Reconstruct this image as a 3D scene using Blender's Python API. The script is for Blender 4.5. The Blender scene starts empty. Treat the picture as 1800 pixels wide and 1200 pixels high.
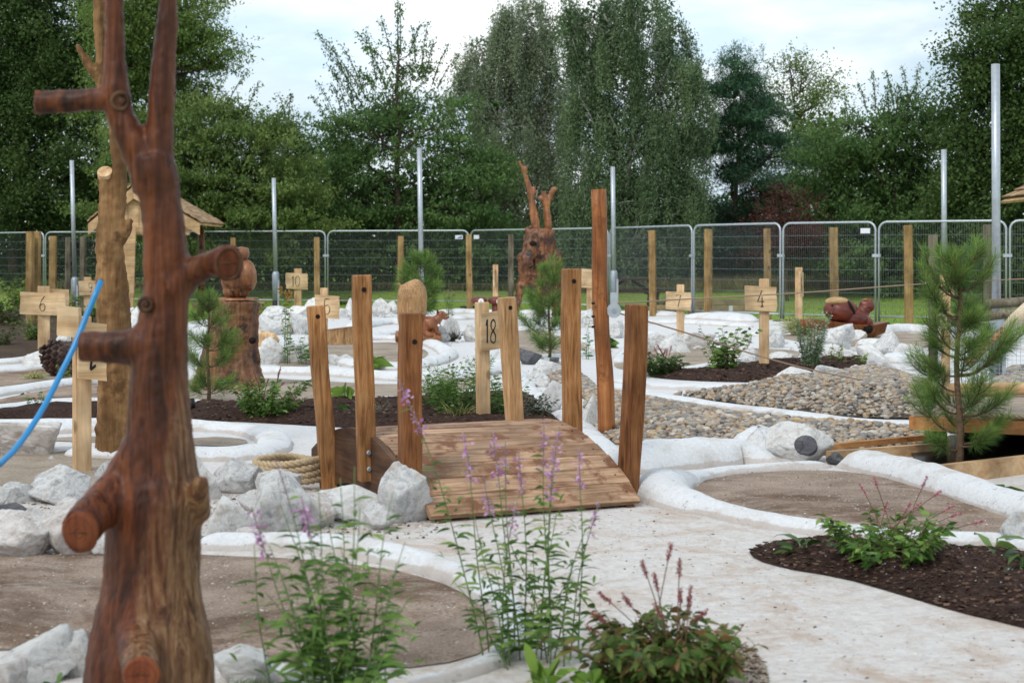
import bpy, math, random
import numpy as np
from mathutils import Vector, Matrix, noise, geometry
random.seed(7); rng = np.random.default_rng(7)
PI = math.pi
# ------------------------------------------------------------------ scene, camera
sc = bpy.context.scene
COL = sc.collection
F, H0, E = 2800.0, 450.0, 1.30          # focal length in photo pixels, horizon row, eye height
def G(px, py, z=0.0):
    Y = (E - z) * F / (py - H0)
    return Vector(((px - 900) / F * Y, Y, z))
def P(px, py, Y):
    return Vector(((px - 900) / F * Y, Y, E - (py - H0) / F * Y))
cam = bpy.data.cameras.new('camera'); camo = bpy.data.objects.new('camera', cam); COL.objects.link(camo)
camo.location = (0, 0, E); camo.rotation_euler = (PI / 2, 0, 0)
cam.sensor_width = 36; cam.lens = F / 1800 * 36; cam.shift_y = -150 / 1800
cam.clip_start = 0.1; cam.clip_end = 3000
cam.dof.use_dof = True; cam.dof.focus_distance = 11.5; cam.dof.aperture_fstop = 4.8
sc.camera = camo
sc.view_settings.view_transform = 'Standard'; sc.view_settings.look = 'None'
sc.view_settings.exposure = 0.12; sc.view_settings.gamma = 1.0
sc.cycles.use_denoising = True
sc.cycles.max_bounces = 6; sc.cycles.diffuse_bounces = 3; sc.cycles.transparent_max_bounces = 8
sc.cycles.caustics_reflective = False; sc.cycles.caustics_refractive = False

# ------------------------------------------------------------------ node helpers / materials
def newmat(name):
    m = bpy.data.materials.new(name); m.use_nodes = True
    nt = m.node_tree; nt.nodes.clear()
    return m, nt
def N(nt, t, **k):
    n = nt.nodes.new(t)
    for a, b in k.items():
        if a.startswith('i_'):
            key = a[2:]
            key = int(key) if key.isdigit() else key.replace('_', ' ')
            n.inputs[key].default_value = b
        else: setattr(n, a, b)
    return n
def L(nt, a, b): nt.links.new(a, b)
def ramp(nt, fac, stops, interp='LINEAR'):
    r = nt.nodes.new('ShaderNodeValToRGB'); r.color_ramp.interpolation = interp
    while len(r.color_ramp.elements) < len(stops): r.color_ramp.elements.new(0.5)
    for e, (p, c) in zip(r.color_ramp.elements, stops):
        e.position = p; e.color = (c[0], c[1], c[2], 1)
    L(nt, fac, r.inputs[0]); return r.outputs[0]
def mixc(nt, fac, a, b, mode='MIX'):
    m = nt.nodes.new('ShaderNodeMix'); m.data_type = 'RGBA'; m.blend_type = mode
    if isinstance(fac, float): m.inputs[0].default_value = fac
    else: L(nt, fac, m.inputs[0])
    for v, i in ((a, 6), (b, 7)):
        if isinstance(v, tuple): m.inputs[i].default_value = (*v[:3], 1)
        else: L(nt, v, m.inputs[i])
    return m.outputs[2]
def coords(nt, scale=(1, 1, 1), kind='Object', rnd=True):
    tc = N(nt, 'ShaderNodeTexCoord'); mp = N(nt, 'ShaderNodeMapping'); mp.inputs['Scale'].default_value = scale
    L(nt, tc.outputs[kind], mp.inputs[0])
    if rnd:
        oi = N(nt, 'ShaderNodeObjectInfo'); mu = N(nt, 'ShaderNodeMath', operation='MULTIPLY', i_1=37.0)
        L(nt, oi.outputs['Random'], mu.inputs[0])
        cb = N(nt, 'ShaderNodeCombineXYZ'); L(nt, mu.outputs[0], cb.inputs[0]); L(nt, mu.outputs[0], cb.inputs[2])
        L(nt, cb.outputs[0], mp.inputs['Location'])
    return mp.outputs[0]
def noi(nt, vec, scale, detail=4, rough=.55, dist=0.0):
    n = N(nt, 'ShaderNodeTexNoise'); n.inputs['Scale'].default_value = scale; n.inputs['Detail'].default_value = detail
    n.inputs['Roughness'].default_value = rough; n.inputs['Distortion'].default_value = dist
    L(nt, vec, n.inputs['Vector']); return n.outputs['Fac']
def N_col(nt, vec, scale):
    n = N(nt, 'ShaderNodeTexNoise'); n.inputs['Scale'].default_value = scale; n.inputs['Detail'].default_value = 4; L(nt, vec, n.inputs['Vector']); return n.outputs['Color']
def finish(nt, col, rough=.8, bump=None, bstr=.3, bdist=.01, spec=.3, metal=0.0, transl=None):
    out = N(nt, 'ShaderNodeOutputMaterial'); p = N(nt, 'ShaderNodeBsdfPrincipled')
    if isinstance(col, tuple): p.inputs['Base Color'].default_value = (*col[:3], 1)
    else: L(nt, col, p.inputs['Base Color'])
    if isinstance(rough, float): p.inputs['Roughness'].default_value = rough
    else: L(nt, rough, p.inputs['Roughness'])
    p.inputs['Specular IOR Level'].default_value = spec; p.inputs['Metallic'].default_value = metal
    if bump is not None:
        b = N(nt, 'ShaderNodeBump'); b.inputs['Strength'].default_value = bstr; b.inputs['Distance'].default_value = bdist
        L(nt, bump, b.inputs['Height']); L(nt, b.outputs[0], p.inputs['Normal'])
    sh = p.outputs[0]
    if transl:
        t = N(nt, 'ShaderNodeBsdfTranslucent'); mx = N(nt, 'ShaderNodeMixShader', i_0=transl)
        if isinstance(col, tuple): t.inputs[0].default_value = (*col[:3], 1)
        else: L(nt, col, t.inputs[0])
        L(nt, sh, mx.inputs[1]); L(nt, t.outputs[0], mx.inputs[2]); sh = mx.outputs[0]
    L(nt, sh, out.inputs[0])
def wood(name, dark, mid, light, axis=2, s=22, rough=.65, stain=None, bstr=.5, spec=.18, knots=True):
    m, nt = newmat(name)
    sca = [1, 1, 1]; sca[axis] = .07
    v = coords(nt, tuple(sca))
    n1 = noi(nt, v, s, 6, .6, 1.2)
    n2 = noi(nt, v, s * 4.5, 3, .6)
    mxm = N(nt, 'ShaderNodeMath', operation='MULTIPLY_ADD'); L(nt, n2, mxm.inputs[0]); mxm.inputs[1].default_value = .35; L(nt, n1, mxm.inputs[2])
    c = ramp(nt, mxm.outputs[0], [(.42, dark), (.62, mid), (.85, light)])
    v2 = coords(nt, (1, 1, 1))
    big = noi(nt, v2, 3.0, 3)
    bigr = ramp(nt, big, [(.35, (.62, .6, .58)), (.65, (1.12, 1.1, 1.08))])
    c = mixc(nt, 1.0, c, bigr, 'MULTIPLY')
    if stain:
        st = ramp(nt, noi(nt, v2, 5.5, 5, .65), [(.52, (0, 0, 0)), (.62, (1, 1, 1))])
        c = mixc(nt, st, c, stain)
    if knots:
        sk = [4, 4, 4]; sk[axis] = 2.2
        vv = coords(nt, tuple(sk)); vo = N(nt, 'ShaderNodeTexVoronoi', i_Scale=1.0); L(nt, vv, vo.inputs['Vector'])
        kf = ramp(nt, vo.outputs['Distance'], [(.07, (.75, .75, .75)), (.12, (0, 0, 0))])
        c = mixc(nt, kf, c, tuple(x * .45 for x in dark))
    finish(nt, c, rough, mxm.outputs[0], bstr, .004, spec)
    return m
def leafmat(name, cs, rough=.6, transl=.42, spec=.15):
    """per-leaf colour from the 'tint' attribute (random per leaf, per clump in tree crowns)"""
    m, nt = newmat(name)
    at = N(nt, 'ShaderNodeAttribute', attribute_name='tint')
    st = [(i / (len(cs) - 1) * .9 + .05, c) for i, c in enumerate(cs)]
    finish(nt, ramp(nt, at.outputs['Fac'], st), rough, None, transl=transl, spec=spec)
    return m
def plain(name, c, rough=.7, spec=.3, metal=0.0, var=.0, s=20, bstr=.2):
    m, nt = newmat(name)
    if var:
        v = coords(nt); n = noi(nt, v, s, 5)
        c2 = ramp(nt, n, [(.3, tuple(x * (1 - var) for x in c)), (.7, tuple(min(1, x * (1 + var)) for x in c))])
        finish(nt, c2, rough, n, bstr, .005, spec, metal)
    else: finish(nt, c, rough, spec=spec, metal=metal)
    return m

def concrete_mat():
    m, nt = newmat('white_render')
    tc = N(nt, 'ShaderNodeTexCoord'); W = tc.outputs['Object']
    mp = N(nt, 'ShaderNodeMapping'); mp.inputs['Scale'].default_value = (1.0, 1.0, 1); L(nt, W, mp.inputs[0])
    n1 = noi(nt, mp.outputs[0], 2.6, 9, .74, .9); n2 = noi(nt, W, 30, 5, .7); n3 = noi(nt, W, .55, 3)
    n4 = noi(nt, mp.outputs[0], 11, 8, .78, .6)
    base = ramp(nt, n2, [(.25, (.58, .58, .58)), (.7, (.78, .785, .79))])
    # trodden-in brown dirt: only near the bridge and the first path, fades out with distance from them
    sp = N(nt, 'ShaderNodeSeparateXYZ'); L(nt, W, sp.inputs[0])
    mr = N(nt, 'ShaderNodeMapRange'); mr.inputs[1].default_value = 8.0; mr.inputs[2].default_value = 12.0; mr.inputs[3].default_value = 1.0; mr.inputs[4].default_value = 0.12
    L(nt, sp.outputs[1], mr.inputs[0])
    d = ramp(nt, n1, [(.48, (0, 0, 0)), (.64, (1, 1, 1))])
    d2 = ramp(nt, n4, [(.50, (0, 0, 0)), (.62, (.9, .9, .9))])
    dm = mixc(nt, .5, d, d2, 'ADD')
    mu = N(nt, 'ShaderNodeMath', operation='MULTIPLY'); L(nt, dm, mu.inputs[0]); L(nt, mr.outputs[0], mu.inputs[1])
    mu2 = N(nt, 'ShaderNodeMath', operation='MULTIPLY', i_1=.72); L(nt, mu.outputs[0], mu2.inputs[0]); mu2.use_clamp = True
    c = mixc(nt, mu2.outputs[0], base, (.50, .385, .30))
    # warm dust
    mu3 = N(nt, 'ShaderNodeMath', operation='MULTIPLY', i_1=.6); L(nt, mr.outputs[0], mu3.inputs[0])
    c = mixc(nt, mu3.outputs[0], c, mixc(nt, 1.0, c, (.97, .88, .80), 'MULTIPLY'))
    add = N(nt, 'ShaderNodeMath', operation='ADD'); L(nt, n2, add.inputs[0]); L(nt, n4, add.inputs[1])
    finish(nt, c, .9, add.outputs[0], .9, .018, .2)
    return m
def kerb_mat():
    m, nt = newmat('white_kerb_render')
    tc = N(nt, 'ShaderNodeTexCoord'); W = tc.outputs['Object']
    n2 = noi(nt, W, 45, 6, .75); n1 = noi(nt, W, 5, 5, .6)
    base = ramp(nt, n2, [(.25, (.60, .61, .62)), (.7, (.79, .80, .81))])
    d = ramp(nt, n1, [(.50, (0, 0, 0)), (.70, (.5, .5, .5))])
    c = mixc(nt, d, base, (.46, .38, .31))
    # dark bitty specks where the render did not cover the stone
    vo = noi(nt, W, 22, 3, .8)
    sp = ramp(nt, vo, [(.31, (.75, .75, .75)), (.36, (0, 0, 0))])
    c = mixc(nt, sp, c, (.25, .25, .26))
    # soil splashed up along the foot of the kerb
    sz = N(nt, 'ShaderNodeSeparateXYZ'); L(nt, W, sz.inputs[0])
    mz = N(nt, 'ShaderNodeMath', operation='MULTIPLY_ADD'); L(nt, n1, mz.inputs[0]); mz.inputs[1].default_value = -.05; L(nt, sz.outputs[2], mz.inputs[2])
    foot = ramp(nt, mz.outputs[0], [(.0, (.5, .5, .5)), (.008, (0, 0, 0))])
    c = mixc(nt, foot, c, (.42, .33, .26))
    finish(nt, c, .9, n2, .9, .012, .2)
    return m
def soil_mat(name, c1, c2, c3, s=60, bstr=.8, bd=.01, patch=None):
    m, nt = newmat(name)
    tc = N(nt, 'ShaderNodeTexCoord'); W = tc.outputs['Object']
    n1 = noi(nt, W, s, 6, .75); n2 = noi(nt, W, 2.3, 5, .6, .5)
    c = ramp(nt, n1, [(.32, c1), (.52, c2), (.72, c3)])
    c = mixc(nt, 1.0, c, ramp(nt, n2, [(.35, (.72, .70, .68)), (.65, (1.15, 1.15, 1.15))]), 'MULTIPLY')
    if patch:
        n3 = noi(nt, W, 1.1, 6, .65, .6)
        c = mixc(nt, ramp(nt, n3, [(.50, (0, 0, 0)), (.58, (1, 1, 1))]), c, mixc(nt, 1.0, c, patch, 'MULTIPLY'))
    if patch:
        mp = N(nt, 'ShaderNodeMapping'); mp.inputs['Scale'].default_value = (1, 2.4, 1); L(nt, W, mp.inputs[0]); n7 = noi(nt, mp.outputs[0], 3.1, 8, .7, 1.5)
        c = mixc(nt, ramp(nt, n7, [(.53, (0, 0, 0)), (.66, (.55, .55, .55))]), c, (.44, .37, .31))
    finish(nt, c, .95, n1, bstr, bd, .1)
    return m
def rock_mat(name, c1, c2, c3, rust=.35):
    m, nt = newmat(name)
    v = coords(nt)
    n1 = noi(nt, v, 2.6, 9, .74, 1.2); n2 = noi(nt, v, 28, 6, .7); n3 = noi(nt, v, 2.5, 4)
    c = ramp(nt, n1, [(.30, c1), (.43, c2), (.54, c3)])
    c = mixc(nt, ramp(nt, n2, [(.3, (.45, .45, .45)), (.42, (0, 0, 0))]), c, c1)
    c = mixc(nt, ramp(nt, n3, [(.55, (0, 0, 0)), (.7, (rust, rust, rust))]), c, (.42, .30, .2))
    vw = mixc(nt, .12, v, N_col(nt, v, 6)); vo = N(nt, 'ShaderNodeTexVoronoi', i_Scale=6.0); vo.feature = 'DISTANCE_TO_EDGE'; L(nt, vw, vo.inputs['Vector'])
    n5 = noi(nt, v, 1.7, 3); ck = ramp(nt, vo.outputs['Distance'], [(.0, (.75, .75, .75)), (.025, (0, 0, 0))])
    ckm = mixc(nt, ramp(nt, n5, [(.48, (0, 0, 0)), (.56, (1, 1, 1))]), (0., 0., 0.), ck)
    c = mixc(nt, ckm, c, tuple(x * .5 for x in c1))
    n6 = noi(nt, v, 70, 3, .8); c = mixc(nt, ramp(nt, n6, [(.30, (.7, .7, .7)), (.38, (0, 0, 0))]), c, tuple(x * .55 for x in c1))
    ad = N(nt, 'ShaderNodeMath', operation='ADD'); L(nt, n1, ad.inputs[0]); L(nt, n2, ad.inputs[1])
    finish(nt, c, .9, ad.outputs[0], .8, .022, .1)
    return m

M = {}
M['concrete'] = concrete_mat(); M['kerb'] = kerb_mat()
M['sand'] = soil_mat('brown_grit', (.18, .13, .095), (.35, .265, .21), (.54, .45, .375), 85, .9, .010, (.60, .53, .48))
M['sand_light'] = soil_mat('pale_grit', (.22, .18, .14), (.36, .30, .24), (.50, .44, .37), 70, .7, .006)
M['mulch'] = soil_mat('dark_bark_mulch', (.022, .012, .009), (.062, .036, .028), (.13, .082, .065), 40, 1.0, .03)
M['soil'] = soil_mat('dark_soil', (.05, .035, .025), (.10, .07, .05), (.18, .14, .11), 40, 1.0, .03)
M['gritbed'] = soil_mat('dark_gravel_base', (.06, .055, .05), (.14, .12, .10), (.28, .25, .2), 50, 1.0, .02)
M['rock_w'] = rock_mat('pale_limestone', (.46, .45, .44), (.74, .73, .71), (.88, .87, .845), .5)
M['rock_g'] = rock_mat('grey_limestone', (.33, .34, .35), (.58, .585, .585), (.82, .81, .79), .45)
M['rock_p'] = rock_mat('pinkish_limestone', (.42, .36, .33), (.68, .62, .58), (.86, .82, .79), .6)
M['rock_d'] = rock_mat('dark_slate', (.05, .05, .055), (.11, .11, .12), (.2, .2, .21), .1)
M['wood_bridge'] = wood('oiled_bridge_timber', (.105, .038, .012), (.30, .135, .048), (.48, .26, .115), 2, 34, .6, spec=.15, bstr=.8)
M['wood_bridge_d'] = wood('dark_oiled_timber', (.055, .019, .007), (.18, .066, .022), (.31, .14, .052), 2, 34, .55, spec=.18, bstr=.8)
M['wood_bridge_l'] = wood('light_oiled_timber', (.20, .10, .04), (.44, .25, .115), (.60, .39, .21), 2, 34, .6, bstr=.8, spec=.15)
M['plank'] = wood('deck_plank', (.11, .055, .03), (.34, .20, .118), (.53, .365, .24), 0, 30, .6, stain=(.18, .08, .04), spec=.18, bstr=.6)
M['panel'] = wood('arch_panel_timber', (.035, .017, .01), (.075, .038, .022), (.13, .07, .04), 1, 16, .6, knots=False)
M['wood_sign'] = wood('fresh_sign_timber', (.36, .20, .09), (.58, .38, .205), (.72, .53, .33), 2, 16, .7, bstr=.2)
M['board_sign'] = wood('fresh_sign_board', (.42, .25, .12), (.62, .43, .24), (.74, .56, .36), 0, 14, .7, bstr=.2)
M['wood_post'] = wood('treated_post', (.17, .105, .04), (.32, .205, .085), (.43, .30, .14), 2, 14, .8, bstr=.3)
M['wood_grey'] = wood('weathered_post', (.07, .06, .045), (.15, .13, .095), (.24, .21, .16), 2, 18, .85)
M['wood_round'] = wood('peeled_round_post', (.08, .025, .008), (.28, .095, .028), (.40, .17, .06), 2, 22, .5, stain=(.15, .045, .014), spec=.25)
M['wood_hut'] = wood('hut_timber', (.40, .24, .11), (.56, .37, .19), (.68, .48, .28), 0, 10, .8, bstr=.2, knots=False)
M['shingle'] = wood('cedar_shingle', (.13, .075, .04), (.34, .22, .125), (.55, .40, .25), 1, 14, .85, knots=False)
M['orange'] = wood('orange_beam', (.30, .12, .035), (.46, .21, .075), (.56, .31, .13), 0, 12, .6, bstr=.2)
M['pine_beam'] = wood('pale_beam', (.34, .19, .09), (.50, .32, .17), (.62, .44, .26), 0, 12, .6, bstr=.2)
M['picnic'] = wood('brown_picnic_timber', (.025, .014, .01), (.055, .03, .022), (.09, .05, .035), 0, 10, .7)
M['deckgrey'] = wood('weathered_deck', (.22, .16, .12), (.36, .29, .23), (.48, .42, .35), 0, 16, .7, bstr=.3)
M['cutend'] = wood('sawn_end_grain', (.08, .018, .009), (.17, .042, .017), (.24, .075, .03), 2, 20, .7, knots=False)
M['digit'] = plain('burnt_black_numeral', (.012, .009, .008), .7)
M['hole'] = plain('dark_hole', (.012, .006, .004), .9)
M['galv'] = plain('galvanised_steel', (.46, .50, .54), .45, .5, .55, .12, 14, .1)
M['galv_d'] = plain('dull_galvanised_steel', (.34, .38, .42), .5, .5, .6, .15, 10, .1)
M['wire'] = plain('dull_wire', (.19, .21, .22), .6, .3, .3)
M['black'] = plain('black_plastic', (.012, .013, .015), .5)
M['white'] = plain('white_paint', (.8, .8, .8), .5)
M['tag'] = plain('white_plastic_tag', (.7, .72, .76), .5)
M['tag_blue'] = plain('blue_plastic_print', (.10, .14, .42), .5)
M['hose'] = plain('blue_water_pipe', (.015, .22, .50), .35, .5, 0, .06, 20, .05)
M['rope'] = plain('hemp_rope', (.46, .35, .22), .9, .1, 0, .3, 120, .6)
M['cord'] = plain('brown_cord', (.36, .24, .17), .85)
M['water'] = plain('dark_water', (.003, .003, .003), .25, .15)
M['void_shade'] = plain('black_void_shade', (.006, .006, .006), .8, .1)  # black colour standing in for shade in the void under the deck
M['lash'] = plain('cream_lashing', (.60, .50, .36), .9, .1, 0, .2, 90, .8)
def varnish(name, dark, mid, light, s=8, rough=.38, axis=2, patch=None):
    m = wood(name, dark, mid, light, axis, s, rough, stain=patch, bstr=.8, spec=.5, knots=False); return m
M['trunk_dark'] = wood('red_stained_trunk', (.012, .0045, .003), (.072, .0195, .0078), (.17, .052, .019), 2, 24, .46, bstr=1.0, spec=.25, knots=False)
M['trunk_tan'] = wood('bare_tan_trunk', (.04, .02, .009), (.175, .09, .036), (.33, .195, .085), 2, 9, .7, stain=(.12, .06, .025), bstr=1.0, knots=False)
M['maroon'] = varnish('maroon_varnish', (.06, .012, .007), (.13, .022, .012), (.20, .045, .02), 4, .45, 0)
M['fox'] = varnish('fox_red_varnish', (.09, .03, .012), (.24, .075, .025), (.36, .15, .06), 7, .4)
M['tail'] = wood('striped_tail_wood', (.09, .04, .014), (.36, .19, .075), (.58, .37, .18), 2, 60, .55, bstr=.9, spec=.4, knots=False)
M['carved'] = varnish('carved_brown_wood', (.07, .022, .008), (.24, .085, .028), (.38, .17, .065), 10, .45)
M['stag'] = wood('charred_carved_wood', (.010, .004, .003), (.13, .042, .015), (.33, .14, .05), 2, 18, .5, stain=(.03, .015, .01), bstr=1.0, spec=.45, knots=False)
M['stump'] = wood('bark_stripped_stump', (.03, .012, .006), (.17, .065, .025), (.30, .15, .065), 2, 9, .5, stain=(.035, .014, .008), bstr=1.0, spec=.4, knots=False)
M['cone'] = plain('dark_cone_wood', (.055, .026, .018), .5, .4, 0, .6, 9, .6)
M['bark'] = plain('brown_bark', (.10, .075, .055), .9, .1, 0, .4, 14, .8)
M['birchbark'] = plain('pale_birch_bark', (.42, .40, .36), .85, .1, 0, .35, 6, .5)
M['stemgreen'] = plain('green_stem', (.12, .19, .06), .6)
M['stembrown'] = plain('brown_stem', (.16, .09, .05), .7)
M['pinebark'] = plain('young_pine_bark', (.13, .085, .055), .9, .1, 0, .4, 60, .8)

# ------------------------------------------------------------------ object helpers
def tag(o, label=None, cat=None, group=None, kind=None):
    if label: o['label'] = label
    if cat: o['category'] = cat
    if group: o['group'] = group
    if kind: o['kind'] = kind
    return o
def empty(name, loc, label, cat, group=None, rz=0.0):
    o = bpy.data.objects.new(name, None); COL.objects.link(o); o.location = loc; o.rotation_euler = (0, 0, rz)
    o.empty_display_size = .2
    return tag(o, label, cat, group)
def link(name, me, mat, parent=None, smooth=False):
    if mat is not None:
        for mm in (mat if isinstance(mat, (list, tuple)) else [mat]): me.materials.append(mm)
    if smooth: me.polygons.foreach_set('use_smooth', [True] * len(me.polygons))
    o = bpy.data.objects.new(name, me); COL.objects.link(o)
    if parent is not None: o.parent = parent
    return o
class MB:
    """collects shapes; build() makes ONE mesh object"""
    def __init__(s): s.v = []; s.f = []
    def add(s, vs, fs):
        n = len(s.v); s.v += [tuple(v) for v in vs]; s.f += [tuple(i + n for i in f) for f in fs]
        return s
    def box(s, c, size, rz=0, R=None, bev=0.0):
        x, y, z = (d / 2 for d in size)
        if bev <= 0:
            vs = [Vector((a * x, b * y, d * z)) for d in (-1, 1) for a, b in ((-1, -1), (1, -1), (1, 1), (-1, 1))]
            fs = [(0, 3, 2, 1), (4, 5, 6, 7), (0, 1, 5, 4), (1, 2, 6, 5), (2, 3, 7, 6), (3, 0, 4, 7)]
        else:   # chamfered on the long edges and ends
            b = bev; ring = [(-x + b, -y), (x - b, -y), (x, -y + b), (x, y - b), (x - b, y), (-x + b, y), (-x, y - b), (-x, -y + b)]
            vs = []; fs = []
            for zz, k in ((-z, 1 - b / max(x, y)), (-z + b, 1), (z - b, 1), (z, 1 - b / max(x, y))):
                vs += [Vector((p * (k if abs(zz) == z else 1), q * (k if abs(zz) == z else 1), zz)) for p, q in ring]
            for k in range(3):
                for i in range(8): fs.append((k * 8 + i, k * 8 + (i + 1) % 8, k * 8 + 8 + (i + 1) % 8, k * 8 + 8 + i))
            fs.append(tuple(range(7, -1, -1))); fs.append(tuple(range(24, 32)))
        Rm = (R if R is not None else Matrix.Rotation(rz, 3, 'Z')); c = Vector(c)
        return s.add([Rm @ v + c for v in vs], fs)
    def tube(s, pts, rad, n=8, cap=True, wob=0.0, seed=0, sq=None, ws=3.0):
        pts = [Vector(p) for p in pts]
        if not isinstance(rad, (list, tuple)): rad = [rad] * len(pts)
        T = [(pts[min(i + 1, len(pts) - 1)] - pts[max(i - 1, 0)]).normalized() for i in range(len(pts))]
        up = Vector((0, 0, 1)) if abs(T[0].z) < .9 else Vector((0, 1, 0))
        X = T[0].cross(up).normalized(); vs = []; fs = []
        for i, p in enumerate(pts):
            X = (X - T[i] * X.dot(T[i])).normalized(); Yv = T[i].cross(X)
            for k in range(n):
                a = 2 * PI * k / n; r = rad[i]
                if wob: r *= 1 + wob * noise.noise(Vector((math.cos(a) * ws * .4, math.sin(a) * ws * .4, i * .35 + seed * 7.3))) * 1.6
                vs.append(p + (X * math.cos(a) + Yv * math.sin(a)) * r)
        for i in range(len(pts) - 1):
            for k in range(n): fs.append((i * n + k, i * n + (k + 1) % n, (i + 1) * n + (k + 1) % n, (i + 1) * n + k))
        if cap: fs.append(tuple(range(n - 1, -1, -1))); fs.append(tuple((len(pts) - 1) * n + k for k in range(n)))
        return s.add(vs, fs)
    def ball(s, c, r, sub=2, R=None):
        V, Fc = ico(sub); r = Vector(r) if not isinstance(r, (int, float)) else Vector((r, r, r)); c = Vector(c)
        vs = []
        for v in V:
            q = Vector((v[0] * r.x, v[1] * r.y, v[2] * r.z))
            if R is not None: q = R @ q
            vs.append(q + c)
        return s.add(vs, [tuple(int(i) for i in f) for f in Fc])
    def lathe(s, c, prof, n=16):
        vs = []; fs = []
        for r, z in prof:
            for k in range(n): a = 2 * PI * k / n; vs.append(Vector((r * math.cos(a), r * math.sin(a), z)) + Vector(c))
        for i in range(len(prof) - 1):
            for k in range(n): fs.append((i * n + k, i * n + (k + 1) % n, (i + 1) * n + (k + 1) % n, (i + 1) * n + k))
        fs.append(tuple(range(n - 1, -1, -1))); fs.append(tuple((len(prof) - 1) * n + k for k in range(n)))
        return s.add(vs, fs)
    def mesh(s, name): me = bpy.data.meshes.new(name); me.from_pydata(s.v, [], s.f); me.update(); return me
    def build(s, name, mat, parent=None, smooth=False): return link(name, s.mesh(name), mat, parent, smooth)
_ico = {}
def ico(sub):
    if sub in _ico: return _ico[sub]
    t = (1 + 5 ** .5) / 2
    V = [(-1, t, 0), (1, t, 0), (-1, -t, 0), (1, -t, 0), (0, -1, t), (0, 1, t), (0, -1, -t), (0, 1, -t), (t, 0, -1), (t, 0, 1), (-t, 0, -1), (-t, 0, 1)]
    Fc = [(0, 11, 5), (0, 5, 1), (0, 1, 7), (0, 7, 10), (0, 10, 11), (1, 5, 9), (5, 11, 4), (11, 10, 2), (10, 7, 6), (7, 1, 8), (3, 9, 4), (3, 4, 2), (3, 2, 6), (3, 6, 8), (3, 8, 9), (4, 9, 5), (2, 4, 11), (6, 2, 10), (8, 6, 7), (9, 8, 1)]
    V = [np.array(v) / np.linalg.norm(v) for v in V]
    for _ in range(sub):
        cache = {}; nf = []
        def mid(a, b):
            k = (min(a, b), max(a, b))
            if k not in cache: m = V[a] + V[b]; V.append(m / np.linalg.norm(m)); cache[k] = len(V) - 1
            return cache[k]
        for a, b, c in Fc:
            x, y, z = mid(a, b), mid(b, c), mid(c, a); nf += [(a, x, z), (b, y, x), (c, z, y), (x, y, z)]
        Fc = nf
    _ico[sub] = (np.array(V), np.array(Fc)); return _ico[sub]
def npmesh(name, verts, faces, tint=None):
    """verts (N,3); faces (M,k) all the same size; tint per vertex"""
    me = bpy.data.meshes.new(name); k = faces.shape[1]
    me.vertices.add(len(verts)); me.vertices.foreach_set('co', np.asarray(verts, np.float32).ravel())
    me.loops.add(faces.size); me.loops.foreach_set('vertex_index', faces.astype(np.int32).ravel())
    me.polygons.add(len(faces)); me.polygons.foreach_set('loop_start', np.arange(0, faces.size, k, dtype=np.int32))
    if tint is not None:
        a = me.attributes.new('tint', 'FLOAT', 'POINT'); a.data.foreach_set('value', np.asarray(tint, np.float32))
    me.update(); me.validate(); return me
def catmull(pts, step):
    P_ = [Vector(p) for p in pts]; out = []
    for i in range(len(P_) - 1):
        p0, p1, p2, p3 = P_[max(i - 1, 0)], P_[i], P_[i + 1], P_[min(i + 2, len(P_) - 1)]
        n = max(2, int((p2 - p1).length / step))
        for j in range(n):
            t = j / n
            out.append(.5 * ((2 * p1) + (p2 - p0) * t + (2 * p0 - 5 * p1 + 4 * p2 - p3) * t * t + (3 * p1 - p0 - 3 * p2 + p3) * t ** 3))
    out.append(P_[-1]); return out

# ------------------------------------------------------------------ ground
def hz(x, y):
    return .014 * noise.noise(Vector((x * .55, y * .55, 3.1))) + .006 * noise.noise(Vector((x * 1.7, y * 1.7, 9.1)))
def inside(poly, x, y):
    c = False; j = len(poly) - 1
    for i in range(len(poly)):
        if (poly[i][1] > y) != (poly[j][1] > y) and x < (poly[j][0] - poly[i][0]) * (y - poly[i][1]) / (poly[j][1] - poly[i][1]) + poly[i][0]: c = not c
        j = i
    return c
def edge_dist(poly, x, y):
    P_ = np.array(poly); Q = np.roll(P_, -1, 0); d = Q - P_; w = np.array([x, y]) - P_
    t = np.clip((w * d).sum(1) / np.maximum((d * d).sum(1), 1e-9), 0, 1)
    return float(np.sqrt(((w - d * t[:, None]) ** 2).sum(1)).min())
def smooth_poly(px, step=.12, closed=True, raw=False):
    pts = [Vector(p) for p in px] if raw else [G(*p) for p in px]
    if not closed: return [(p.x, p.y) for p in pts]
    n = len(pts); out = []
    for i in range(n):
        p0, p1, p2, p3 = pts[i - 1], pts[i], pts[(i + 1) % n], pts[(i + 2) % n]
        k = max(2, min(40, int((p2 - p1).length / step)))
        for j in range(k):
            t = j / k; q = .5 * ((2 * p1) + (p2 - p0) * t + (2 * p0 - 5 * p1 + 4 * p2 - p3) * t * t + (3 * p1 - p0 - 3 * p2 + p3) * t ** 3)
            out.append((q.x + .012 * noise.noise(q * 6), q.y + .012 * noise.noise(q * 6 + Vector((9, 9, 9)))))
    return out
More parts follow.
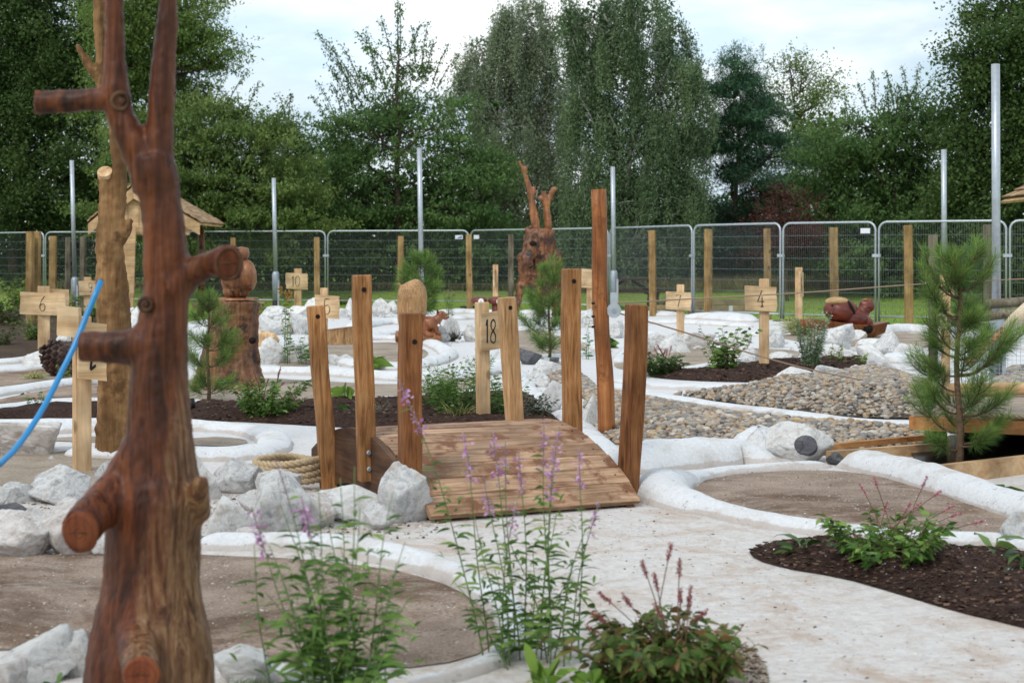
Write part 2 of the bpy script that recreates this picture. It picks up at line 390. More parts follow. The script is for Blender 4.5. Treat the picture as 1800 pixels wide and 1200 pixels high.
def sheet(name, poly, mat, off, step, hfun=None, kind='structure', edge=.004):
    xs = [p[0] for p in poly]; ys = [p[1] for p in poly]
    vs = [Vector(p) for p in poly]; nb = len(vs)
    x = min(xs); pts = []
    gx = np.arange(min(xs), max(xs), step); gy = np.arange(min(ys), max(ys), step)
    for a in gx:
        for b in gy:
            p = (a + random.uniform(-.3, .3) * step, b + random.uniform(-.3, .3) * step)
            if inside(poly, *p): vs.append(Vector(p))
    r = geometry.delaunay_2d_cdt(vs, [(i, (i + 1) % nb) for i in range(nb)], [], 1, 1e-5)
    V = []
    for v in r[0]:
        d = edge_dist(poly, v.x, v.y) if hfun else 0
        z = hz(v.x, v.y) + (hfun(v.x, v.y, d) + edge + (off - edge) * min(1, d / .06) if hfun else off)
        V.append((v.x, v.y, z))
    me = bpy.data.meshes.new(name); me.from_pydata(V, [], [tuple(f) for f in r[2]]); me.update()
    # faces must look up
    if me.polygons and sum(p.normal.z for p in me.polygons) < 0: me.flip_normals()
    o = link(name, me, mat, smooth=True); tag(o, kind=kind); return o

m, nt = newmat('mown_grass')
tc = N(nt, 'ShaderNodeTexCoord'); n1 = noi(nt, tc.outputs['Object'], .35, 5, .6); n2 = noi(nt, tc.outputs['Object'], 18, 6, .7)
c = ramp(nt, n2, [(.3, (.14, .22, .035)), (.6, (.23, .33, .065)), (.8, (.32, .40, .12))])
c = mixc(nt, ramp(nt, n1, [(.45, (0, 0, 0)), (.7, (.5, .5, .5))]), c, (.20, .20, .08))
finish(nt, c, .95, n2, .6, .03, .1); M['lawn'] = m
LP_ = [(-20, -.05), (41.6, -.05), (42.6, -.01), (43.8, .10), (45, .22), (46.2, .30), (48, .33), (1500, .33)]
lawn = MB().add([(x, y, z) for y, z in LP_ for x in (-900, 900)], [(2 * i, 2 * i + 1, 2 * i + 3, 2 * i + 2) for i in range(len(LP_) - 1)]).build('lawn', M['lawn'])
def lawn_z(y): return np.interp(y, [p[0] for p in LP_], [p[1] for p in LP_]); tag(lawn, kind='structure')

conc = [(-9, 2.5), (9.5, 2.5), (10.5, 16), (11.5, 26), (9.3, 27.5)] + [(p.x, p.y) for p in (G(1640, 582), G(1500, 572), G(1400, 566), G(1330, 560), G(1250, 554), G(1150, 551), G(1000, 550), G(900, 548), G(760, 546), G(620, 548), G(520, 552), G(400, 556), G(300, 570), G(220, 590), G(150, 612), G(80, 628), G(0, 633), G(-150, 640))] + [(-9, 14)]
sheet('concrete_paving', conc, M['concrete'], 0.0, .42)
sheet('planting_soil', smooth_poly([(-160, 640), (0, 632), (80, 627), (150, 610), (250, 575), (330, 555), (250, 545), (100, 545), (-120, 552), (-350, 570), (-400, 620)], .4), M['soil'], .03, .5, lambda x, y, d: .03 * noise.noise(Vector((x * 2, y * 2, 0))))
SAND = {
 'front_grit': [(-420, 990), (-100, 965), (60, 975), (360, 975), (560, 985), (700, 1003), (800, 1030), (870, 1070), (880, 1110), (840, 1150), (720, 1175), (540, 1165), (380, 1160), (200, 1150), (60, 1140), (-200, 1160), (-500, 1150)],
 'right_grit': [(1205, 852), (1260, 838), (1340, 830), (1450, 826), (1560, 838), (1680, 862), (1830, 905), (1990, 950), (2050, 985), (1900, 965), (1740, 948), (1600, 940), (1480, 927), (1360, 908), (1260, 885), (1205, 868)],
 'sign_grit': [(-250, 815), (-60, 802), (80, 798), (180, 785), (260, 790), (300, 815), (270, 850), (150, 862), (40, 872), (-250, 900)],
 'ring_grit': [(335, 772), (380, 769), (420, 772), (436, 778), (400, 784), (350, 784), (250, 782), (100, 776), (90, 770), (250, 769)],
 'left_strip_grit': [(-250, 725), (-60, 712), (60, 690), (160, 676), (260, 680), (270, 700), (140, 702), (40, 712), (-100, 735)],
 'cone_grit': [(-150, 668), (0, 655), (80, 642), (150, 640), (190, 655), (90, 668), (0, 680), (-150, 690)],
 'stump_grit': [(330, 668), (400, 660), (480, 665), (600, 672), (700, 676), (770, 668), (840, 660), (855, 672), (820, 690), (760, 700), (640, 700), (500, 702), (400, 704), (320, 700)],
 'loop_grit': [(500, 622), (560, 608), (640, 603), (700, 603), (740, 612), (752, 624), (720, 634), (640, 634), (560, 640), (510, 645), (480, 636)],
 'stone_grit': [(1080, 645), (1100, 622), (1150, 615), (1240, 611), (1330, 612), (1400, 618), (1390, 632), (1300, 640), (1220, 648), (1130, 652)],
 'middle_grit': [(870, 590), (940, 580), (1010, 590), (1030, 612), (960, 622), (890, 612)],
 'tortoise_grit': [(1370, 592), (1440, 583), (1540, 580), (1640, 590), (1700, 604), (1650, 612), (1560, 612), (1440, 606)],
 'drain_grit': [(1215, 1160), (1230, 1128), (1290, 1125), (1335, 1150), (1350, 1200), (1340, 1250), (1230, 1270)],
}
POLY = {k: smooth_poly(v) for k, v in SAND.items()}
for k, p in POLY.items():
    near = p[0][1] < 9.5
    sheet(k, p, M['sand'] if k in ('front_grit', 'right_grit', 'left_strip_grit', 'cone_grit') else M['sand_light'], .012, .09 if near else .25,
          lambda x, y, d: .006 * min(1, d / .1) * noise.noise(Vector((x * 5, y * 5, 1))))
MUL = {
 'near_mulch_bed': [(1318, 970), (1345, 957), (1420, 950), (1520, 955), (1640, 962), (1800, 975), (2000, 985), (2150, 1060), (2100, 1180), (1900, 1130), (1800, 1105), (1700, 1078), (1600, 1048), (1500, 1018), (1400, 1000), (1340, 985)],
 'middle_mulch_bed': [(320, 712), (420, 716), (560, 712), (680, 708), (800, 700), (900, 698), (960, 705), (985, 730), (1000, 755), (860, 762), (700, 756), (540, 748), (420, 742), (330, 740)],
 'left_mulch_bed': [(-200, 760), (-60, 735), (60, 722), (200, 716), (270, 722), (240, 742), (100, 742), (-60, 748), (-200, 780)],
 'right_mulch_bed': [(1140, 661), (1200, 657), (1260, 650), (1330, 642), (1440, 636), (1530, 634), (1545, 648), (1480, 660), (1420, 670), (1300, 672), (1190, 668)],
 'corner_mulch': [(1040, 1230), (1060, 1185), (1120, 1160), (1200, 1150), (1260, 1160), (1290, 1230), (1200, 1300), (1080, 1300)],
}
for k, p in MUL.items():
    POLY[k] = smooth_poly(p)
    near = POLY[k][0][1] < 9
    def mh(x, y, d, a=(.05 if near else .07)):
        q = Vector((x, y, 0))
        return min(1, d / .22) * (a + .02 * noise.noise(q * 7) + .014 * noise.noise(q * 19)) + .003
    sheet(k, POLY[k], M['mulch'], .01, .035 if near else .09, mh)

# chips, stones and specks lying about: nobody could count them
def scatter_chips(name, poly, n, smin, smax, mat, z0, tint=None, thick=.25):
    xs = [p[0] for p in poly]; ys = [p[1] for p in poly]; V = []; Fc = []; Tn = []
    k = 0; tries = 0
    while k < n and tries < n * 12:
        tries += 1
        x = random.uniform(min(xs), max(xs)); y = random.uniform(min(ys), max(ys))
        if not inside(poly, x, y): continue
        d = edge_dist(poly, x, y); z = hz(x, y) + z0(x, y, d)
        s = random.uniform(smin, smax); R = Matrix.Rotation(random.uniform(0, 6.28), 3, 'Z') @ Matrix.Rotation(random.uniform(-.7, .7), 3, 'X')
        a, b, c = s, s * random.uniform(.3, .7), s * thick
        co = [R @ Vector(v) for v in ((-a, -b, 0), (a, -b * .7, 0), (a * .8, b, 0), (-a * .7, b * .8, 0), (0, 0, c))]
        base = len(V); t = random.random()
        V += [(v.x + x, v.y + y, v.z + z) for v in co]; Tn += [t] * 5
        Fc += [(base, base + 1, base + 4), (base + 1, base + 2, base + 4), (base + 2, base + 3, base + 4), (base + 3, base, base + 4)]
        k += 1
    o = link(name, npmesh(name, np.array(V), np.array(Fc), Tn), mat); tag(o, kind='stuff'); return o
M['chip'] = leafmat('bark_chip', [(.02, .012, .009), (.05, .028, .02), (.10, .06, .042), (.16, .10, .075)], .9, .0001, .1)
M['speck'] = leafmat('stone_speck', [(.10, .08, .06), (.28, .23, .18), (.42, .37, .32), (.6, .58, .55)], .9, .0001, .1)
def zm(a): return lambda x, y, d: min(1, d / .22) * (a + .02 * noise.noise(Vector((x, y, 0)) * 7)) + .014
scatter_chips('bark_chips', POLY['near_mulch_bed'], 5200, .004, .014, M['chip'], zm(.05))
scatter_chips('mulch_specks', POLY['near_mulch_bed'], 160, .002, .005, M['white'], zm(.058))
scatter_chips('bark_chips', POLY['middle_mulch_bed'], 2600, .008, .02, M['chip'], zm(.07))
scatter_chips('bark_chips', POLY['right_mulch_bed'], 1600, .01, .025, M['chip'], zm(.07))
scatter_chips('bark_chips', POLY['corner_mulch'], 900, .004, .012, M['chip'], zm(.05))
scatter_chips('grit_specks', POLY['right_grit'], 2600, .002, .007, M['speck'], lambda x, y, d: .012)
scatter_chips('grit_specks', POLY['front_grit'], 3600, .002, .007, M['speck'], lambda x, y, d: .012)
scatter_chips('grit_specks', POLY['drain_grit'], 900, .003, .009, M['chip'], lambda x, y, d: .012)

pathp = smooth_poly([(760, 925), (1130, 895), (1320, 930), (1310, 975), (1500, 1040), (1800, 1125), (1900, 1230), (1300, 1230), (1250, 1120), (1000, 1120), (930, 1050), (820, 990)], .3)
scatter_chips('path_grit', pathp, 1500, .0015, .005, M['speck'], lambda x, y, d: .001)
scatter_chips('path_debris', pathp, 170, .003, .010, M['chip'], lambda x, y, d: .001)
for rp_, nn_ in (([(340, 880), (480, 850), (600, 870), (760, 900), (750, 945), (600, 948), (420, 955), (330, 950)], 1100), ([(-60, 870), (60, 860), (220, 860), (240, 900), (230, 960), (60, 962), (-60, 965)], 700), ([(1430, 668), (1600, 660), (1620, 690), (1500, 690)], 300), ([(740, 690), (960, 650), (1010, 700), (980, 730)], 400)):
    scatter_chips('stone_rubble', smooth_poly(rp_, .3), nn_, .003, .014, M['speck'], lambda x, y, d: .003, thick=.6)
# ------------------------------------------------------------------ kerbs (hand-formed white render)
def kerb(name, px, w, h, closed=False, world=False):
    pts = [Vector(p) for p in px] if world else [G(p[0], p[1]) for p in px]
    ws = [p[2] if len(p) > 2 and not world else 1 for p in px]
    if closed: pts.append(pts[0]); ws.append(ws[0])
    d = pts[len(pts) // 2].y; step = .03 if d < 12 else .10
    C_ = catmull(pts, step); Wd = catmull([Vector((a, 0, 0)) for a in ws], 1e9)
    n = 12; V = []; Fc = []; seed = random.uniform(0, 50); h *= .84
    cum = [0.0]
    for i in range(1, len(C_)): cum.append(cum[-1] + (C_[i] - C_[i - 1]).length)
    # width multipliers along the run
    ctrl = [0.0]
    for i in range(1, len(pts)): ctrl.append(ctrl[-1] + (pts[i] - pts[i - 1]).length)
    for i, c in enumerate(C_):
        u = cum[i] / cum[-1]; uc = u * ctrl[-1]; wm = float(np.interp(uc, ctrl, ws))
        t = (C_[min(i + 1, len(C_) - 1)] - C_[max(i - 1, 0)]).normalized(); s = Vector((t.y, -t.x, 0))
        e = 1.0
        if not closed:
            dd = min(cum[i], cum[-1] - cum[i]); e = min(1, (dd + .0004) / (w * .75)); e = math.sqrt(1 - (1 - e) ** 2)
        wm *= 1 + .12 * noise.noise(Vector((cum[i] * 1.3, seed, 0))); hm = 1 + .22 * noise.noise(Vector((cum[i] * 1.1, seed + 9, 0)))
        for k in range(n + 1):
            a = PI * k / n
            r = 1 + .07 * noise.noise(Vector((math.cos(a) * 2, cum[i] * 6, seed))) + .035 * noise.noise(Vector((math.cos(a) * 5, cum[i] * 19, seed)))
            q = c + s * (math.cos(a) * w / 2 * wm * e * r)
            V.append((q.x, q.y, hz(q.x, q.y) - .02 + (math.sin(a) ** .85) * (h * hm * wm * r + .02) * e))
    m_ = n + 1
    for i in range(len(C_) - 1):
        for k in range(n): Fc.append((i * m_ + k, i * m_ + k + 1, (i + 1) * m_ + k + 1, (i + 1) * m_ + k))
    me = bpy.data.meshes.new(name); me.from_pydata(V, [], Fc); me.update()
    if sum(p.normal.z for p in me.polygons) < 0: me.flip_normals()
    o = link(name, me, M['kerb'], smooth=True); tag(o, kind='structure'); return o
kerb('kerb', [(340, 962), (440, 962), (560, 966), (680, 983), (780, 1008), (850, 1042, .9), (895, 1085, .8), (900, 1125, .7), (870, 1165, .6), (790, 1195, .5), (700, 1215, .5)], .17, .085)
kerb('kerb', [(1210, 848, 1), (1165, 868, 1.7), (1175, 884, 1.5), (1250, 903, 1), (1340, 922, .9), (1450, 938, .9), (1600, 953, .9), (1750, 962, .9), (1900, 980, .9), (2050, 1000, .9)], .19, .09)
kerb('kerb', [(1190, 862, 1.2), (1215, 845), (1290, 829), (1380, 822), (1462, 818)], .2, .05)
kerb('kerb', [(1464, 820, .3), (1492, 821, .85), (1525, 825, 1.1), (1600, 842, 1.15), (1700, 875, 1), (1800, 908, .95), (1950, 955, .9), (2150, 1010, .9)], .25, .14)
kerb('kerb', [(1085, 835), (1130, 822, 1.2), (1230, 812, 1.25), (1300, 808, 1.1), (1350, 812, .6), (1385, 816, .25)], .34, .15)
kerb('kerb', [(1262, 804, .2), (1305, 801, .8), (1335, 799, 1.25), (1365, 804, .85), (1395, 812, .3)], .36, .20)
kerb('kerb', [(1070, 678), (1150, 698), (1240, 712), (1350, 726), (1480, 742), (1600, 752), (1680, 752)], .30, .05)
kerb('kerb', [(1060, 668), (1160, 680), (1280, 684), (1380, 682), (1440, 676)], .45, .06)
# the long oval ring behind the trunk
kerb('kerb', [(-80, 768), (60, 762), (200, 756), (340, 756), (430, 761), (480, 776), (470, 796), (420, 806), (340, 808), (200, 806), (120, 800)], .26, .09)
kerb('kerb', [(-60, 748), (40, 748), (160, 746), (320, 745)], .2, .06)
kerb('kerb', [(340, 651, .7), (420, 655), (520, 657), (620, 663), (700, 669), (780, 668), (860, 656), (900, 643)], .26, .11)
kerb('kerb', [(455, 618, .8), (520, 608), (600, 600), (680, 597), (740, 602), (775, 614), (788, 628), (750, 643), (690, 650), (640, 646), (600, 638)], .26, .1)
kerb('kerb', [(320, 709), (420, 713), (560, 711), (680, 706), (770, 700), (860, 690)], .15, .06)
kerb('kerb', [(-120, 738), (0, 722), (90, 712), (200, 708), (330, 709)], .17, .06)
kerb('kerb', [(-120, 712), (0, 694), (100, 680), (180, 672), (300, 672)], .26, .09)
kerb('kerb', [(-100, 660), (0, 655), (60, 650), (90, 646)], .25, .07)
kerb('kerb', [(-120, 640), (0, 640), (70, 632)], .22, .08)
kerb('kerb', [(870, 640), (905, 660), (925, 690), (960, 715), (1000, 745), (1035, 775), (1090, 820)], .26, .09)
kerb('kerb', [(800, 716), (840, 700), (880, 690), (930, 694)], .2, .07)
kerb('kerb', [(1125, 660), (1180, 658), (1240, 648), (1280, 640)], .2, .07)
kerb('kerb', [(1085, 640, .9), (1100, 620), (1150, 608), (1220, 606)], .2, .05)
kerb('kerb', [(1540, 588), (1600, 583), (1670, 590), (1740, 605), (1850, 620)], .35, .18)
kerb('kerb', [(1330, 592), (1390, 583), (1460, 580)], .35, .14)
kerb('kerb', [(1560, 640), (1620, 632), (1700, 628)], .35, .14)
kerb('kerb', [(900, 552), (1000, 553), (1110, 554), (1200, 556)], .5, .12)
kerb('kerb', [(1200, 560), (1260, 561), (1320, 566)], .7, .2)
kerb('kerb', [(1090, 570), (1180, 569), (1260, 572), (1320, 576)], .4, .1)
kerb('kerb', [(760, 552), (830, 551), (900, 553)], .4, .12)
kerb('kerb', [(790, 563), (850, 560), (900, 563)], .4, .12)
kerb('kerb', [(620, 578), (690, 568), (740, 576)], .4, .14)
kerb('kerb', [(640, 595), (700, 585), (730, 592)], .4, .1)
kerb('kerb', [(1030, 575), (1090, 580), (1150, 590)], .3, .08)
kerb('kerb', [(380, 1196), (460, 1188), (560, 1196), (640, 1215)], .14, .04)
kerb('kerb', [(980, 590), (1030, 600), (1060, 620)], .3, .08)
kerb('kerb', [(350, 600), (420, 590), (470, 596)], .3, .12)

# ------------------------------------------------------------------ rocks
def rock_mesh(seed, sub=4):
    r_ = random.Random(seed); V, Fc = ico(sub)
    pl = []
    for i in range(r_.randint(10, 14)):
        n = Vector((r_.gauss(0, 1), r_.gauss(0, 1), r_.gauss(0, .9))).normalized(); pl.append((np.array(n), r_.uniform(.58, .95)))
    out = np.zeros_like(V)
    for i, v in enumerate(V):
        ds = np.array([d / max(.12, float(v @ n)) for n, d in pl]); ds = ds[(ds > 0)]
        r = -np.log(np.sum(np.exp(-44 * np.minimum(ds, 3)))) / 44
        q = Vector(v * 2.2 + seed); r += .05 * noise.noise(q) + .03 * noise.noise(q * 2.7) + .022 * noise.noise(q * 6) + .012 * noise.noise(q * 14)
        out[i] = v * r
    mx = np.abs(out).max(0); out /= mx
    me = npmesh('rock', out, Fc); return me
RM = {}
def get_rock(k, mat):
    if (k, mat) not in RM:
        me = rock_mesh(11 + k * 3, 4); me.materials.append(M[mat]); RM[(k, mat)] = me
    return RM[(k, mat)]
ROCKS = [  # centre x, foot y, width, height in the photo, kind, sub group, label
 (5, 990, 150, 88, 'rock_p', 'large pinkish rock at the left edge above the brown grit'),
 (108, 985, 112, 118, 'rock_p', 'tall rounded rock between the left edge rock and the dark trunk'),
 (190, 985, 100, 60, 'rock_w', 'low pale rock half behind the foot of the dark trunk'),
 (22, 888, 62, 62, 'rock_g', 'dark grey angular rock at the left edge, second row'),
 (112, 892, 142, 62, 'rock_g', 'broad pale grey rock just below the foot of the numbered sign post'),
 (195, 872, 62, 56, 'rock_g', 'small grey rock touching the dark trunk, right of the sign post'),
 (30, 922, 80, 30, 'rock_d', 'flat dark slate lying in the gap between pale rocks'),
 (352, 885, 58, 78, 'rock_w', 'cream rock tucked against the right side of the dark trunk'),
 (412, 872, 92, 56, 'rock_g', 'blunt grey rock in the back row, right of the dark trunk'),
 (482, 882, 78, 50, 'rock_w', 'white rounded rock beside the rope coil'),
 (478, 945, 118, 104, 'rock_g', 'large grey rock in the middle of the pile before the rope coil'),
 (398, 955, 84, 76, 'rock_w', 'cream white rock at the front of the pile, next to the dark trunk'),
 (548, 935, 72, 66, 'rock_p', 'pinkish brown rock behind the tall weeds'),
 (612, 925, 130, 72, 'rock_w', 'long white rock leaning on the big rock by the bridge'),
 (697, 928, 112, 104, 'rock_g', 'big grey and white rock touching the front left corner of the bridge'),
 (65, 932, 60, 34, 'rock_w', 'small white rock wedged between the large pinkish rock and the slate'),
 (150, 905, 60, 40, 'rock_w', 'white rock above the tall rounded rock, left of the dark trunk'),
 (445, 900, 50, 40, 'rock_w', 'little white rock under the blunt grey rock in the pile'),
 (525, 900, 60, 48, 'rock_w', 'white rock between the large grey rock and the rope coil'),
 (440, 960, 60, 34, 'rock_p', 'low pinkish stone at the foot of the pile before the kerb'),
 (575, 902, 56, 36, 'rock_w', 'small white rock in front of the leaning post foot'),
 (655, 935, 70, 46, 'rock_w', 'white rock filling the gap left of the big bridge rock'),
 (330, 910, 40, 44, 'rock_g', 'narrow grey rock at the right edge of the dark trunk'),
 (-30, 905, 70, 50, 'rock_w', 'white rock cut by the left edge above the pinkish one'),
 (45, 1215, 150, 92, 'rock_w', 'white lump of rock in the bottom left corner'),
 (125, 1195, 82, 76, 'rock_w', 'smaller white rock leaning on the dark trunk at the bottom'),
 (8, 1235, 62, 60, 'rock_p', 'small brown rock at the bottom left corner of the picture'),
 (430, 1215, 130, 56, 'rock_w', 'rough white stone behind the grass tuft at the trunk foot'),
 (555, 1220, 110, 50, 'rock_w', 'low white stone under the tall weeds at the bottom'),
 (28, 806, 160, 64, 'rock_p', 'wide pale rock on the left behind the blue pipe'),
 (72, 652, 62, 40, 'rock_w', 'creamy boulder just left of the dark pine cone carving'),
 (112, 606, 30, 22, 'rock_w', 'small white rock above the pine cone carving'),
 (238, 596, 48, 56, 'rock_w', 'white rock seen between the two upright trunks'),
 (226, 566, 34, 30, 'rock_w', 'small white rock at the foot of the hut slab'),
 (482, 563, 50, 26, 'rock_g', 'low grey rock right of the galvanised pole foot'),
 (521, 563, 40, 28, 'rock_w', 'pale rock below the sign numbered ten'),
 (548, 560, 28, 42, 'rock_w', 'upright white rock behind the sign numbered five'),
 (600, 560, 24, 30, 'rock_g', 'narrow grey rock right of the sign numbered five'),
 (617, 560, 22, 34, 'rock_w', 'narrow white rock left of the tallest bridge post'),
 (674, 559, 46, 32, 'rock_g', 'pointed grey rock right of the tallest left bridge post'),
 (694, 553, 22, 22, 'rock_w', 'small white rock beside the carved striped tail'),
 (474, 592, 46, 36, 'rock_w', 'white rock in the second row, left end'),
 (501, 590, 32, 34, 'rock_w', 'white rock with a dark crack in the second row'),
 (527, 590, 32, 34, 'rock_g', 'grey rock left of the bench stump'),
 (470, 643, 50, 46, 'rock_w', 'pale rock right of the carved stump'),
 (516, 640, 62, 36, 'rock_w', 'flat pale rock left of the nearest left bridge post'),
 (587, 642, 20, 20, 'rock_w', 'small white stone between two left bridge posts'),
 (606, 640, 28, 20, 'rock_g', 'small grey stone next to the broad leaved plant'),
 (770, 604, 36, 34, 'rock_g', 'grey angular rock below the carved squirrel'),
 (795, 603, 36, 46, 'rock_g', 'tallest rock of the three right of the carved squirrel'),
 (826, 603, 38, 42, 'rock_w', 'rightmost of the three rocks by the carved squirrel'),
 (760, 692, 38, 30, 'rock_w', 'pale stone right of the short bridge post with a hole'),
 (934, 644, 40, 32, 'rock_d', 'dark bluish rock at the head of the pebble bed'),
 (952, 642, 22, 20, 'rock_g', 'small grey stone beside the dark bluish rock'),
 (976, 640, 20, 18, 'rock_d', 'small dark stone left of the tall right bridge post'),
 (955, 665, 66, 30, 'rock_g', 'long grey rock under the dark bluish rock'),
 (940, 682, 46, 28, 'rock_g', 'grey block above the round evergreen shrub'),
 (962, 742, 64, 64, 'rock_w', 'big white rock between the leaning and the tall bridge post'),
 (1036, 762, 34, 62, 'rock_w', 'upright white rock left of the round timber post'),
 (1034, 578, 26, 32, 'rock_g', 'grey rock behind the round timber post'),
 (1084, 596, 32, 30, 'rock_g', 'grey rock right of the round timber post'),
 (1158, 620, 50, 32, 'rock_g', 'low grey rock right of the front bridge post'),
 (1186, 622, 52, 36, 'rock_g', 'smooth domed grey rock left of the sign numbered seven'),
 (1224, 615, 60, 32, 'rock_w', 'flat rock right of the foot of sign numbered seven'),
 (1298, 618, 50, 42, 'rock_w', 'pale rock behind the leafy green shrub'),
 (1322, 644, 40, 30, 'rock_g', 'grey stone left of the foot of sign numbered four'),
 (1293, 650, 36, 24, 'rock_w', 'small white stone between shrub and sign numbered four'),
 (1369, 614, 44, 42, 'rock_g', 'square grey rock right of the post of sign numbered four'),
 (1374, 641, 52, 22, 'rock_w', 'low white stone at the rear of the mulch bed'),
 (1470, 618, 64, 48, 'rock_g', 'pointed grey rock in front of the maroon tortoise carving'),
 (1506, 602, 38, 26, 'rock_w', 'small flat topped rock under the tortoise head'),
 (1532, 622, 68, 42, 'rock_w', 'wide white rock right of the pointed grey rock'),
 (1572, 626, 50, 40, 'rock_g', 'grey rock left of the pine top'),
 (1476, 642, 92, 32, 'rock_w', 'long white rock behind the fennel like plant'),
 (1546, 650, 62, 40, 'rock_w', 'chunky white rock at the right end of the mulch bed'),
 (1555, 676, 64, 52, 'rock_g', 'steep grey slab rock leaning over the pebbles'),
 (1402, 682, 70, 32, 'rock_w', 'white wedge rock on the edge of the pebble heap'),
 (1453, 682, 54, 36, 'rock_g', 'grey rock set above the pebble heap'),
 (1510, 674, 42, 28, 'rock_w', 'pale pinkish stone left of the steep grey slab'),
 (1600, 632, 60, 28, 'rock_w', 'white rock seen through the upper pine branches'),
 (1640, 655, 60, 36, 'rock_w', 'white rock behind the middle of the pine'),
 (1600, 690, 44, 30, 'rock_w', 'white stone low behind the left pine branches'),
 (1725, 640, 60, 44, 'rock_g', 'grey rock behind the wire mesh by the tall pole'),
 (1410, 818, 104, 88, 'rock_w', 'large drilled boulder with a dark round hole in the render bank'),
 (1472, 818, 50, 28, 'rock_d', 'dark slate piece next to the drilled boulder'),
 (1800, 972, 74, 76, 'rock_g', 'grey rock at the right edge behind the leafy plant'),
]
rk = random.Random(99)
for cx, fy, w, h, mt, lb in [r for r in ROCKS if 540 < r[1] < 1000 for _ in range(2)]:
    if 'drilled' in lb or 'slate' in lb or mt == 'rock_d': continue
    x_ = cx + rk.uniform(-.75, .75) * w; y_ = fy + rk.uniform(-.25, .12) * h; sz = rk.uniform(.14, .34) * min(w, 60)
    if 225 < x_ < 340 and y_ > 700: continue
    p = G(x_, y_); s_ = p.y / F; o = bpy.data.objects.new('stone', get_rock(rk.randint(0, 16), rk.choice(('rock_w', 'rock_g', 'rock_p')))); COL.objects.link(o)
    a_ = sz * s_ * .5; o.location = (p.x, p.y, a_ * .35 + hz(p.x, p.y)); o.scale = (a_ * rk.uniform(.9, 1.4), a_ * rk.uniform(.8, 1.2), a_ * rk.uniform(.6, .95)); o.rotation_euler = (rk.uniform(-.4, .4), rk.uniform(-.4, .4), rk.uniform(0, 6.2))
    tag(o, 'small broken pale stone lying against a larger edging rock', 'stone', 'small broken stones among the edging rocks')
for i, (cx, fy, w, h, mt, lb) in enumerate(ROCKS):
    vi = 2 if 'large drilled' in lb else i % 17
    p = G(cx, fy - h * .06); s = p.y / F
    W_, H_ = w * s, h * s
    o = bpy.data.objects.new('boulder' if W_ > .2 else 'stone', get_rock(vi, mt)); COL.objects.link(o)
    rr = random.Random(i); dep = W_ * rr.uniform(.36, .5)
    o.location = (p.x, p.y + dep * .8, H_ * .36 + hz(p.x, p.y)); o.scale = (W_ * .60, dep * 1.1, H_ * .70)
    o.rotation_euler = (rr.uniform(-.15, .15), rr.uniform(-.12, .12), rr.uniform(-.25, .25) + (0 if i % 2 else PI))
    tag(o, lb, 'rock', 'rocks edging the course')
    if 'large drilled' in lb:
        from mathutils.bvhtree import BVHTree
        mw = Matrix.Translation(o.location) @ o.rotation_euler.to_matrix().to_4x4() @ Matrix.Diagonal((*o.scale, 1))
        bv = BVHTree.FromPolygons([mw @ v.co for v in o.data.vertices], [tuple(f.vertices) for f in o.data.polygons])
        og = Vector((0, 0, E)); hit = None
        for tx, ty in ((1416, 782), (1412, 776), (1408, 770), (1402, 766), (1398, 760), (1392, 756)):
            if hit is None: hit, hn = bv.ray_cast(og, (P(tx, ty, p.y) - og).normalized())[:2]
        hn = (hn + Vector((0, -1.0, 0)) * .5).normalized(); q = hit + hn * .012; R = hn.to_track_quat('Z', 'Y').to_matrix()
        hb = MB(); a = [R @ Vector((.072 * math.cos(t * PI / 8), .062 * math.sin(t * PI / 8), .0)) for t in range(16)]
        hb.add([v + q + Vector((0, -.005, 0)) for v in a] + [v + q - hn * .06 for v in a], [tuple(range(16)), ] + [(k, k + 16, (k + 1) % 16 + 16, (k + 1) % 16) for k in range(16)])
        ho = hb.build('drilled_face', M['rock_d']); ho.parent = o; ho.matrix_parent_inverse = (Matrix.Translation(o.location) @ o.rotation_euler.to_matrix().to_4x4() @ Matrix.Diagonal((*o.scale, 1))).inverted()

# ------------------------------------------------------------------ pebbles
PEB = {'a': [(1040, 690), (1100, 700), (1200, 718), (1330, 742), (1440, 756), (1560, 764), (1640, 768), (1640, 785), (1540, 792), (1465, 800), (1380, 795), (1290, 792), (1180, 790), (1090, 782), (1045, 760), (1030, 720)],
       'b': [(1180, 700), (1290, 700), (1390, 690), (1450, 678), (1530, 676), (1610, 680), (1680, 700), (1700, 735), (1600, 738), (1480, 734), (1380, 722), (1280, 708)],
       'c': [(985, 645), (1020, 660), (1050, 690), (1035, 705), (1000, 690), (960, 665)],
       'd': [(1740, 690), (1800, 690), (1900, 700), (1900, 650), (1780, 650)]}
pebcol = [(.16, .15, .13), (.28, .26, .23), (.40, .36, .30), (.46, .33, .18), (.30, .20, .11), (.52, .47, .40), (.20, .19, .18)]
pebmats = []
for k, c_ in enumerate(pebcol): pebmats.append(plain('pebble_stone_%s' % 'abcdefg'[k], c_, .5, .4, 0, .25, 25, .1))
M['pebble'] = leafmat('pebble_stone', [(.12, .11, .10), (.24, .22, .19), (.40, .27, .15), (.33, .29, .24), (.46, .41, .34), (.17, .16, .15), (.30, .20, .12)], .5, .0001, .4)
peb = []
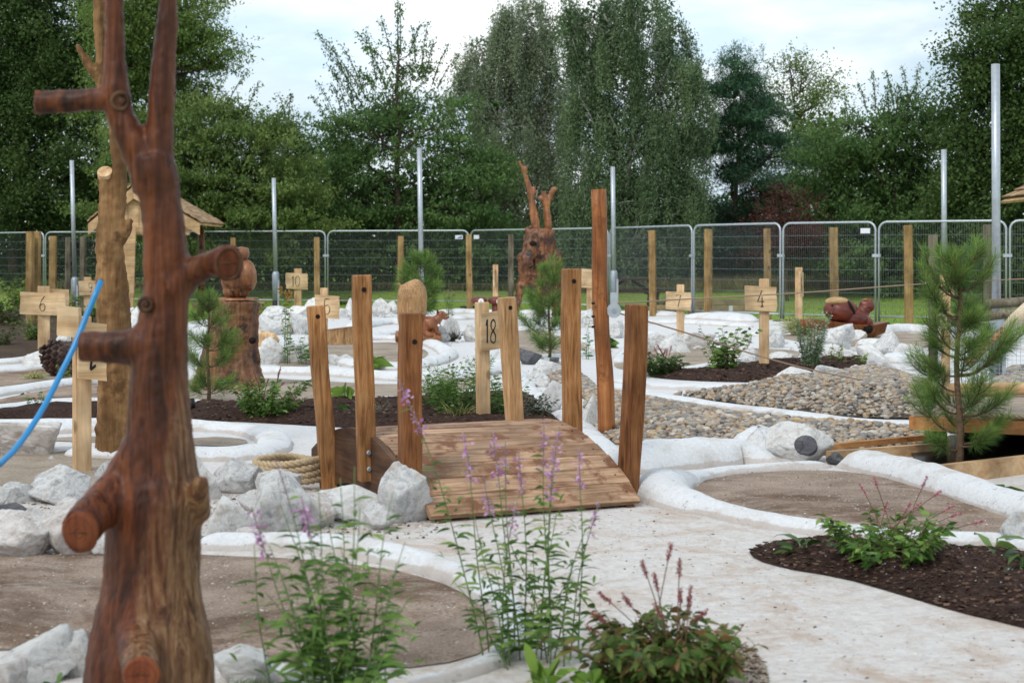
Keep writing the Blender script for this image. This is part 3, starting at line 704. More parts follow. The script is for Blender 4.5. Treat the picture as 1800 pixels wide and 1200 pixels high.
for k, pp in PEB.items():
    po = smooth_poly(pp, .2); POLY['peb' + k] = po
    amp = {'a': .10, 'b': .20, 'c': .12, 'd': .08}[k]
    hf = lambda x, y, d, amp=amp: amp * min(1, d / .5) ** .8 + .01
    sheet('gravel_bed', po, M['gritbed'], .012, .14, hf)
    xs = [p[0] for p in po]; ys = [p[1] for p in po]
    A = (max(xs) - min(xs)) * (max(ys) - min(ys)); n = int(A / .0006)
    cells = {}
    for t in range(n):
        x = random.uniform(min(xs), max(xs)); y = random.uniform(min(ys), max(ys))
        if not inside(po, x, y): continue
        d = edge_dist(po, x, y); r = random.choice((.018, .022, .026, .03, .034)) * .78 * random.uniform(.85, 1.15)
        ce = (int(x / .028), int(y / .028)); lay = cells.get(ce, 0)
        if lay > 1: continue
        cells[ce] = lay + 1
        peb.append((x, y, hz(x, y) + hf(x, y, d) + .008 + lay * .013, r))
peb.sort(key=lambda p: -p[3] / p[1])
pm = []
for k in range(7):
    V, Fc = ico(2); V = V.copy(); rr = random.Random(k)
    V = V * np.array([1.25, .95, .66]); V += np.array([[.09 * noise.noise(Vector(v) * 1.4 + Vector((k * 5, 0, 0)))] * 3 for v in V])
    me = npmesh('pebble', V, Fc); me.materials.append(pebmats[k]); me.polygons.foreach_set('use_smooth', [True] * len(me.polygons)); pm.append(me)
for x, y, z, r in peb[:300]:
    o = bpy.data.objects.new('pebble', random.choice(pm)); COL.objects.link(o); o.location = (x, y, z + .004); o.scale = (r, r, r)
    o.rotation_euler = (random.uniform(-.5, .5), random.uniform(-.5, .5), random.uniform(0, 6.28))
    tag(o, 'smooth rounded pebble lying among many in the dry stream bed', 'pebble', 'pebbles in the dry stream bed')
V0, F0 = ico(1); rest = peb[300:]; nV = len(V0)
VV = np.zeros((len(rest), nV, 3)); TT = np.zeros((len(rest), nV))
for i, (x, y, z, r) in enumerate(rest):
    R = np.array(Matrix.Rotation(random.uniform(0, 6.28), 3, 'Z') @ Matrix.Rotation(random.uniform(-.6, .6), 3, 'X'))
    VV[i] = (V0 * np.array([1.25, .95, .68]) * r) @ R.T + np.array([x, y, z]); TT[i] = random.random()
FF = (F0[None] + (np.arange(len(rest)) * nV)[:, None, None]).reshape(-1, 3)
o = link('pebbles', npmesh('pebbles', VV.reshape(-1, 3), FF, TT.ravel()), M['pebble'], smooth=True); tag(o, kind='stuff')

# ------------------------------------------------------------------ footbridge
def remesh(o, vox, smooth=3):
    md = o.modifiers.new('skin_join', 'REMESH'); md.mode = 'VOXEL'; md.voxel_size = vox; md.use_smooth_shade = True
    if smooth: s = o.modifiers.new('soften', 'SMOOTH'); s.iterations = smooth; s.factor = .5
    return o
def roughen(o, scale, strength, name='bark_relief'):
    tx = bpy.data.textures.new(name, 'CLOUDS'); tx.noise_scale = scale; tx.noise_depth = 3
    d = o.modifiers.new('relief', 'DISPLACE'); d.texture = tx; d.strength = strength; d.mid_level = .5; d.texture_coords = 'LOCAL'
    return o
BO = Vector((.139, 8.0, 0)); ba = Vector((-.43, .903, 0)).normalized(); bp = Vector((ba.y, -ba.x, 0)); BW, BL = 1.17, 1.95
def bz(s): return .33 * max(0.0, math.sin(PI * min(max(s, 0), BL) / BL)) ** .85 + .035
bridge = empty('footbridge', BO, 'small arched plank footbridge rising over the rocks, between leaning square posts', 'footbridge', rz=math.atan2(bp.y, bp.x))
np_ = 16
for i in range(np_):      # local x = across, y = along
    s0, s1 = BL * i / np_ + .005, BL * (i + 1) / np_ - .005
    z0, z1 = bz(s0), bz(s1); t = .032; jl = random.uniform(-.008, .008); jr = random.uniform(-.008, .008)
    v = []
    nn = Vector((0, -(z1 - z0), s1 - s0)).normalized() * -t; b = .005
    for x in (-BW / 2 + jl, BW / 2 + jr):
        v += [(x, s0, z0 - b), (x, s0 + b, z0), (x, s1 - b, z1), (x, s1, z1 - b), (x, s1 + nn.y, z1 + nn.z), (x, s0 + nn.y, z0 + nn.z)]
    mb = MB().add(v, [(0, 6, 7, 1), (1, 7, 8, 2), (2, 8, 9, 3), (3, 9, 10, 4), (4, 10, 11, 5), (5, 11, 6, 0), (0, 1, 2, 3, 4, 5), (11, 10, 9, 8, 7, 6)])
    o = mb.build('plank', M['plank'], bridge)
    if i < 9:
        sb = MB()
        for x in (-BW / 2 + .05, BW / 2 - .05):
            sb.lathe((x, (s0 + s1) / 2, (z0 + z1) / 2 - .004), [(.0055, 0), (.0055, .006), (.002, .007)], 8)
        sb.build('screw', M['black'], o)
for sx in (-1, 1):
    vs = []; n = 26; x0 = sx * (BW / 2 - .03); x1 = sx * (BW / 2 - .075)
    for i in range(n + 1):
        s = BL * i / n
        for x in (x0, x1): vs += [(x, s, bz(s) - .036), (x, s, max(-.03, min(bz(s) - .10, bz(s) * .75 - .10 + (.0 if .25 < s < BL - .25 else -.1))) if True else 0)]
    fs = []
    for i in range(n):
        a = i * 4; b = a + 4
        fs += [(a, a + 1, b + 1, b), (a + 2, b + 2, b + 3, a + 3), (a, b, b + 2, a + 2), (a + 1, a + 3, b + 3, b + 1)]
    fs += [(0, 2, 3, 1), (n * 4, n * 4 + 1, n * 4 + 3, n * 4 + 2)]
    MB().add(vs, fs).build('arch_board', M['panel'], bridge)
# deep bowed side panel on the side seen from the path: reaches the ground
vs = []; n = 24; s_a, s_b = .12, 1.72
for i in range(n + 1):
    s = s_a + (s_b - s_a) * i / n; top = bz(s) - .012; low = -.03 + .10 * math.sin(PI * i / n) ** 2
    vs += [(-BW / 2 - .012, s, top + .015), (-BW / 2 - .012, s, low), (-BW / 2 - .045, s, top + .015), (-BW / 2 - .045, s, low)]
fs = []
for i in range(n):
    a = i * 4; b = a + 4; fs += [(a, b, b + 1, a + 1), (a + 2, a + 3, b + 3, b + 2), (a, a + 2, b + 2, b), (a + 1, b + 1, b + 3, a + 3)]
fs += [(0, 1, 3, 2), (n * 4, n * 4 + 2, n * 4 + 3, n * 4 + 1)]
MB().add(vs, fs).build('side_panel', M['panel'], bridge)

def square_post(name, base, top, w, mat, label, cat, group=None, rz=0.4, hole=True, bend=0.0, depth=None, holes_at=.06, bolts=()):
    """leaning sawn post from base to top (world points); bevelled, slightly twisted and bowed"""
    base = Vector(base); top = Vector(top); n = 9; H = (top - base).length; d = depth or w
    ax = (top - base).normalized()
    e = empty(name, base, label, cat, group)
    R0 = Matrix.Rotation(rz, 3, 'Z'); X = (R0 @ Vector((1, 0, 0))); X = (X - ax * X.dot(ax)).normalized(); Yv = ax.cross(X)
    mb = MB(); vs = []; fs = []; b = .007
    sd = random.uniform(0, 50)
    for i in range(n + 3):
        u = min(i, n) / n; k = 1.0
        if i == n + 1: k = .86; u = 1 + .006 / H
        if i == n + 2: continue
        wob = Vector((noise.noise(Vector((u * 2.2, sd, 0))), noise.noise(Vector((u * 2.2, sd, 5))), 0)) * .012
        c = ax * (u * H) + wob + X * bend * math.sin(PI * u)
        kw = 1 + .05 * noise.noise(Vector((u * 3, sd + 3, 1)))
        x, y = w / 2 * k * kw, d / 2 * k * kw
        for p, q in ((-x + b, -y), (x - b, -y), (x, -y + b), (x, y - b), (x - b, y), (-x + b, y), (-x, y - b), (-x, -y + b)): vs.append(c + X * p + Yv * q)
    rows = n + 2
    for i in range(rows - 1):
        for k in range(8): fs.append((i * 8 + k, i * 8 + (k + 1) % 8, (i + 1) * 8 + (k + 1) % 8, (i + 1) * 8 + k))
    fs += [tuple(range(7, -1, -1)), tuple((rows - 1) * 8 + k for k in range(8))]
    mb.add(vs, fs); o = mb.build('timber', mat, e)
    if hole:
        face = max(((X * s_ * w / 2, X * s_), (Yv * t_ * d / 2, Yv * t_)) if False else [(X * -w / 2, -X), (X * w / 2, X), (Yv * -d / 2, -Yv), (Yv * d / 2, Yv)], key=lambda f: -f[1].y)
        fn = face[1]; c = ax * (H - holes_at) + face[0] + fn * .0025 + Vector((noise.noise(Vector((2.2, sd, 0))), noise.noise(Vector((2.2, sd, 5))), 0)) * .010
        U = fn.cross(ax).normalized(); hb = MB(); r = .013
        ring = [c + (U * math.cos(a) + ax * math.sin(a)) * r for a in [t * PI / 8 for t in range(16)]]
        hb.add(ring + [q - fn * .03 for q in ring], [tuple(range(16))] + [(k, k + 16, (k + 1) % 16 + 16, (k + 1) % 16) for k in range(16)])
        hb.build('rope_hole', M['hole'], e)
    for u in bolts:
        fn = -Yv if Yv.y > 0 else Yv
        c = ax * (H * u) + fn * (d / 2); q = MB().lathe((0, 0, 0), [(.014, 0), (.014, .004), (.009, .009)], 8)
        q.v = [tuple(Matrix(((X.x, ax.x, fn.x), (X.y, ax.y, fn.y), (X.z, ax.z, fn.z))) @ Vector(v) + c) for v in q.v]
        q.build('bolt', M['galv_d'], e)
    return e
def bl(s, side): return BO + ba * s + bp * side
gp = 'square posts along the footbridge'
def lean(s, side, top_px, zt, zb=0.0, Yoff=0.0):
    b = bl(s, side); Y = b.y + Yoff; t = P(top_px[0], top_px[1], Y); return Vector((b.x, b.y, zb)), t
b, t = lean(.22, -.665, (723, 552), 1.02, .0); b.x = P(718, 835, b.y).x
square_post('bridge_post', b, t, .098, M['wood_bridge_d'], 'shorter square post at the front left corner of the footbridge, behind the big rock', 'post', gp, rz=.42, holes_at=.135)
b, t = lean(.80, -.70, (636, 485), 1.2, .115); b.x = P(646, 845, b.y).x
square_post('bridge_post', b, t, .09, M['wood_bridge'], 'tall square post bolted to the outside of the brown arch panel', 'post', gp, rz=.34, holes_at=.072, bolts=(.06, .14))
b, t = lean(1.36, -.66, (555, 539), 1.02, .0); b.x = P(580, 850, b.y).x
square_post('bridge_post', b, t, .093, M['wood_bridge'], 'leaning square post beside the rope coil', 'post', gp, rz=.28, holes_at=.055)
b, t = lean(.24, .665, (1119, 537), 1.04, -.02); b.x = P(1103, 875, b.y).x
square_post('bridge_post', b, t, .098, M['wood_bridge_d'], 'dark brown square post at the front right corner of the footbridge', 'post', gp, rz=.38, holes_at=.11, bend=.012)
b, t = lean(.88, .655, (1004, 474), 1.23, .0); b.x = P(1006, 770, b.y).x
square_post('bridge_post', b, t, .095, M['wood_bridge'], 'tallest square post with a round hole, right side of the footbridge crest', 'post', gp, rz=.28, holes_at=.065)
b, t = lean(1.55, .66, (891, 524), 1.05, .0); b.x = P(912, 760, b.y).x
square_post('bridge_post', b, t, .092, M['wood_bridge_l'], 'pale square post leaning left next to the sign numbered eighteen', 'post', gp, rz=.42, holes_at=.058)

# coil of rope
def twisted(name, pts, r, mat, parent=None, pitch=.035, strands=3):
    C_ = catmull(pts, .012); mb = MB(); cum = 0
    T = None
    for k in range(strands):
        path = []; cum = 0
        for i, c in enumerate(C_):
            t = (C_[min(i + 1, len(C_) - 1)] - C_[max(i - 1, 0)]).normalized()
            if i: cum += (c - C_[i - 1]).length
            x = t.cross(Vector((0, .01, 1))).normalized(); y = t.cross(x); a = cum / pitch * 2 * PI / 3 + k * 2 * PI / strands
            path.append(c + (x * math.cos(a) + y * math.sin(a)) * r * .5)
        mb.tube(path, r * .58, 6)
    return mb.build(name, mat, parent, True)
pts = []; c0 = Vector((-1.22, 9.05, .04))
for i in range(60):
    a = i * .42; R_ = .21 + .025 * math.sin(i * 1.7); pts.append(c0 + Vector((math.cos(a) * R_, math.sin(a) * R_ * .9, .028 * (i / 15.0) + .012 * math.sin(i * .9))))
ro = twisted('rope_coil', pts, .021, M['rope']); tag(ro, 'coil of thick hemp rope lying beside the leaning bridge post', 'rope')

# ------------------------------------------------------------------ round post with pulley and cords
Y = 11.4; b = P(1066, 770, Y); b.z = -.02; t = P(1050, 333, Y)
e = empty('round_post', b, 'tall peeled round timber post standing right of the footbridge', 'post')
pts = [Vector((0, 0, 0)).lerp(t - b, i / 14) + Vector((.009 * math.sin(i * .6), 0, 0)) for i in range(15)]
MB().tube(pts, [.062 - .0006 * i for i in range(15)], 20, wob=.08, seed=2).build('timber', M['wood_round'], e, True)
for py in (533, 556, 574):
    q = P(1044, py, Y - .055) - b; MB().tube([q, q + Vector((-.012, -.03, 0))], .009, 8).build('bolt', M['black'], e)
pu = P(1079, 541, Y - .02)
e = empty('pulley', pu, 'round galvanised pulley plate hanging on the round timber post', 'pulley')
q = MB(); n = 24
for k, (y0, y1) in enumerate(((-.012, .012),)):
    ro_, ri = .052, .012; vs = []
    for yy in (y0, y1):
        for r in (ro_, ri): vs += [(r * math.cos(2 * PI * i / n), yy, r * math.sin(2 * PI * i / n) - .02) for i in range(n)]
    fs = []
    for i in range(n):
        j = (i + 1) % n; fs += [(i, j, n + j, n + i), (2 * n + i, 3 * n + i, 3 * n + j, 2 * n + j), (i, 2 * n + i, 2 * n + j, j), (n + i, n + j, 3 * n + j, 3 * n + i)]
    q.add(vs, fs)
q.box((.0, 0, .06), (.05, .02, .10)); q.build('plate', M['galv'], e)
MB().tube([(0, -.02, -.02), (0, .02, -.02)], .018, 12).build('axle', M['galv_d'], e)
YP = 15.2
c1 = catmull([P(1080, 533, Y), P(1200, 526, 12.3), P(1400, 515, 13.4), P(1636, 498, YP), P(1800, 490, 16.5), P(1990, 480, 18)], .2)
tag(MB().tube(c1, .006, 6).build('guide_cord', M['cord'], None, True), 'upper taut brown cord running from the pulley past the signs to the right', 'cord', 'taut cords from the pulley')
c2 = catmull([P(1080, 548, Y), P(1200, 583, 11.8), P(1340, 627, 12.6), P(1450, 655, 13.2), P(1570, 678, 13.9)], .2)
tag(MB().tube(c2, .006, 6).build('guide_cord', M['cord'], None, True), 'lower taut brown cord sloping down from the pulley over the pebbles', 'cord', 'taut cords from the pulley')

# ------------------------------------------------------------------ big stained trunk in front
YT = 4.3
def pt(px, py, dy=0.0): return P(px, py, YT + dy)
k_ = YT / F
prof = [(1300, 264, 122), (1200, 263, 116), (1150, 264, 112), (1080, 266, 97), (1020, 269, 84), (950, 270, 82), (880, 274, 82), (820, 279, 68), (760, 281, 58), (700, 280, 52), (640, 281, 48), (560, 288, 43), (500, 294, 41), (450, 292, 39), (400, 289, 36), (350, 281, 35), (300, 273, 38), (275, 270, 37)]
tb = pt(266, 1300); tb.z = -.03
e = empty('tree_trunk_post', tb, 'big red brown stained tree trunk with sawn branch stubs standing in front', 'tree trunk')
mb = MB()
def tr(pts, rad, n=18, wob=.07, seed=1): mb.tube([p - tb for p in pts], rad, n, wob=wob, seed=seed)
tr([pt(x, y) for y, x, r in prof], [r * k_ for y, x, r in prof], 26, .06)
tr([pt(268, 330), pt(255, 290), pt(232, 245), pt(212, 200), pt(203, 165), pt(202, 110), pt(202, 50), pt(200, -60)], [x * k_ for x in (34, 33, 27, 24, 26, 19, 17, 15)])
tr([pt(275, 320), pt(280, 270), pt(282, 230), pt(286, 130), pt(294, 40), pt(300, -60)], [x * k_ for x in (36, 28, 25, 22, 18, 15)])
tr([pt(205, 172), pt(160, 176), pt(110, 180), pt(64, 180)], [x * k_ for x in (24, 21, 21, 21)], wob=.04)
tr([pt(300, 500), pt(335, 478), pt(372, 463, -.03), pt(405, 462, -.09)], [x * k_ for x in (46, 27, 23, 32)], wob=.03)
tr([pt(275, 600), pt(225, 610), pt(180, 610), pt(143, 610)], [x * k_ for x in (44, 32, 28, 27)], wob=.06)
tr([pt(262, 800), pt(215, 858, -.02), pt(172, 896, -.1), pt(140, 930, -.2)], [x * k_ for x in (56, 44, 36, 34)], wob=.05)
tr([pt(255, 1060), pt(240, 1110, -.1), pt(246, 1165, -.24), pt(248, 1190, -.3)], [x * k_ for x in (46, 38, 31, 29)], wob=.05)
tr([pt(340, 900), pt(348, 870, -.06), pt(352, 845, -.1), pt(354, 838, -.10)], [x * k_ for x in (30, 22, 13, 9)], wob=.05)
body = mb.build('trunk', M['trunk_dark'], e, True); remesh(body, .0075, 3); roughen(body, .09, .012); roughen(body, .018, .006)
# bare tan wood showing through the worn stain on the lower right face
m = M['trunk_dark']; nt = m.node_tree; pr = [x for x in nt.nodes if x.type == 'BSDF_PRINCIPLED'][0]
src = pr.inputs['Base Color'].links[0].from_socket
v = coords(nt, (1, 1, .25), rnd=False); nn = noi(nt, v, 5.5, 6, .65, .6); tc = N(nt, 'ShaderNodeTexCoord'); sp = N(nt, 'ShaderNodeSeparateXYZ'); L(nt, tc.outputs['Object'], sp.inputs[0])
a1 = N(nt, 'ShaderNodeMapRange', i_1=1.15, i_2=.30, i_3=0.0, i_4=.42); L(nt, sp.outputs[2], a1.inputs[0])
a2 = N(nt, 'ShaderNodeMapRange', i_1=-.06, i_2=.10, i_3=-.26, i_4=.22); L(nt, sp.outputs[0], a2.inputs[0])
s1 = N(nt, 'ShaderNodeMath', operation='ADD'); L(nt, a1.outputs[0], s1.inputs[0]); L(nt, a2.outputs[0], s1.inputs[1])
s2 = N(nt, 'ShaderNodeMath', operation='ADD'); L(nt, s1.outputs[0], s2.inputs[0]); L(nt, nn, s2.inputs[1])
fac = ramp(nt, s2.outputs[0], [(.70, (0, 0, 0)), (.98, (.85, .85, .85))])
vt = coords(nt, (1, 1, .12), rnd=False); tan = ramp(nt, noi(nt, vt, 20, 8, .72, 2.5), [(.38, (.04, .017, .009)), (.5, (.16, .078, .036)), (.64, (.36, .215, .11))])
L(nt, mixc(nt, fac, src, tan), pr.inputs['Base Color'])
def cut_disc(c, nrm, r, squash=1.0, name='sawn_end', ring=False):
    nrm = Vector(nrm).normalized(); U = nrm.cross(Vector((0, 0, 1))).normalized(); W_ = U.cross(nrm)
    vs = []; n = 28; c = Vector(c) - tb
    for kk, (rr, off) in enumerate(((1.0, -.012), (.97, .002), (.6, .004), (.25, .003))):
        for i in range(n):
            a = 2 * PI * i / n; w = 1 + .05 * noise.noise(Vector((math.cos(a) * 2, math.sin(a) * 2, r * 50)))
            vs.append(c + (U * math.cos(a) * squash + W_ * math.sin(a)) * r * rr * w + nrm * off)
    fs = [(k * n + i, k * n + (i + 1) % n, (k + 1) * n + (i + 1) % n, (k + 1) * n + i) for k in range(3) for i in range(n)] + [tuple(3 * n + i for i in range(n))]
    o = MB().add(vs, fs).build(name, M['cutend'], e, True)
    gr = MB()
    for rr in (.25, .45, .62, .8):
        gr.tube([c + (U * math.cos(2 * PI * i / n) * squash + W_ * math.sin(2 * PI * i / n)) * r * rr * (1 + .07 * noise.noise(Vector((math.cos(i * .22) * 2, math.sin(i * .22) * 2, rr)))) + nrm * .0035 for i in range(n + 1)], .0009, 4, cap=False)
    gr.tube([c - U * r * .5 * squash + nrm * .004, c + U * r * .1 + W_ * r * .06 + nrm * .0045, c + U * r * .7 * squash - W_ * r * .05 + nrm * .003], .0016, 4)
    gr.build('growth_rings', M['panel'], o, True)
    if ring:
        q = MB(); rp = [c + (U * math.cos(2 * PI * i / n) * squash + W_ * math.sin(2 * PI * i / n)) * r * .86 + nrm * .003 for i in range(n + 1)]
        q.tube(rp, .004, 6, cap=False); q.build('bark_ring', M['panel'], o, True)
    return o
cut_disc(pt(63, 180), (-1, -.35, 0), 21 * k_)
cut_disc(pt(401, 463, -.105), (.42, -1, -.1), 31 * k_, .8, ring=True)
cut_disc(pt(142, 610, -.0), (-1, -.15, 0), 25 * k_)
cut_disc(pt(139, 936, -.225), (-.25, -1, -.12), 35 * k_, .9)
cut_disc(pt(248, 1186, -.325), (.0, -1, -.05), 29 * k_)
for (x, y, r, dy) in ((212, 178, 15, -.035), (256, 535, 11, -.063)):
    c = pt(x, y, dy) - tb; q = MB(); q.tube([c + Vector((math.cos(a) * r * k_, -.002, math.sin(a) * r * k_)) for a in [t_ * PI / 10 for t_ in range(21)]], .006, 6, cap=False)
    q.ball(c + Vector((0, .004, 0)), (r * k_ * .6, .008, r * k_ * .5), 2); q.build('knot', M['panel'], e, True)

# ------------------------------------------------------------------ lighter trunk behind it
YB = 10.25; kb = YB / F
def p2(px, py, dy=0.0): return P(px, py, YB + dy)
tb2 = p2(200, 812); tb2.z = -.03
e2 = empty('tree_trunk_post', tb2, 'tall tan bare tree trunk with a fork behind the numbered sign post', 'tree trunk')
mb = MB()
def tr2(pts, rad, n=16, wob=.14, seed=3): mb.tube([p - tb2 for p in pts], [r * kb for r in rad], n, wob=wob, seed=seed, ws=6)
tr2([p2(205, 815), p2(202, 760), p2(203, 700), p2(202, 600), p2(198, 500), p2(196, 440), p2(200, 400), p2(206, 350), p2(210, 300), p2(205, 240), p2(196, 190), p2(184, 140), p2(178, 80), p2(174, 20), p2(170, -60)],
    [38, 35, 32, 30, 27, 23, 19, 15, 13, 13, 13, 12, 10, 10, 9])
tr2([p2(190, 440), p2(187, 390), p2(186, 340), p2(186, 308)], [24, 16, 13, 13])
tr2([p2(190, 170), p2(170, 135), p2(150, 105), p2(134, 76)], [12, 9, 8, 4])
tr2([p2(175, 10, 0), p2(195, 8), p2(214, 8)], [9, 7, 6])
tr2([p2(210, 420), p2(226, 395), p2(232, 385)], [14, 8, 4])
b2 = mb.build('trunk', M['trunk_tan'], e2, True); remesh(b2, .014, 2); roughen(b2, .05, .03)
q = MB().tube([p2(186, 309) - tb2, p2(186, 305) - tb2 + Vector((0, -.03, 0.012))], [14 * kb, 13 * kb], 20); q.build('sawn_end', M['wood_sign'], e2)

# ------------------------------------------------------------------ numbered signs
DIG = {'1': [[(.2, .75), (.5, 1), (.5, 0)]], '0': [[(.5, 1), (.15, .85), (.02, .5), (.15, .15), (.5, 0), (.85, .15), (.98, .5), (.85, .85), (.5, 1)]],
       '4': [[(.62, 1), (.02, .32), (.95, .32)], [(.66, .62), (.66, 0), (.45, 0), (.9, .02)]], '7': [[(.05, 1), (.92, 1), (.4, 0)], [(.05, 1), (.05, .93)]],
       '6': [[(.85, 1), (.4, .75), (.1, .38), (.18, .1), (.5, 0), (.85, .12), (.9, .35), (.6, .52), (.2, .42)]],
       '5': [[(.85, 1), (.2, 1), (.15, .56), (.55, .62), (.88, .45), (.88, .18), (.55, 0), (.1, .1)]],
       '8': [[(.5, 1), (.15, .85), (.2, .62), (.5, .52), (.88, .3), (.8, .05), (.5, 0), (.15, .08), (.1, .3), (.5, .52), (.82, .68), (.82, .88), (.5, 1)]],
       '9': [[(.85, .6), (.5, .48), (.15, .62), (.15, .9), (.5, 1), (.85, .9), (.85, .55), (.7, .2), (.45, 0)]],
       '3': [[(.1, .9), (.5, 1), (.85, .82), (.75, .58), (.4, .53), (.85, .4), (.88, .15), (.5, 0), (.08, .1)]],
       '2': [[(.1, .8), (.35, 1), (.75, .95), (.85, .7), (.5, .35), (.08, .03), (.9, .03)]],
       'Z': [[(.55, 1), (.5, .6), (.2, .03), (.35, .05), (.85, .14)], [(.2, .0), (.85, .11)]]}
def board_mesh(w, h, t, seed):
    """waney-edged plank, front towards -y"""
    r_ = random.Random(seed); n = 12; vs = []; fs = []
    for i in range(n + 1):
        v = i / n; zl = (v - .5) * h
        l = -w / 2 + .018 * w * 2 * noise.noise(Vector((v * 3.5, seed * 3.1, 0))); r = w / 2 + .03 * w * noise.noise(Vector((v * 3.5, seed * 3.1, 8)))
        skew = .035 * h * (1 if seed % 2 else -1)
        vs += [(l, -t / 2, zl - skew), (r, -t / 2, zl + skew), (r, t / 2, zl + skew), (l, t / 2, zl - skew)]
    for i in range(n):
        for k in range(4): fs.append((i * 4 + k, i * 4 + (k + 1) % 4, i * 4 + 4 + (k + 1) % 4, i * 4 + 4 + k))
    fs += [(3, 2, 1, 0), (n * 4, n * 4 + 1, n * 4 + 2, n * 4 + 3)]
    return MB().add(vs, fs)
def digits_mesh(txt, h, wd, r, y):
    mb = MB(); x = -wd * len(txt) / 2
    for ch in txt:
        w1 = wd * .78 if ch != '1' else wd * .5
        for st in DIG[ch]:
            pts = catmull([Vector((x + wd * .1 + a * w1, y, (b - .5) * h)) for a, b in st], h * .08) if ch in '0356892' else [Vector((x + wd * .1 + a * w1, y, (b - .5) * h)) for a, b in st]
            mb.tube(pts, [r * (1 + .25 * math.sin(i)) for i in range(len(pts))], 6)
        x += wd if ch != '1' or len(txt) == 1 else wd * .62
    mb.v = [(a, y + (b - y) * .35, c) for a, b, c in mb.v]
    return mb
def sign(post_px, base_py, top_py, pw, boards, label, Y=None, lean=0.0, rz=0.0, grp='numbered hole signs on stakes'):
    """boards: (centre x px, top px, bottom px, width m, digits, yaw)"""
    g = G(post_px, base_py) if Y is None else P(post_px, base_py, Y); Yd = g.y; z0 = g.z - .05
    e = empty('hole_sign', (g.x, g.y, g.z), label, 'sign', grp)
    top = P(post_px + lean, top_py, Yd) - Vector((g.x, g.y, g.z)); H = top.z + .05
    R = Matrix.Rotation(math.atan2(top.x, top.z), 3, 'Y') @ Matrix.Rotation(rz, 3, 'Z')
    MB().box(Vector((top.x / 2, 0, top.z / 2 - .025)), (pw, pw * .8, H), R=R, bev=.005).build('stake', M['wood_sign'], e)
    for i, (bx, bt, bb, bw, dg, yaw, side) in enumerate(boards):
        c = P(bx, (bt + bb) / 2, Yd) - Vector((g.x, g.y, g.z)); h = (bb - bt) * Yd / F; t = .03
        Rz = Matrix.Rotation(yaw, 3, 'Z'); off = Rz @ Vector((0, -(pw * .4 + t / 2 + .003) * side, 0))
        bm_ = board_mesh(bw, h, t, i + int(bx) % 7); bo = bm_.build('board', M['board_sign'], e); bo.location = c + off; bo.rotation_euler = (0, 0, yaw)
        if dg:
            dh = h * (.66 if len(dg) == 1 or h < bw else .62); d_ = digits_mesh(dg, dh, min(dh * .55, bw * (.42 if h < bw else .36)), dh * .026, -t / 2 - .002)
            do = d_.build('number', M['digit'], bo)
    return e
sign(144, 832, 556, .098, [(156, 566, 666, .17, 'Z', .6, 1), (141, 538, 590, .15, '', -.35, 1.9)], 'nearest numbered stake with two boards, its digit partly hidden by the dark branch stub', rz=.5)
sign(77, 616, 503, .16, [(79, 514, 553, .62, '6', -.05, 1), (99, 508, 545, .38, '', .5, -1)], 'sign numbered 6 with a second board behind it', rz=.3)
sign(154, 560, 487, .12, [(159, 493, 518, .42, '9', .25, 1)], 'small sign with digit 9 between galvanised pole and tan trunk', Y=30)
sign(524, 545, 472, .17, [(522, 480, 508, .52, '10', .12, 1)], 'sign numbered 10 in front of the wire fence')
sign(569, 596, 506, .115, [(576, 519, 559, .38, '5', .0, 1)], 'sign numbered 5 above the sawn bench stump', lean=1)
sign(850, 748, 531, .092, [(857, 548, 614, .19, '18', .55, 1)], 'narrow tall sign numbered 18 behind the footbridge', lean=-3, rz=.45)
sign(1196, 592, 500, .115, [(1192, 513, 544, .40, '7', .0, 1)], 'sign numbered 7 with cord passing in front')
sign(1343, 651, 490, .105, [(1336, 503, 546, .355, '4', .0, 1)], 'sign numbered 4 planted in the right mulch bed')
sign(1404, 575, 470, .12, [(1402, 478, 520, .30, '14', 1.2, 1)], 'edge-on sign left of the maroon tortoise carving', Y=29)
sign(871, 556, 465, .11, [(866, 473, 502, .32, '', 1.35, 1)], 'slim edge-on sign above the red toadstools', Y=33)
sign(1036, 562, 500, .1, [(1036, 473, 506, .36, '', .3, 1)], 'plain board sign half hidden by the round post', Y=30)
sign(1661, 620, 482, .125, [(1676, 488, 524, .30, '', .9, -1)], 'sign beside the dark weathered post behind the pine top')

# ------------------------------------------------------------------ galvanised poles
def pole(px, top, base, r, label, neck=None, Y=None, black=False, lean=0):
    g = G(px, base) if Y is None else Vector(((px - 900) / F * Y, Y, -.05)); Yd = g.y; g.z = -.05
    e = empty('lamp_column', g, label, 'pole', 'galvanised steel columns round the course')
    t = P(px - lean, top, Yd) - g
    q = MB(); zn = (P(px, neck, Yd) - g).z if neck else 0
    c = lambda z: Vector((t.x * z / t.z, 0, z))
    q.tube([c(zn * .98), c(t.z)], r, 20); q.build('tube', M['galv'], e, True)
    if neck:
        q = MB(); q.tube([c(0), c(zn - .06), c(zn)], [r * 1.75, r * 1.75, r * 1.15], 20); q.build('base_section', M['galv_d'], e, True)
        q = MB(); q.box((r * 1.2, -r * 1.72, zn * .45), (r * .9, .02, zn * .7)); q.build('door', M['galv'], e)
    if black:
        q = MB(); q.tube([c(.0), c(.28)], r * 1.82, 20); q.build('base_band', M['black'], e, True)
    return e
pole(133, 282, 552, .045, 'slim grey steel column at the left behind the sign numbered 6', neck=487, lean=7)
pole(486, 313, 545, .05, 'grey steel column with a black base band behind the carved stump', neck=477, black=True, lean=5)
pole(742, 260, 552, .055, 'grey steel column behind the young pine and striped tail', neck=500, lean=5)
pole(1080, 293, 548, .052, 'grey steel column next to the round timber post', neck=475, lean=3)
pole(1660, 263, 566, .052, 'grey steel column right of centre of the right fence panel', neck=490, lean=1)
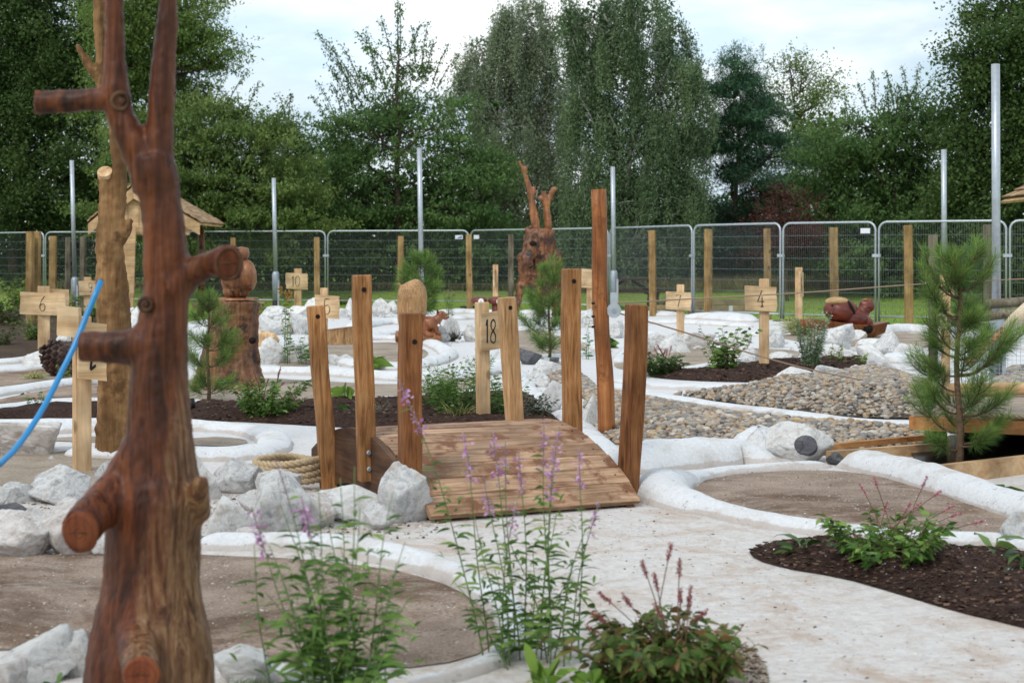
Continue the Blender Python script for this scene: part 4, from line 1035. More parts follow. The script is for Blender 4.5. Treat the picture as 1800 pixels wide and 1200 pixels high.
pole(1752, 113, 665, .044, 'tallest steel column near the right edge by the wire mesh', neck=548, lean=2)
pole(1704, 385, 560, .03, 'thin steel post between tall column and weathered post', lean=0) if False else None

# ------------------------------------------------------------------ site fence
FX = [(-175, 408), (-6, 407), (78, 405.5), (326, 404.5), (574, 403.5), (826, 402.5), (1071, 398), (1218, 393), (1374, 389), (1542, 386.5), (1772, 384), (1990, 383)]
def fdepth(top): return 1960 / (450 - top)
FP = []
for x, tpy in FX: d = fdepth(tpy); FP.append(Vector(((x - 900) / F * d, d, 0)))
plab = ['mesh fence panel cut by the left edge', 'mesh fence panel behind the twin timber posts on the left', 'mesh fence panel behind the shingled hut', 'mesh fence panel with the sign numbered 10 in front',
        'mesh fence panel left of centre with white tag at top right', 'mesh fence panel behind the carved stag', 'mesh fence panel right of the round timber post', 'mesh fence panel above the sign numbered 7',
        'mesh fence panel behind the sign numbered 4', 'mesh fence panel behind the dark weathered post', 'mesh fence panel at the right edge behind the tall column']
for i in range(len(FP) - 1):
    a, b = FP[i], FP[i + 1]; dv = (b - a); Ln = dv.length - .07; dv.normalize(); c = (a + b) / 2
    e = empty('mesh_fence', c + Vector((0, 0, -.04)), plab[i] if i < len(plab) else 'mesh fence panel', 'fence panel', 'temporary mesh fence panels', math.atan2(dv.y, dv.x))
    h = 2.0; r = .021; x0, x1 = -Ln / 2, Ln / 2; cr = .16
    tl = .03 * (i % 3 - 1)
    pts = [Vector((x0, 0, .03))] + [Vector((x0, 0, h - cr))] + [Vector((x0 + cr - cr * math.cos(t), 0, h - cr + cr * math.sin(t))) for t in (PI / 8, PI / 4, 3 * PI / 8)] + [Vector((x0 + cr, 0, h)), Vector((x1 - cr, 0, h))] + [Vector((x1 - cr + cr * math.sin(t), 0, h - cr + cr * math.cos(t))) for t in (PI / 8, PI / 4, 3 * PI / 8)] + [Vector((x1, 0, h - cr)), Vector((x1, 0, .03))]
    q = MB().tube(pts, r, 8); q.tube([(x0, 0, .17), (x1, 0, .17)], .016, 8); q.build('tube_frame', M['galv'], e, True)
    q = MB(); nw = int(Ln / .045)
    for k in range(1, nw): x = x0 + Ln * k / nw; q.tube([(x, 0, .17), (x, 0, h - .02)], .0028, 3, cap=False)
    for k in range(1, 8): z = .17 + (h - .2) * k / 8; q.tube([(x0, -.004, z), (x1, -.004, z)], .0038, 4, cap=False)
    q.build('wire_mesh', M['wire'], e)
    q = MB(); q.box((x0 + .02, 0, -.0), (.24, .6, .10), bev=.02); q.build('foot_block', M['black'], e)
    q = MB(); q.box((x1 + .03, -.02, 1.35), (.16, .05, .06)); q.build('clamp', M['galv'], e)
    if i in (4, 5, 8, 2):
        xx = {4: x1 - .25, 5: x0 + .25, 8: x1 - .2, 2: x0 + .22}[i]
        q = MB(); q.box((xx, -.03, h - .17), (.2, .006, .10)); t_ = q.build('tag', M['tag'], e)
        if i == 4: MB().add([(xx - .07, -.036, h - .20), (xx + .08, -.036, h - .20), (xx + .08, -.036, h - .135)], [(0, 1, 2)]).build('print', M['tag_blue'], t_)

# timber posts along the fence
PL = [(53, 407, 12, 30.0, 'left one of the twin tall timber posts at far left'), (65, 407, 11, 30.2, 'right one of the twin tall timber posts at far left'),
      (93, 415, 12, 35.5, 'single timber post between twin posts and grey column'), (119, 417, 8, 38.0, 'weathered timber post just left of the slim grey column'), (146, 416, 9, 37.0, 'dark timber post left of the hut'),
      (409, 418, 9, 38.5, 'timber post rising behind the carved owl figure'), (557, 417, 9, 37.0, 'timber post behind the sign numbered 5'), (704, 415, 9, 37.5, 'timber post left of the grey column and pine'),
      (825, 412, 10, 36.5, 'timber post where two fence panels with white tags meet'), (898, 412, 10, 38.0, 'shaded timber post left of the carved stag'), (1147, 405, 12, 34.5, 'timber post left of the sign numbered 7'),
      (1245, 403, 12, 34.0, 'timber post right of the sign numbered 7'), (1349, 402, 12, 33.0, 'timber post directly behind the sign numbered 4'), (1466, 400, 13, 32.5, 'timber post behind the tortoise carving'),
      (1597, 396, 14, 30.2, 'bright timber post left of the dark weathered post'), (1736, 395, 12, 33.0, 'brown timber post left of the tallest steel column'), (1004, 420, 8, 38.0, 'timber post behind the tallest bridge post')]
for x, t, w, d, lb in PL[:-1]:
    e = empty('fence_post', ((x - 900) / F * d, d, -.06), lb, 'post', 'timber posts set along the fence'); z = P(x, t, d).z + .06; w_ = w * d / F * .95
    lx = random.uniform(-.012, .012)
    q = MB().box((0, 0, z / 2), (w_, w_, z), R=Matrix.Rotation(lx, 3, 'Y') @ Matrix.Rotation(random.uniform(-.5, .5), 3, 'Z'), bev=.008); q.build('timber', M['wood_post'] if not lb.startswith(('weathered', 'dark', 'brown', 'shaded')) else M['wood_grey'], e)  # the shaded post has its shade put in as the darker weathered colour

# stacked sleepers and white-tagged timbers
def sleepers(px0, px1, py_top, d, rows, label, tagx=None):
    a = P(px0, 540, d); b = P(px1, 540, d); Ln = b.x - a.x; zt = P(px0, py_top, d).z
    e = empty('sleeper_stack', ((a.x + b.x) / 2, d, -.05), label, 'timber', 'stacked timber sleepers by the fence')
    h = (zt + .05) / rows
    for k in range(rows):
        MB().box((random.uniform(-.05, .05), random.uniform(-.03, .03), h * (k + .5)), (Ln, .24, h - .012), bev=.01).build('sleeper', M['wood_post_h'], e)
    if tagx: q = P(tagx, 540, d).x - (a.x + b.x) / 2; MB().box((q, -.16, h * 1.4), (.09, .01, .12)).build('tag', M['tag'], e)
M['wood_post_h'] = wood('treated_sleeper', (.15, .11, .055), (.30, .23, .12), (.42, .34, .2), 0, 12, .8)
sleepers(1208, 1316, 526, 36, 3, 'stack of treated sleepers behind the signs numbered 7 and 4', 1283)
sleepers(1150, 1196, 536, 35.5, 2, 'low timber sleepers left of the sign numbered 7')
sleepers(445, 466, 530, 40, 3, 'small stack of sleepers behind the carved stump')
sleepers(340, 392, 532, 40, 2, 'sleepers lying left of the carved stump by the fence')

# picnic table
d = 41.0; g = Vector(((1104 - 900) / F * d, d, -.05))
e = empty('picnic_table', g, 'dark brown picnic table on the lawn behind the grey column', 'picnic table', rz=.12)
for k in range(5): MB().box((0, (k - 2) * .145, .76), (1.75, .135, .04)).build('top_board', M['picnic'], e)
for sy in (-1, 1):
    for k in range(2): MB().box((0, sy * (.68 + k * .14), .45), (2.0, .13, .04)).build('seat_board', M['picnic'], e)
for sx in (-1, 1):
    MB().box((sx * .62, 0, .70), (.07, .72, .09)).build('top_bearer', M['picnic'], e); MB().box((sx * .62, 0, .40), (.07, 1.6, .09)).build('seat_bearer', M['picnic'], e)
    for sy in (-1, 1):
        MB().tube([(sx * .66, sy * .62, 0), (sx * .66, sy * .26, .74)], .05, 4).build('leg', M['picnic'], e)
    MB().tube([(sx * .60, 0, .42), (sx * .1, 0, .72)], .04, 4).build('brace', M['picnic'], e)

# ------------------------------------------------------------------ shingled hut at left
d = 35.0; kx = d / F; g = Vector(((250 - 900) * kx, d, -.05)); e = empty('shingled_hut', g, 'open timber hut with a cedar shingle roof behind the tall trunks', 'hut')
def hp(px, py, dy=-1.2): q = P(px, py, d + dy) - g; return Vector((q.x, 0, q.z))
hw = 1.6
ridge = hp(236, 326); ez = hp(250, 392).z; xl, xr = hp(156, 395).x, hp(352, 398).x
y0, y1 = -1.2, 1.4; rx = ridge.x; rz_ = ridge.z
def slab(p, name, mat, th=.05):
    p = [Vector(v) for v in p]; nn = (p[1] - p[0]).cross(p[2] - p[0]).normalized() * th
    return MB().add(p + [v - nn for v in p], [(0, 1, 2, 3), (7, 6, 5, 4), (0, 4, 5, 1), (1, 5, 6, 2), (2, 6, 7, 3), (3, 7, 4, 0)])
roof = slab([(rx, y0, rz_), (rx, y1, rz_), (xl, y1, ez), (xl, y0, ez)], 'r', None)
q2 = slab([(xr, y0, ez), (xr, y1, ez), (rx, y1, rz_), (rx, y0, rz_)], 'r', None); roof.add(q2.v, q2.f)
ro = roof.build('roof', M['wood_hut'], e)
for sx, xe in ((-1, xl), (1, xr)):
    sh = MB(); nr = 9; nc = 16
    for i in range(nr):
        u = (i + .5) / nr; zz = rz_ + (ez - rz_) * u; xx = rx + (xe - rx) * u
        ang = math.atan2(ez - rz_, xe - rx)
        for k in range(nc):
            y = y0 - .06 + (y1 - y0 + .12) * (k + .5 + random.uniform(-.1, .1)) / nc
            R = Matrix.Rotation(-ang + (0.10 if sx > 0 else -.10), 3, 'Y')
            sh.box((xx + sx * .02, y, zz + .045 + .01 * random.random()), (abs(xe - rx) / nr * 1.5, (y1 - y0) / nc * .93, .022), R=R)
    sh.build('shingles', M['shingle'], ro)
# barge boards and gable planks on the camera side
for xe in (xl, xr):
    a, b_ = Vector((rx, y0 - .03, rz_ - .02)), Vector((xe, y0 - .03, ez - .02)); dn = Vector((0, 0, -.26))
    slab([a, b_, b_ + dn * .9, a + dn], 'barge', None, .035 if xe == xr else -.035).build('barge_board', M['wood_hut'], e)
gb = MB(); nb = 7
for i in range(nb):
    xa = xl + .35 + (xr - xl - .7) * i / nb; xb = xa + (xr - xl - .7) / nb - .01
    za = min(rz_ - abs(xa - rx) * (rz_ - ez) / (hw if xa < rx else xr - rx), rz_) - .25; zb = min(rz_ - abs(xb - rx) * (rz_ - ez) / (hw if xb < rx else xr - rx), rz_) - .25
    gb.add([(xa, y0 + .04, ez - .1), (xb, y0 + .04, ez - .1), (xb, y0 + .04, max(ez, zb)), (xa, y0 + .04, max(ez, za)), (xa, y0 + .07, ez - .1), (xb, y0 + .07, ez - .1), (xb, y0 + .07, max(ez, zb)), (xa, y0 + .07, max(ez, za))],
           [(0, 1, 2, 3), (7, 6, 5, 4), (0, 4, 5, 1), (1, 5, 6, 2), (2, 6, 7, 3), (3, 7, 4, 0)])
gb.build('gable_boards', M['wood_hut'], e)
for x in (xl + .3, xr - .45):
    for y in (y0 + .1, y1 - .2):
        MB().tube([(x, y, 0), (x + .02, y, 1.2), (x, y, ez - .05)], .075, 10, wob=.15, seed=x).build('post', M['stump'], e, True)
MB().box(((xl + xr) / 2, y0 + .1, ez - .17), (xr - xl - .5, .1, .16)).build('beam', M['wood_hut'], e)
MB().box((hp(222, 480).x, y0 - .1, 1.0), (.40, .06, 2.0), R=Matrix.Rotation(.03, 3, 'Y')).build('slab_wall', M['wood_hut'], e)
# corner of a second hut roof at the right edge
d = 33.0; g = P(1830, 340, d); g.z = -.05; e = empty('shingled_hut', g, 'pale timber hut roof corner poking in at the right edge', 'hut')
zz = P(1830, 352, d).z + .05; xe = P(1784, 354, d).x - g.x
slab([(1.4, -1, zz + 1.1), (1.4, 1, zz + 1.1), (xe, 1, zz), (xe, -1, zz)], 'r', None).build('roof', M['wood_hut'], e)
for i in range(7):
    u = (i + .6) / 7.5; MB().box((1.4 + (xe - 1.4) * u, 0, zz + 1.1 - 1.1 * u + .05), (.4, 2.1, .025), R=Matrix.Rotation(-math.atan2(1.1, 1.4 - xe) + .12, 3, 'Y')).build('shingle_course', M['shingle'], e)
slab([(1.4, -1.03, zz + 1.08), (xe, -1.03, zz - .02), (xe, -1.03, zz - .2), (1.4, -1.03, zz + .85)], 'b', None, -.04).build('barge_board', M['wood_hut'], e)
for x in (0.2, 2.3): MB().tube([(x, -.9, 0), (x, -.9, zz + .1)], .08, 10).build('post', M['wood_hut'], e, True)

# ------------------------------------------------------------------ carvings
def figure(name, base, label, cat): return empty(name, base, label, cat)
# carved owl-like figure on a stump
g = G(402, 682); kd = g.y / F; e = empty('carved_stump', g, 'tall dark stained stump with a knot hole beneath the carved figure', 'stump')
def q_(px, py, dy=0.0): return P(px, py, g.y + dy) - g
mb = MB(); mb.tube([q_(404, 692), q_(404, 665), q_(403, 640), q_(406, 600), q_(412, 560), q_(414, 528)], [x * kd for x in (60, 55, 50, 46, 42, 43)], 20, wob=.12, seed=5, ws=6)
for a in range(6): an = a * 1.05 - .6; mb.tube([Vector((math.cos(an) * .34, math.sin(an) * .3, -.04)), Vector((math.cos(an) * .22, math.sin(an) * .2, .25)), Vector((math.cos(an) * .14, math.sin(an) * .12, .55))], [.06, .08, .06], 8)
s = mb.build('stump_body', M['stump'], e, True); remesh(s, .014, 2); roughen(s, .06, .035)
tp = q_(414, 527); MB().tube([tp, tp + Vector((0, 0, .022))], [.232, .225], 24).build('cut_top', M['carved'], e)
kh = q_(444, 598, -.235); MB().tube([kh + Vector((.0, -.02, 0)), kh + Vector((-.0, .06, 0))], [.034, .03], 12).build('knot_hole', M['hole'], e, True)
tpw = g + tp; f = empty('carved_owl', tpw + Vector((0, 0, .022)), 'rounded brown carved owl figure sitting on the tall stump', 'carving')
def o_(px, py, dy=0.0): return P(px, py, g.y + dy) - f.location
mb = MB(); mb.ball(o_(418, 492), (.165, .15, .17), 3); mb.ball(o_(436, 484, -.03), (.085, .12, .155), 3, Matrix.Rotation(-.10, 3, 'Y')); mb.ball(o_(404, 486, -.07), (.085, .09, .12), 3); mb.ball(o_(415, 512), (.13, .13, .09), 3)
mb.tube([o_(420, 462), o_(423, 452)], .06, 12)
s = mb.build('body', M['carved'], f, True); remesh(s, .012, 3); roughen(s, .03, .008)
mb = MB(); mb.ball(o_(424, 446, -.02), (.082, .08, .07), 3); mb.tube([o_(424, 446, -.04), o_(408, 446, -.06), o_(398, 456, -.08)], [.06, .055, .035], 12); mb.ball(o_(432, 440, .0), (.035, .04, .03), 2); mb.ball(o_(412, 438, .0), (.03, .04, .03), 2); s = mb.build('head', M['carved'], f, True); remesh(s, .009, 3)
MB().tube([o_(421, 462, -.12), o_(419, 480, -.165), o_(421, 500, -.17), o_(424, 512, -.15)], .006, 6).build('wing_groove', M['panel'], f, True)
MB().tube([o_(396, 500, -.125), o_(405, 507, -.15), o_(418, 504, -.16), o_(428, 508, -.15), o_(442, 500, -.11)], .006, 6).build('feather_groove', M['panel'], f, True)
for xx in (407, 424): MB().tube([o_(xx, 512, -.13), o_(xx - 1, 521, -.16)], [.022, .012], 8).build('claw', M['panel'], f, True)

# carved squirrel with the huge striped tail
g = G(742, 605); Yd = g.y; kd = Yd / F; e = empty('carved_squirrel', g, 'carved red brown squirrel with a huge striped tail on a dark base slab', 'carving')
def q_(px, py, dy=0.0): return P(px, py, Yd + dy) - g
mb = MB(); prof = [(602, 726, 8, 0), (588, 724, 17, 0), (565, 723, 24, 0), (540, 724, 26.5, 0), (520, 725, 26.5, 0), (508, 725, 24, 0), (500, 725, 19.5, 0), (495, 724, 14, 0), (492.5, 723, 7, 0)]
mb.tube([q_(x, y, .05) for y, x, r, _ in prof], [r * kd for y, x, r, _ in prof], 28, wob=.03, seed=3); mb.ball(q_(701, 500, .05), (.03, .04, .025), 2)
s = mb.build('tail', M['tail'], e, True); remesh(s, .014, 3)
cs = MB()
mb = MB(); mb.ball(q_(738, 578), (.16, .13, .13), 3); mb.ball(q_(757, 568), (.15, .11, .105), 3, Matrix.Rotation(.2, 3, 'Y')); mb.ball(q_(776, 553), (.075, .06, .06), 3); mb.ball(q_(783, 558), (.045, .038, .034), 3)
mb.tube([q_(762, 568), q_(770, 560), q_(775, 555)], [.09, .07, .05], 10)
mb.tube([q_(765, 572, -.06), q_(768, 584, -.07), q_(775, 588, -.08)], [.045, .032, .022], 8); mb.tube([q_(742, 580, -.08), q_(752, 588, -.1), q_(762, 590, -.1)], [.06, .045, .025], 8)
mb.tube([q_(765, 572, .06), q_(769, 584, .07), q_(775, 588, .08)], [.045, .032, .022], 8)
s = mb.build('body', M['fox'], e, True); remesh(s, .009, 2)
for dy in (-.03, .03): MB().tube([q_(770, 550, dy), q_(768, 543, dy)], [.024, .006], 8).build('ear', M['panel'], e, True)
MB().ball(q_(777, 551, -.056), .009, 2).build('eye', M['hole'], e, True); MB().ball(q_(788.5, 557, -.01), .011, 2).build('nose', M['hole'], e, True)
MB().ball(q_(771, 572, -.075), (.02, .012, .02), 2).build('chest_patch', M['white'], e, True)
mb = MB(); mb.tube([q_(695, 592), q_(730, 592), q_(760, 594), q_(776, 592)], [.09, .12, .12, .09], 12, wob=.2, seed=4); s = mb.build('base_slab', M['carved'], e, True); remesh(s, .018, 1)

# sawn bench stump
g = G(592, 606); kd = g.y / F; e = empty('bench_stump', g, 'short fluted sawn stump used as a bench behind the left bridge posts', 'stump')
mb = MB(); n = 28; H = .24
vs = []
for zz, k in ((-.05, 1.12), (.08, 1.0), (H - .02, .97), (H, .95)):
    for i in range(n): a = 2 * PI * i / n; r = (1 + .07 * math.sin(a * 9) * (1 if zz < .2 else .5)) * k; vs.append((math.cos(a) * .24 * r, math.sin(a) * .2 * r, zz + math.cos(a) * .03))
mb.add(vs, [(k * n + i, k * n + (i + 1) % n, (k + 1) * n + (i + 1) % n, (k + 1) * n + i) for k in range(3) for i in range(n)])
mb.build('stump_body', M['tail'], e)
MB().add([(math.cos(2 * PI * i / n) * .24, math.sin(2 * PI * i / n) * .2, H + .001 + math.cos(2 * PI * i / n) * .03) for i in range(n)], [tuple(range(n))]).build('cut_top', M['carved'], e)

# split yellow rock-like log beside the carved stump
g = G(462, 612); e = empty('split_log', g, 'tan split log lying between pale rocks and the carved stump', 'log')
mb = MB(); mb.tube([Vector((-.16, 0, .08)), Vector((0, 0, .12)), Vector((.14, 0, .10)), Vector((.2, 0, .06))], [.08, .13, .12, .06], 12, wob=.25, seed=8)
s = mb.build('log_body', M['wood_sign'], e); remesh(s, .02, 0); roughen(s, .05, .05)

# two toadstools with white spots
for px, lb in ((842, 'left of two maroon carved toadstools with a white eye spot'), (872, 'right of two maroon carved toadstools with a white eye spot')):
    d = 30.5; kd = d / F; g = P(px, 555, d); g.z = -.03; e = empty('carved_toadstool', g, lb, 'carving', 'maroon toadstool carvings')
    zc = P(px, 525, d).z - g.z
    MB().tube([(0.02, 0, 0), (.01, 0, zc * .5), (0, 0, zc - .03)], [.10, .09, .085], 14).build('stalk', M['maroon'], e, True)
    MB().lathe((0, 0, zc - .08), [(.10, -.02), (.14, -.01), (.155, .03), (.15, .07), (.12, .105), (.05, .12)], 20).build('cap', M['maroon'], e, True)
    sp = MB().tube([(.04 + (.02 if px > 850 else 0), -.158, zc - .045), (.04 + (.02 if px > 850 else 0), -.125, zc - .045)], [.052, .056], 16).build('white_spot', M['white'], e)
    MB().tube([(.04, -.163, zc - .045), (.04, -.155, zc - .045)], .009, 8).build('pupil', M['hole'], sp)

# rough carved stag with branch antlers
d = 33.0; kd = d / F; g = P(945, 560, d); g.z = -.05; e = empty('carved_stag', g, 'rough carved wooden stag with forked branch antlers before the fence', 'carving')
def q_(px, py, dy=0.0): return P(px, py, d + dy) - g
mb = MB(); K = lambda *r: [x * kd for x in r]
mb.tube([q_(962, 500, .1), q_(960, 470, .1), q_(955, 440, .05), (q_(952, 415)), q_(952, 402)], K(26, 30, 25, 21, 20), 16, wob=.2, seed=1)
mb.tube([q_(975, 440, .4), q_(975, 470, .4), q_(975, 520, .4)], K(12, 14, 13), 12, wob=.3, seed=2)
mb.tube([q_(935, 398), q_(934, 418, -.05), q_(932, 440, -.1), q_(928, 455, -.2), q_(926, 470, -.3)], K(10, 14, 14, 15, 10), 14, wob=.12, seed=3)
mb.tube([q_(930, 470, -.1), q_(924, 490, -.1), q_(914, 510, -.1), q_(908, 535, -.1), q_(907, 556, -.1)], K(18, 12, 8, 7, 7), 10, wob=.2, seed=4)
mb.tube([q_(942, 480, -.1), q_(948, 500, -.1), q_(950, 530, -.1), q_(950, 556, -.1)], K(17, 12, 8, 7), 10, wob=.2, seed=5)
mb.tube([q_(975, 500, .2), q_(978, 530, .2), q_(976, 556, .2)], K(12, 8, 7), 10, wob=.2, seed=6)
mb.tube([q_(912, 446, -.1), q_(916, 455, -.1), q_(925, 462, -.1)], K(5, 7, 8), 8); mb.tube([q_(985, 446, .1), q_(978, 455, .1), q_(970, 465, .1)], K(5, 7, 8), 8)
for xx in (944, 956, 968): mb.tube([q_(xx, 402, -.12), q_(xx + 1, 425, -.15), q_(xx, 448, -.12)], K(7, 8, 8), 8, wob=.2, seed=xx)
s = mb.build('body', M['stag'], e, True); remesh(s, .035, 1); roughen(s, .12, .12)
MB().ball(q_(937, 428, -.26), (.075, .05, .055), 2).build('eye', M['hole'], e, True)
MB().ball(q_(931, 460, -.28), (.12, .06, .14), 2).build('charred_muzzle', M['hole'], e, True)
mb = MB()
mb.tube([q_(943, 404), q_(940, 385), q_(935, 355), q_(929, 325), q_(921, 300), q_(912, 283)], K(7, 7, 5.5, 4.2, 3.4, 2), 10, wob=.2, seed=7)
mb.tube([q_(934, 352), q_(938, 338), q_(939, 328)], K(5, 4, 3), 8); mb.tube([q_(922, 303), q_(924, 297), q_(925, 292)], K(4, 3, 2), 8)
s = mb.build('antler', M['stag2'] if 'stag2' in M else M['carved'], e, True); remesh(s, .018, 1); roughen(s, .1, .03)
mb = MB()
mb.tube([q_(964, 404), q_(963, 385), q_(961, 365), q_(958, 345), q_(954, 337)], K(8, 7, 5.5, 5, 4), 10, wob=.2, seed=9)
mb.tube([q_(960, 368), q_(966, 350), q_(970, 338), q_(976, 329)], K(4.5, 4.2, 5, 4), 10, wob=.1, seed=10)
mb.tube([q_(956, 350), q_(950, 347), q_(946, 349)], K(4, 4, 3), 8)
s = mb.build('antler', M['carved'], e, True); remesh(s, .02, 1); roughen(s, .1, .05)

# maroon tortoise on a boat-shaped base
g = G(1482, 594); Yd = g.y; kd = Yd / F
e = empty('carved_tortoise', g, 'glossy maroon carved tortoise raising its head on a boat shaped log', 'carving')
def q_(px, py, dy=0.0): return P(px, py, Yd + dy) - g
mb = MB(); mb.ball(q_(1478, 546), (.27, .26, .20), 3, Matrix.Rotation(.1, 3, 'Y')); s = mb.build('shell', M['maroon'], e, True); roughen(s, .12, .05)
mb = MB(); mb.ball(q_(1472, 530, -.02), (.19, .2, .075), 3); mb.build('shell_top', M['wood_hut'], e, True)
mb = MB(); mb.ball(q_(1494, 541, -.05), (.045, .20, .15), 3, Matrix.Rotation(-.45, 3, 'Y')); mb.build('shell_hollow', M['hole'], e, True)
mb = MB(); mb.ball(q_(1500, 560, -.02), (.24, .19, .17), 3); mb.tube([q_(1505, 560), q_(1517, 547), q_(1524, 536)], [.16, .11, .09], 14); mb.ball(q_(1524, 536), (.12, .10, .10), 3); mb.ball(q_(1530, 541), (.06, .07, .06), 3)
mb.tube([q_(1515, 560, -.02), q_(1526, 568, -.03), q_(1529, 574, -.03)], [.10, .09, .07], 12); mb.ball(q_(1531, 527, -.03), (.028, .028, .03), 2); mb.ball(q_(1524, 526, -.05), (.026, .026, .022), 2)
s = mb.build('head_and_neck', M['maroon'], e, True); remesh(s, .012, 3); roughen(s, .09, .03)
MB().ball(q_(1521, 526.5, -.06), (.035, .02, .016), 2).build('brow', M['orange'], e, True)
MB().ball(q_(1463, 537, -.262), (.016, .012, .022), 2).build('shell_hole', M['hole'], e, True)
mb = MB(); vs = []; secs = [(1408, 561, 571, .05), (1430, 560, 578, .17), (1460, 564, 584, .24), (1500, 569, 590, .28), (1530, 570, 594, .27), (1556, 565, 584, .2)]
for x, t_, b_, hw_ in secs:
    a, b = q_(x, t_), q_(x, b_); vs += [(a.x, -hw_, a.z), (a.x, hw_, a.z), (b.x - .03, hw_ * .55, max(-.02, b.z)), (b.x - .03, -hw_ * .55, max(-.02, b.z))]
fs = [(i * 4 + k, i * 4 + (k + 1) % 4, i * 4 + 4 + (k + 1) % 4, i * 4 + 4 + k) for i in range(5) for k in range(4)] + [(3, 2, 1, 0), (20, 21, 22, 23)]
s = mb.add(vs, fs).build('boat_base', M['carved'], e)
MB().tube([q_(1526, 578, -.27), q_(1526, 578, -.15)], [.075, .06], 16).build('base_hollow', M['hole'], e, True)

# dark pine cone carving
g = G(104, 662); Yd = g.y; e = empty('carved_pine_cone', g, 'dark scaly carved pine cone lying beside the creamy boulder', 'carving')
cm = MB(); ax = Vector((-.55, -.1, .6)).normalized(); cc = Vector((0, 0, .19))
cm.ball(cc, (.19, .15, .15), 2, Matrix.Rotation(-.85, 3, 'Y')); cm.build('core', M['cone'], e, True)
X = ax.cross(Vector((0, 1, 0))).normalized(); Yv = ax.cross(X); sm = MB()
for i in range(90):
    u = i / 89; a = i * 2.4; rad = .175 * math.sin(PI * (.08 + .86 * u)) ** .7; ctr = cc + ax * (u - .5) * .42
    rd = X * math.cos(a) + Yv * math.sin(a); p = ctr + rd * rad; R = Matrix((Yv.cross(rd) if False else rd.cross(ax), ax, rd)).transposed()
    sm.box(p, (.06, .05, .022), R=R @ Matrix.Rotation(.5, 3, 'X'), bev=.006)
sm.build('scales', M['cone'], e)

# ------------------------------------------------------------------ blue pipe, black lights
pts = [P(-60, 850, 5.4), P(0, 815, 5.55), P(40, 772, 5.7), P(80, 710, 5.85), P(110, 650, 5.95), P(130, 610, 6.0), P(150, 560, 6.05), P(178, 493, 6.1)]
pts = [Vector((pts[0].x - .5, 5.2, .012)), Vector((pts[0].x - .2, 5.3, .15))] + pts
e = empty('water_pipe', (pts[0].x, pts[0].y, 0), 'bright blue water pipe curving up in front of the nearest numbered stake', 'pipe')
C_ = catmull(pts, .06); MB().tube([p - e.location for p in C_], .0110, 12).build('pipe', M['hose'], e, True)
a = C_[-1]; dv = (C_[-1] - C_[-2]).normalized(); MB().tube([a - e.location - dv * .001, a - e.location + dv * .002], .009, 12).build('bore', M['hole'], e)
def spike(px, py, h, r, ln, label):
    g = G(px, py); s = g.y / F; e = empty('garden_light', g, label, 'garden light', 'black garden spotlights')
    MB().tube([(0, 0, -.03), (ln * s * .3, 0, h * s * .3)], r * s * .5, 10).build('spike', M['black'], e, True)
    MB().tube([(ln * s * .25, 0, h * s * .25), (ln * s, 0, h * s)], r * s, 14).build('lamp_head', M['black'], e, True)
spike(338, 728, 28, 6, -2, 'black garden spotlight right of the front trunk on the mulch')
spike(408, 684, 44, 4.5, 12, 'slim black garden spotlight leaning on the carved stump')

# ------------------------------------------------------------------ second bridge at right, ponds and beams
e = empty('timber_bridge', (4.2, 11.2, 0), 'low timber bridge deck with orange beam and log handrails at the right', 'bridge')
O_ = e.location
def r_(v): return Vector(v) - O_
a0 = G(1606, 730, .28); 
dz = .30; fl = G(1606, 723, dz); fr = G(2150, 744, dz); bl_ = G(1700, 692, dz); br_ = G(2200, 700, dz)
nb = 12
for i in range(nb):
    u0, u1 = i / nb, (i + 1) / nb - .006
    A, B = fl.lerp(bl_, u0), fl.lerp(bl_, u1); C2, D2 = fr.lerp(br_, u0), fr.lerp(br_, u1)
    v = [r_(A), r_(C2), r_(D2), r_(B)]; MB().add(v + [x - Vector((0, 0, .03)) for x in v], [(0, 1, 2, 3), (7, 6, 5, 4), (0, 4, 5, 1), (1, 5, 6, 2), (2, 6, 7, 3), (3, 7, 4, 0)]).build('plank', M['deckgrey'], e)
def beam(a, b, th, hh, mat, name='beam', par=None):
    a, b = Vector(a), Vector(b); dr = (b - a); ln = dr.length; dr.normalize(); R = dr.to_track_quat('X', 'Z').to_matrix()
    q = MB().box((0, 0, 0), (ln, th, hh), R=R); c = (a + b) / 2
    q.v = [tuple(Vector(v) + c) for v in q.v]; return q.build(name, mat, par)
dn = Vector((0, 0, -.12)); dn = Vector((0, 0, -.075)); beam(r_(fl + dn), r_(fr + dn), .06, .085, M['orange'], 'edge_beam', e)
beam(r_(fl + dn), r_(bl_ + dn), .06, .085, M['orange'], 'edge_beam', e)
twisted('edge_rope', [r_(fl + Vector((.15, -.03, -.005))), r_(fl.lerp(fr, .5) + Vector((0, -.03, -.005))), r_(fr + Vector((0, -.03, -.005)))], .016, M['rope'], e)
lo = G(1690, 697, dz); MB().tube([r_(lo + Vector((-.1, 0, .05))), r_(lo + Vector((1, .0, .07))), r_(lo + Vector((3, .1, .10)))], .045, 14, wob=.1).build('kerb_log', M['pine_beam'], e, True)
MB().box(r_(fl + Vector((.25, .4, -.25))), (.12, .12, .3)).build('support', M['black'], e)
beam(r_(Vector((bl_.x - .1, bl_.y - .1, .12))), r_(Vector((br_.x, br_.y - .1, .12))), .03, .28, M['void_shade'], 'void_shade_board', e)  # added black board, paints the dark void below the deck
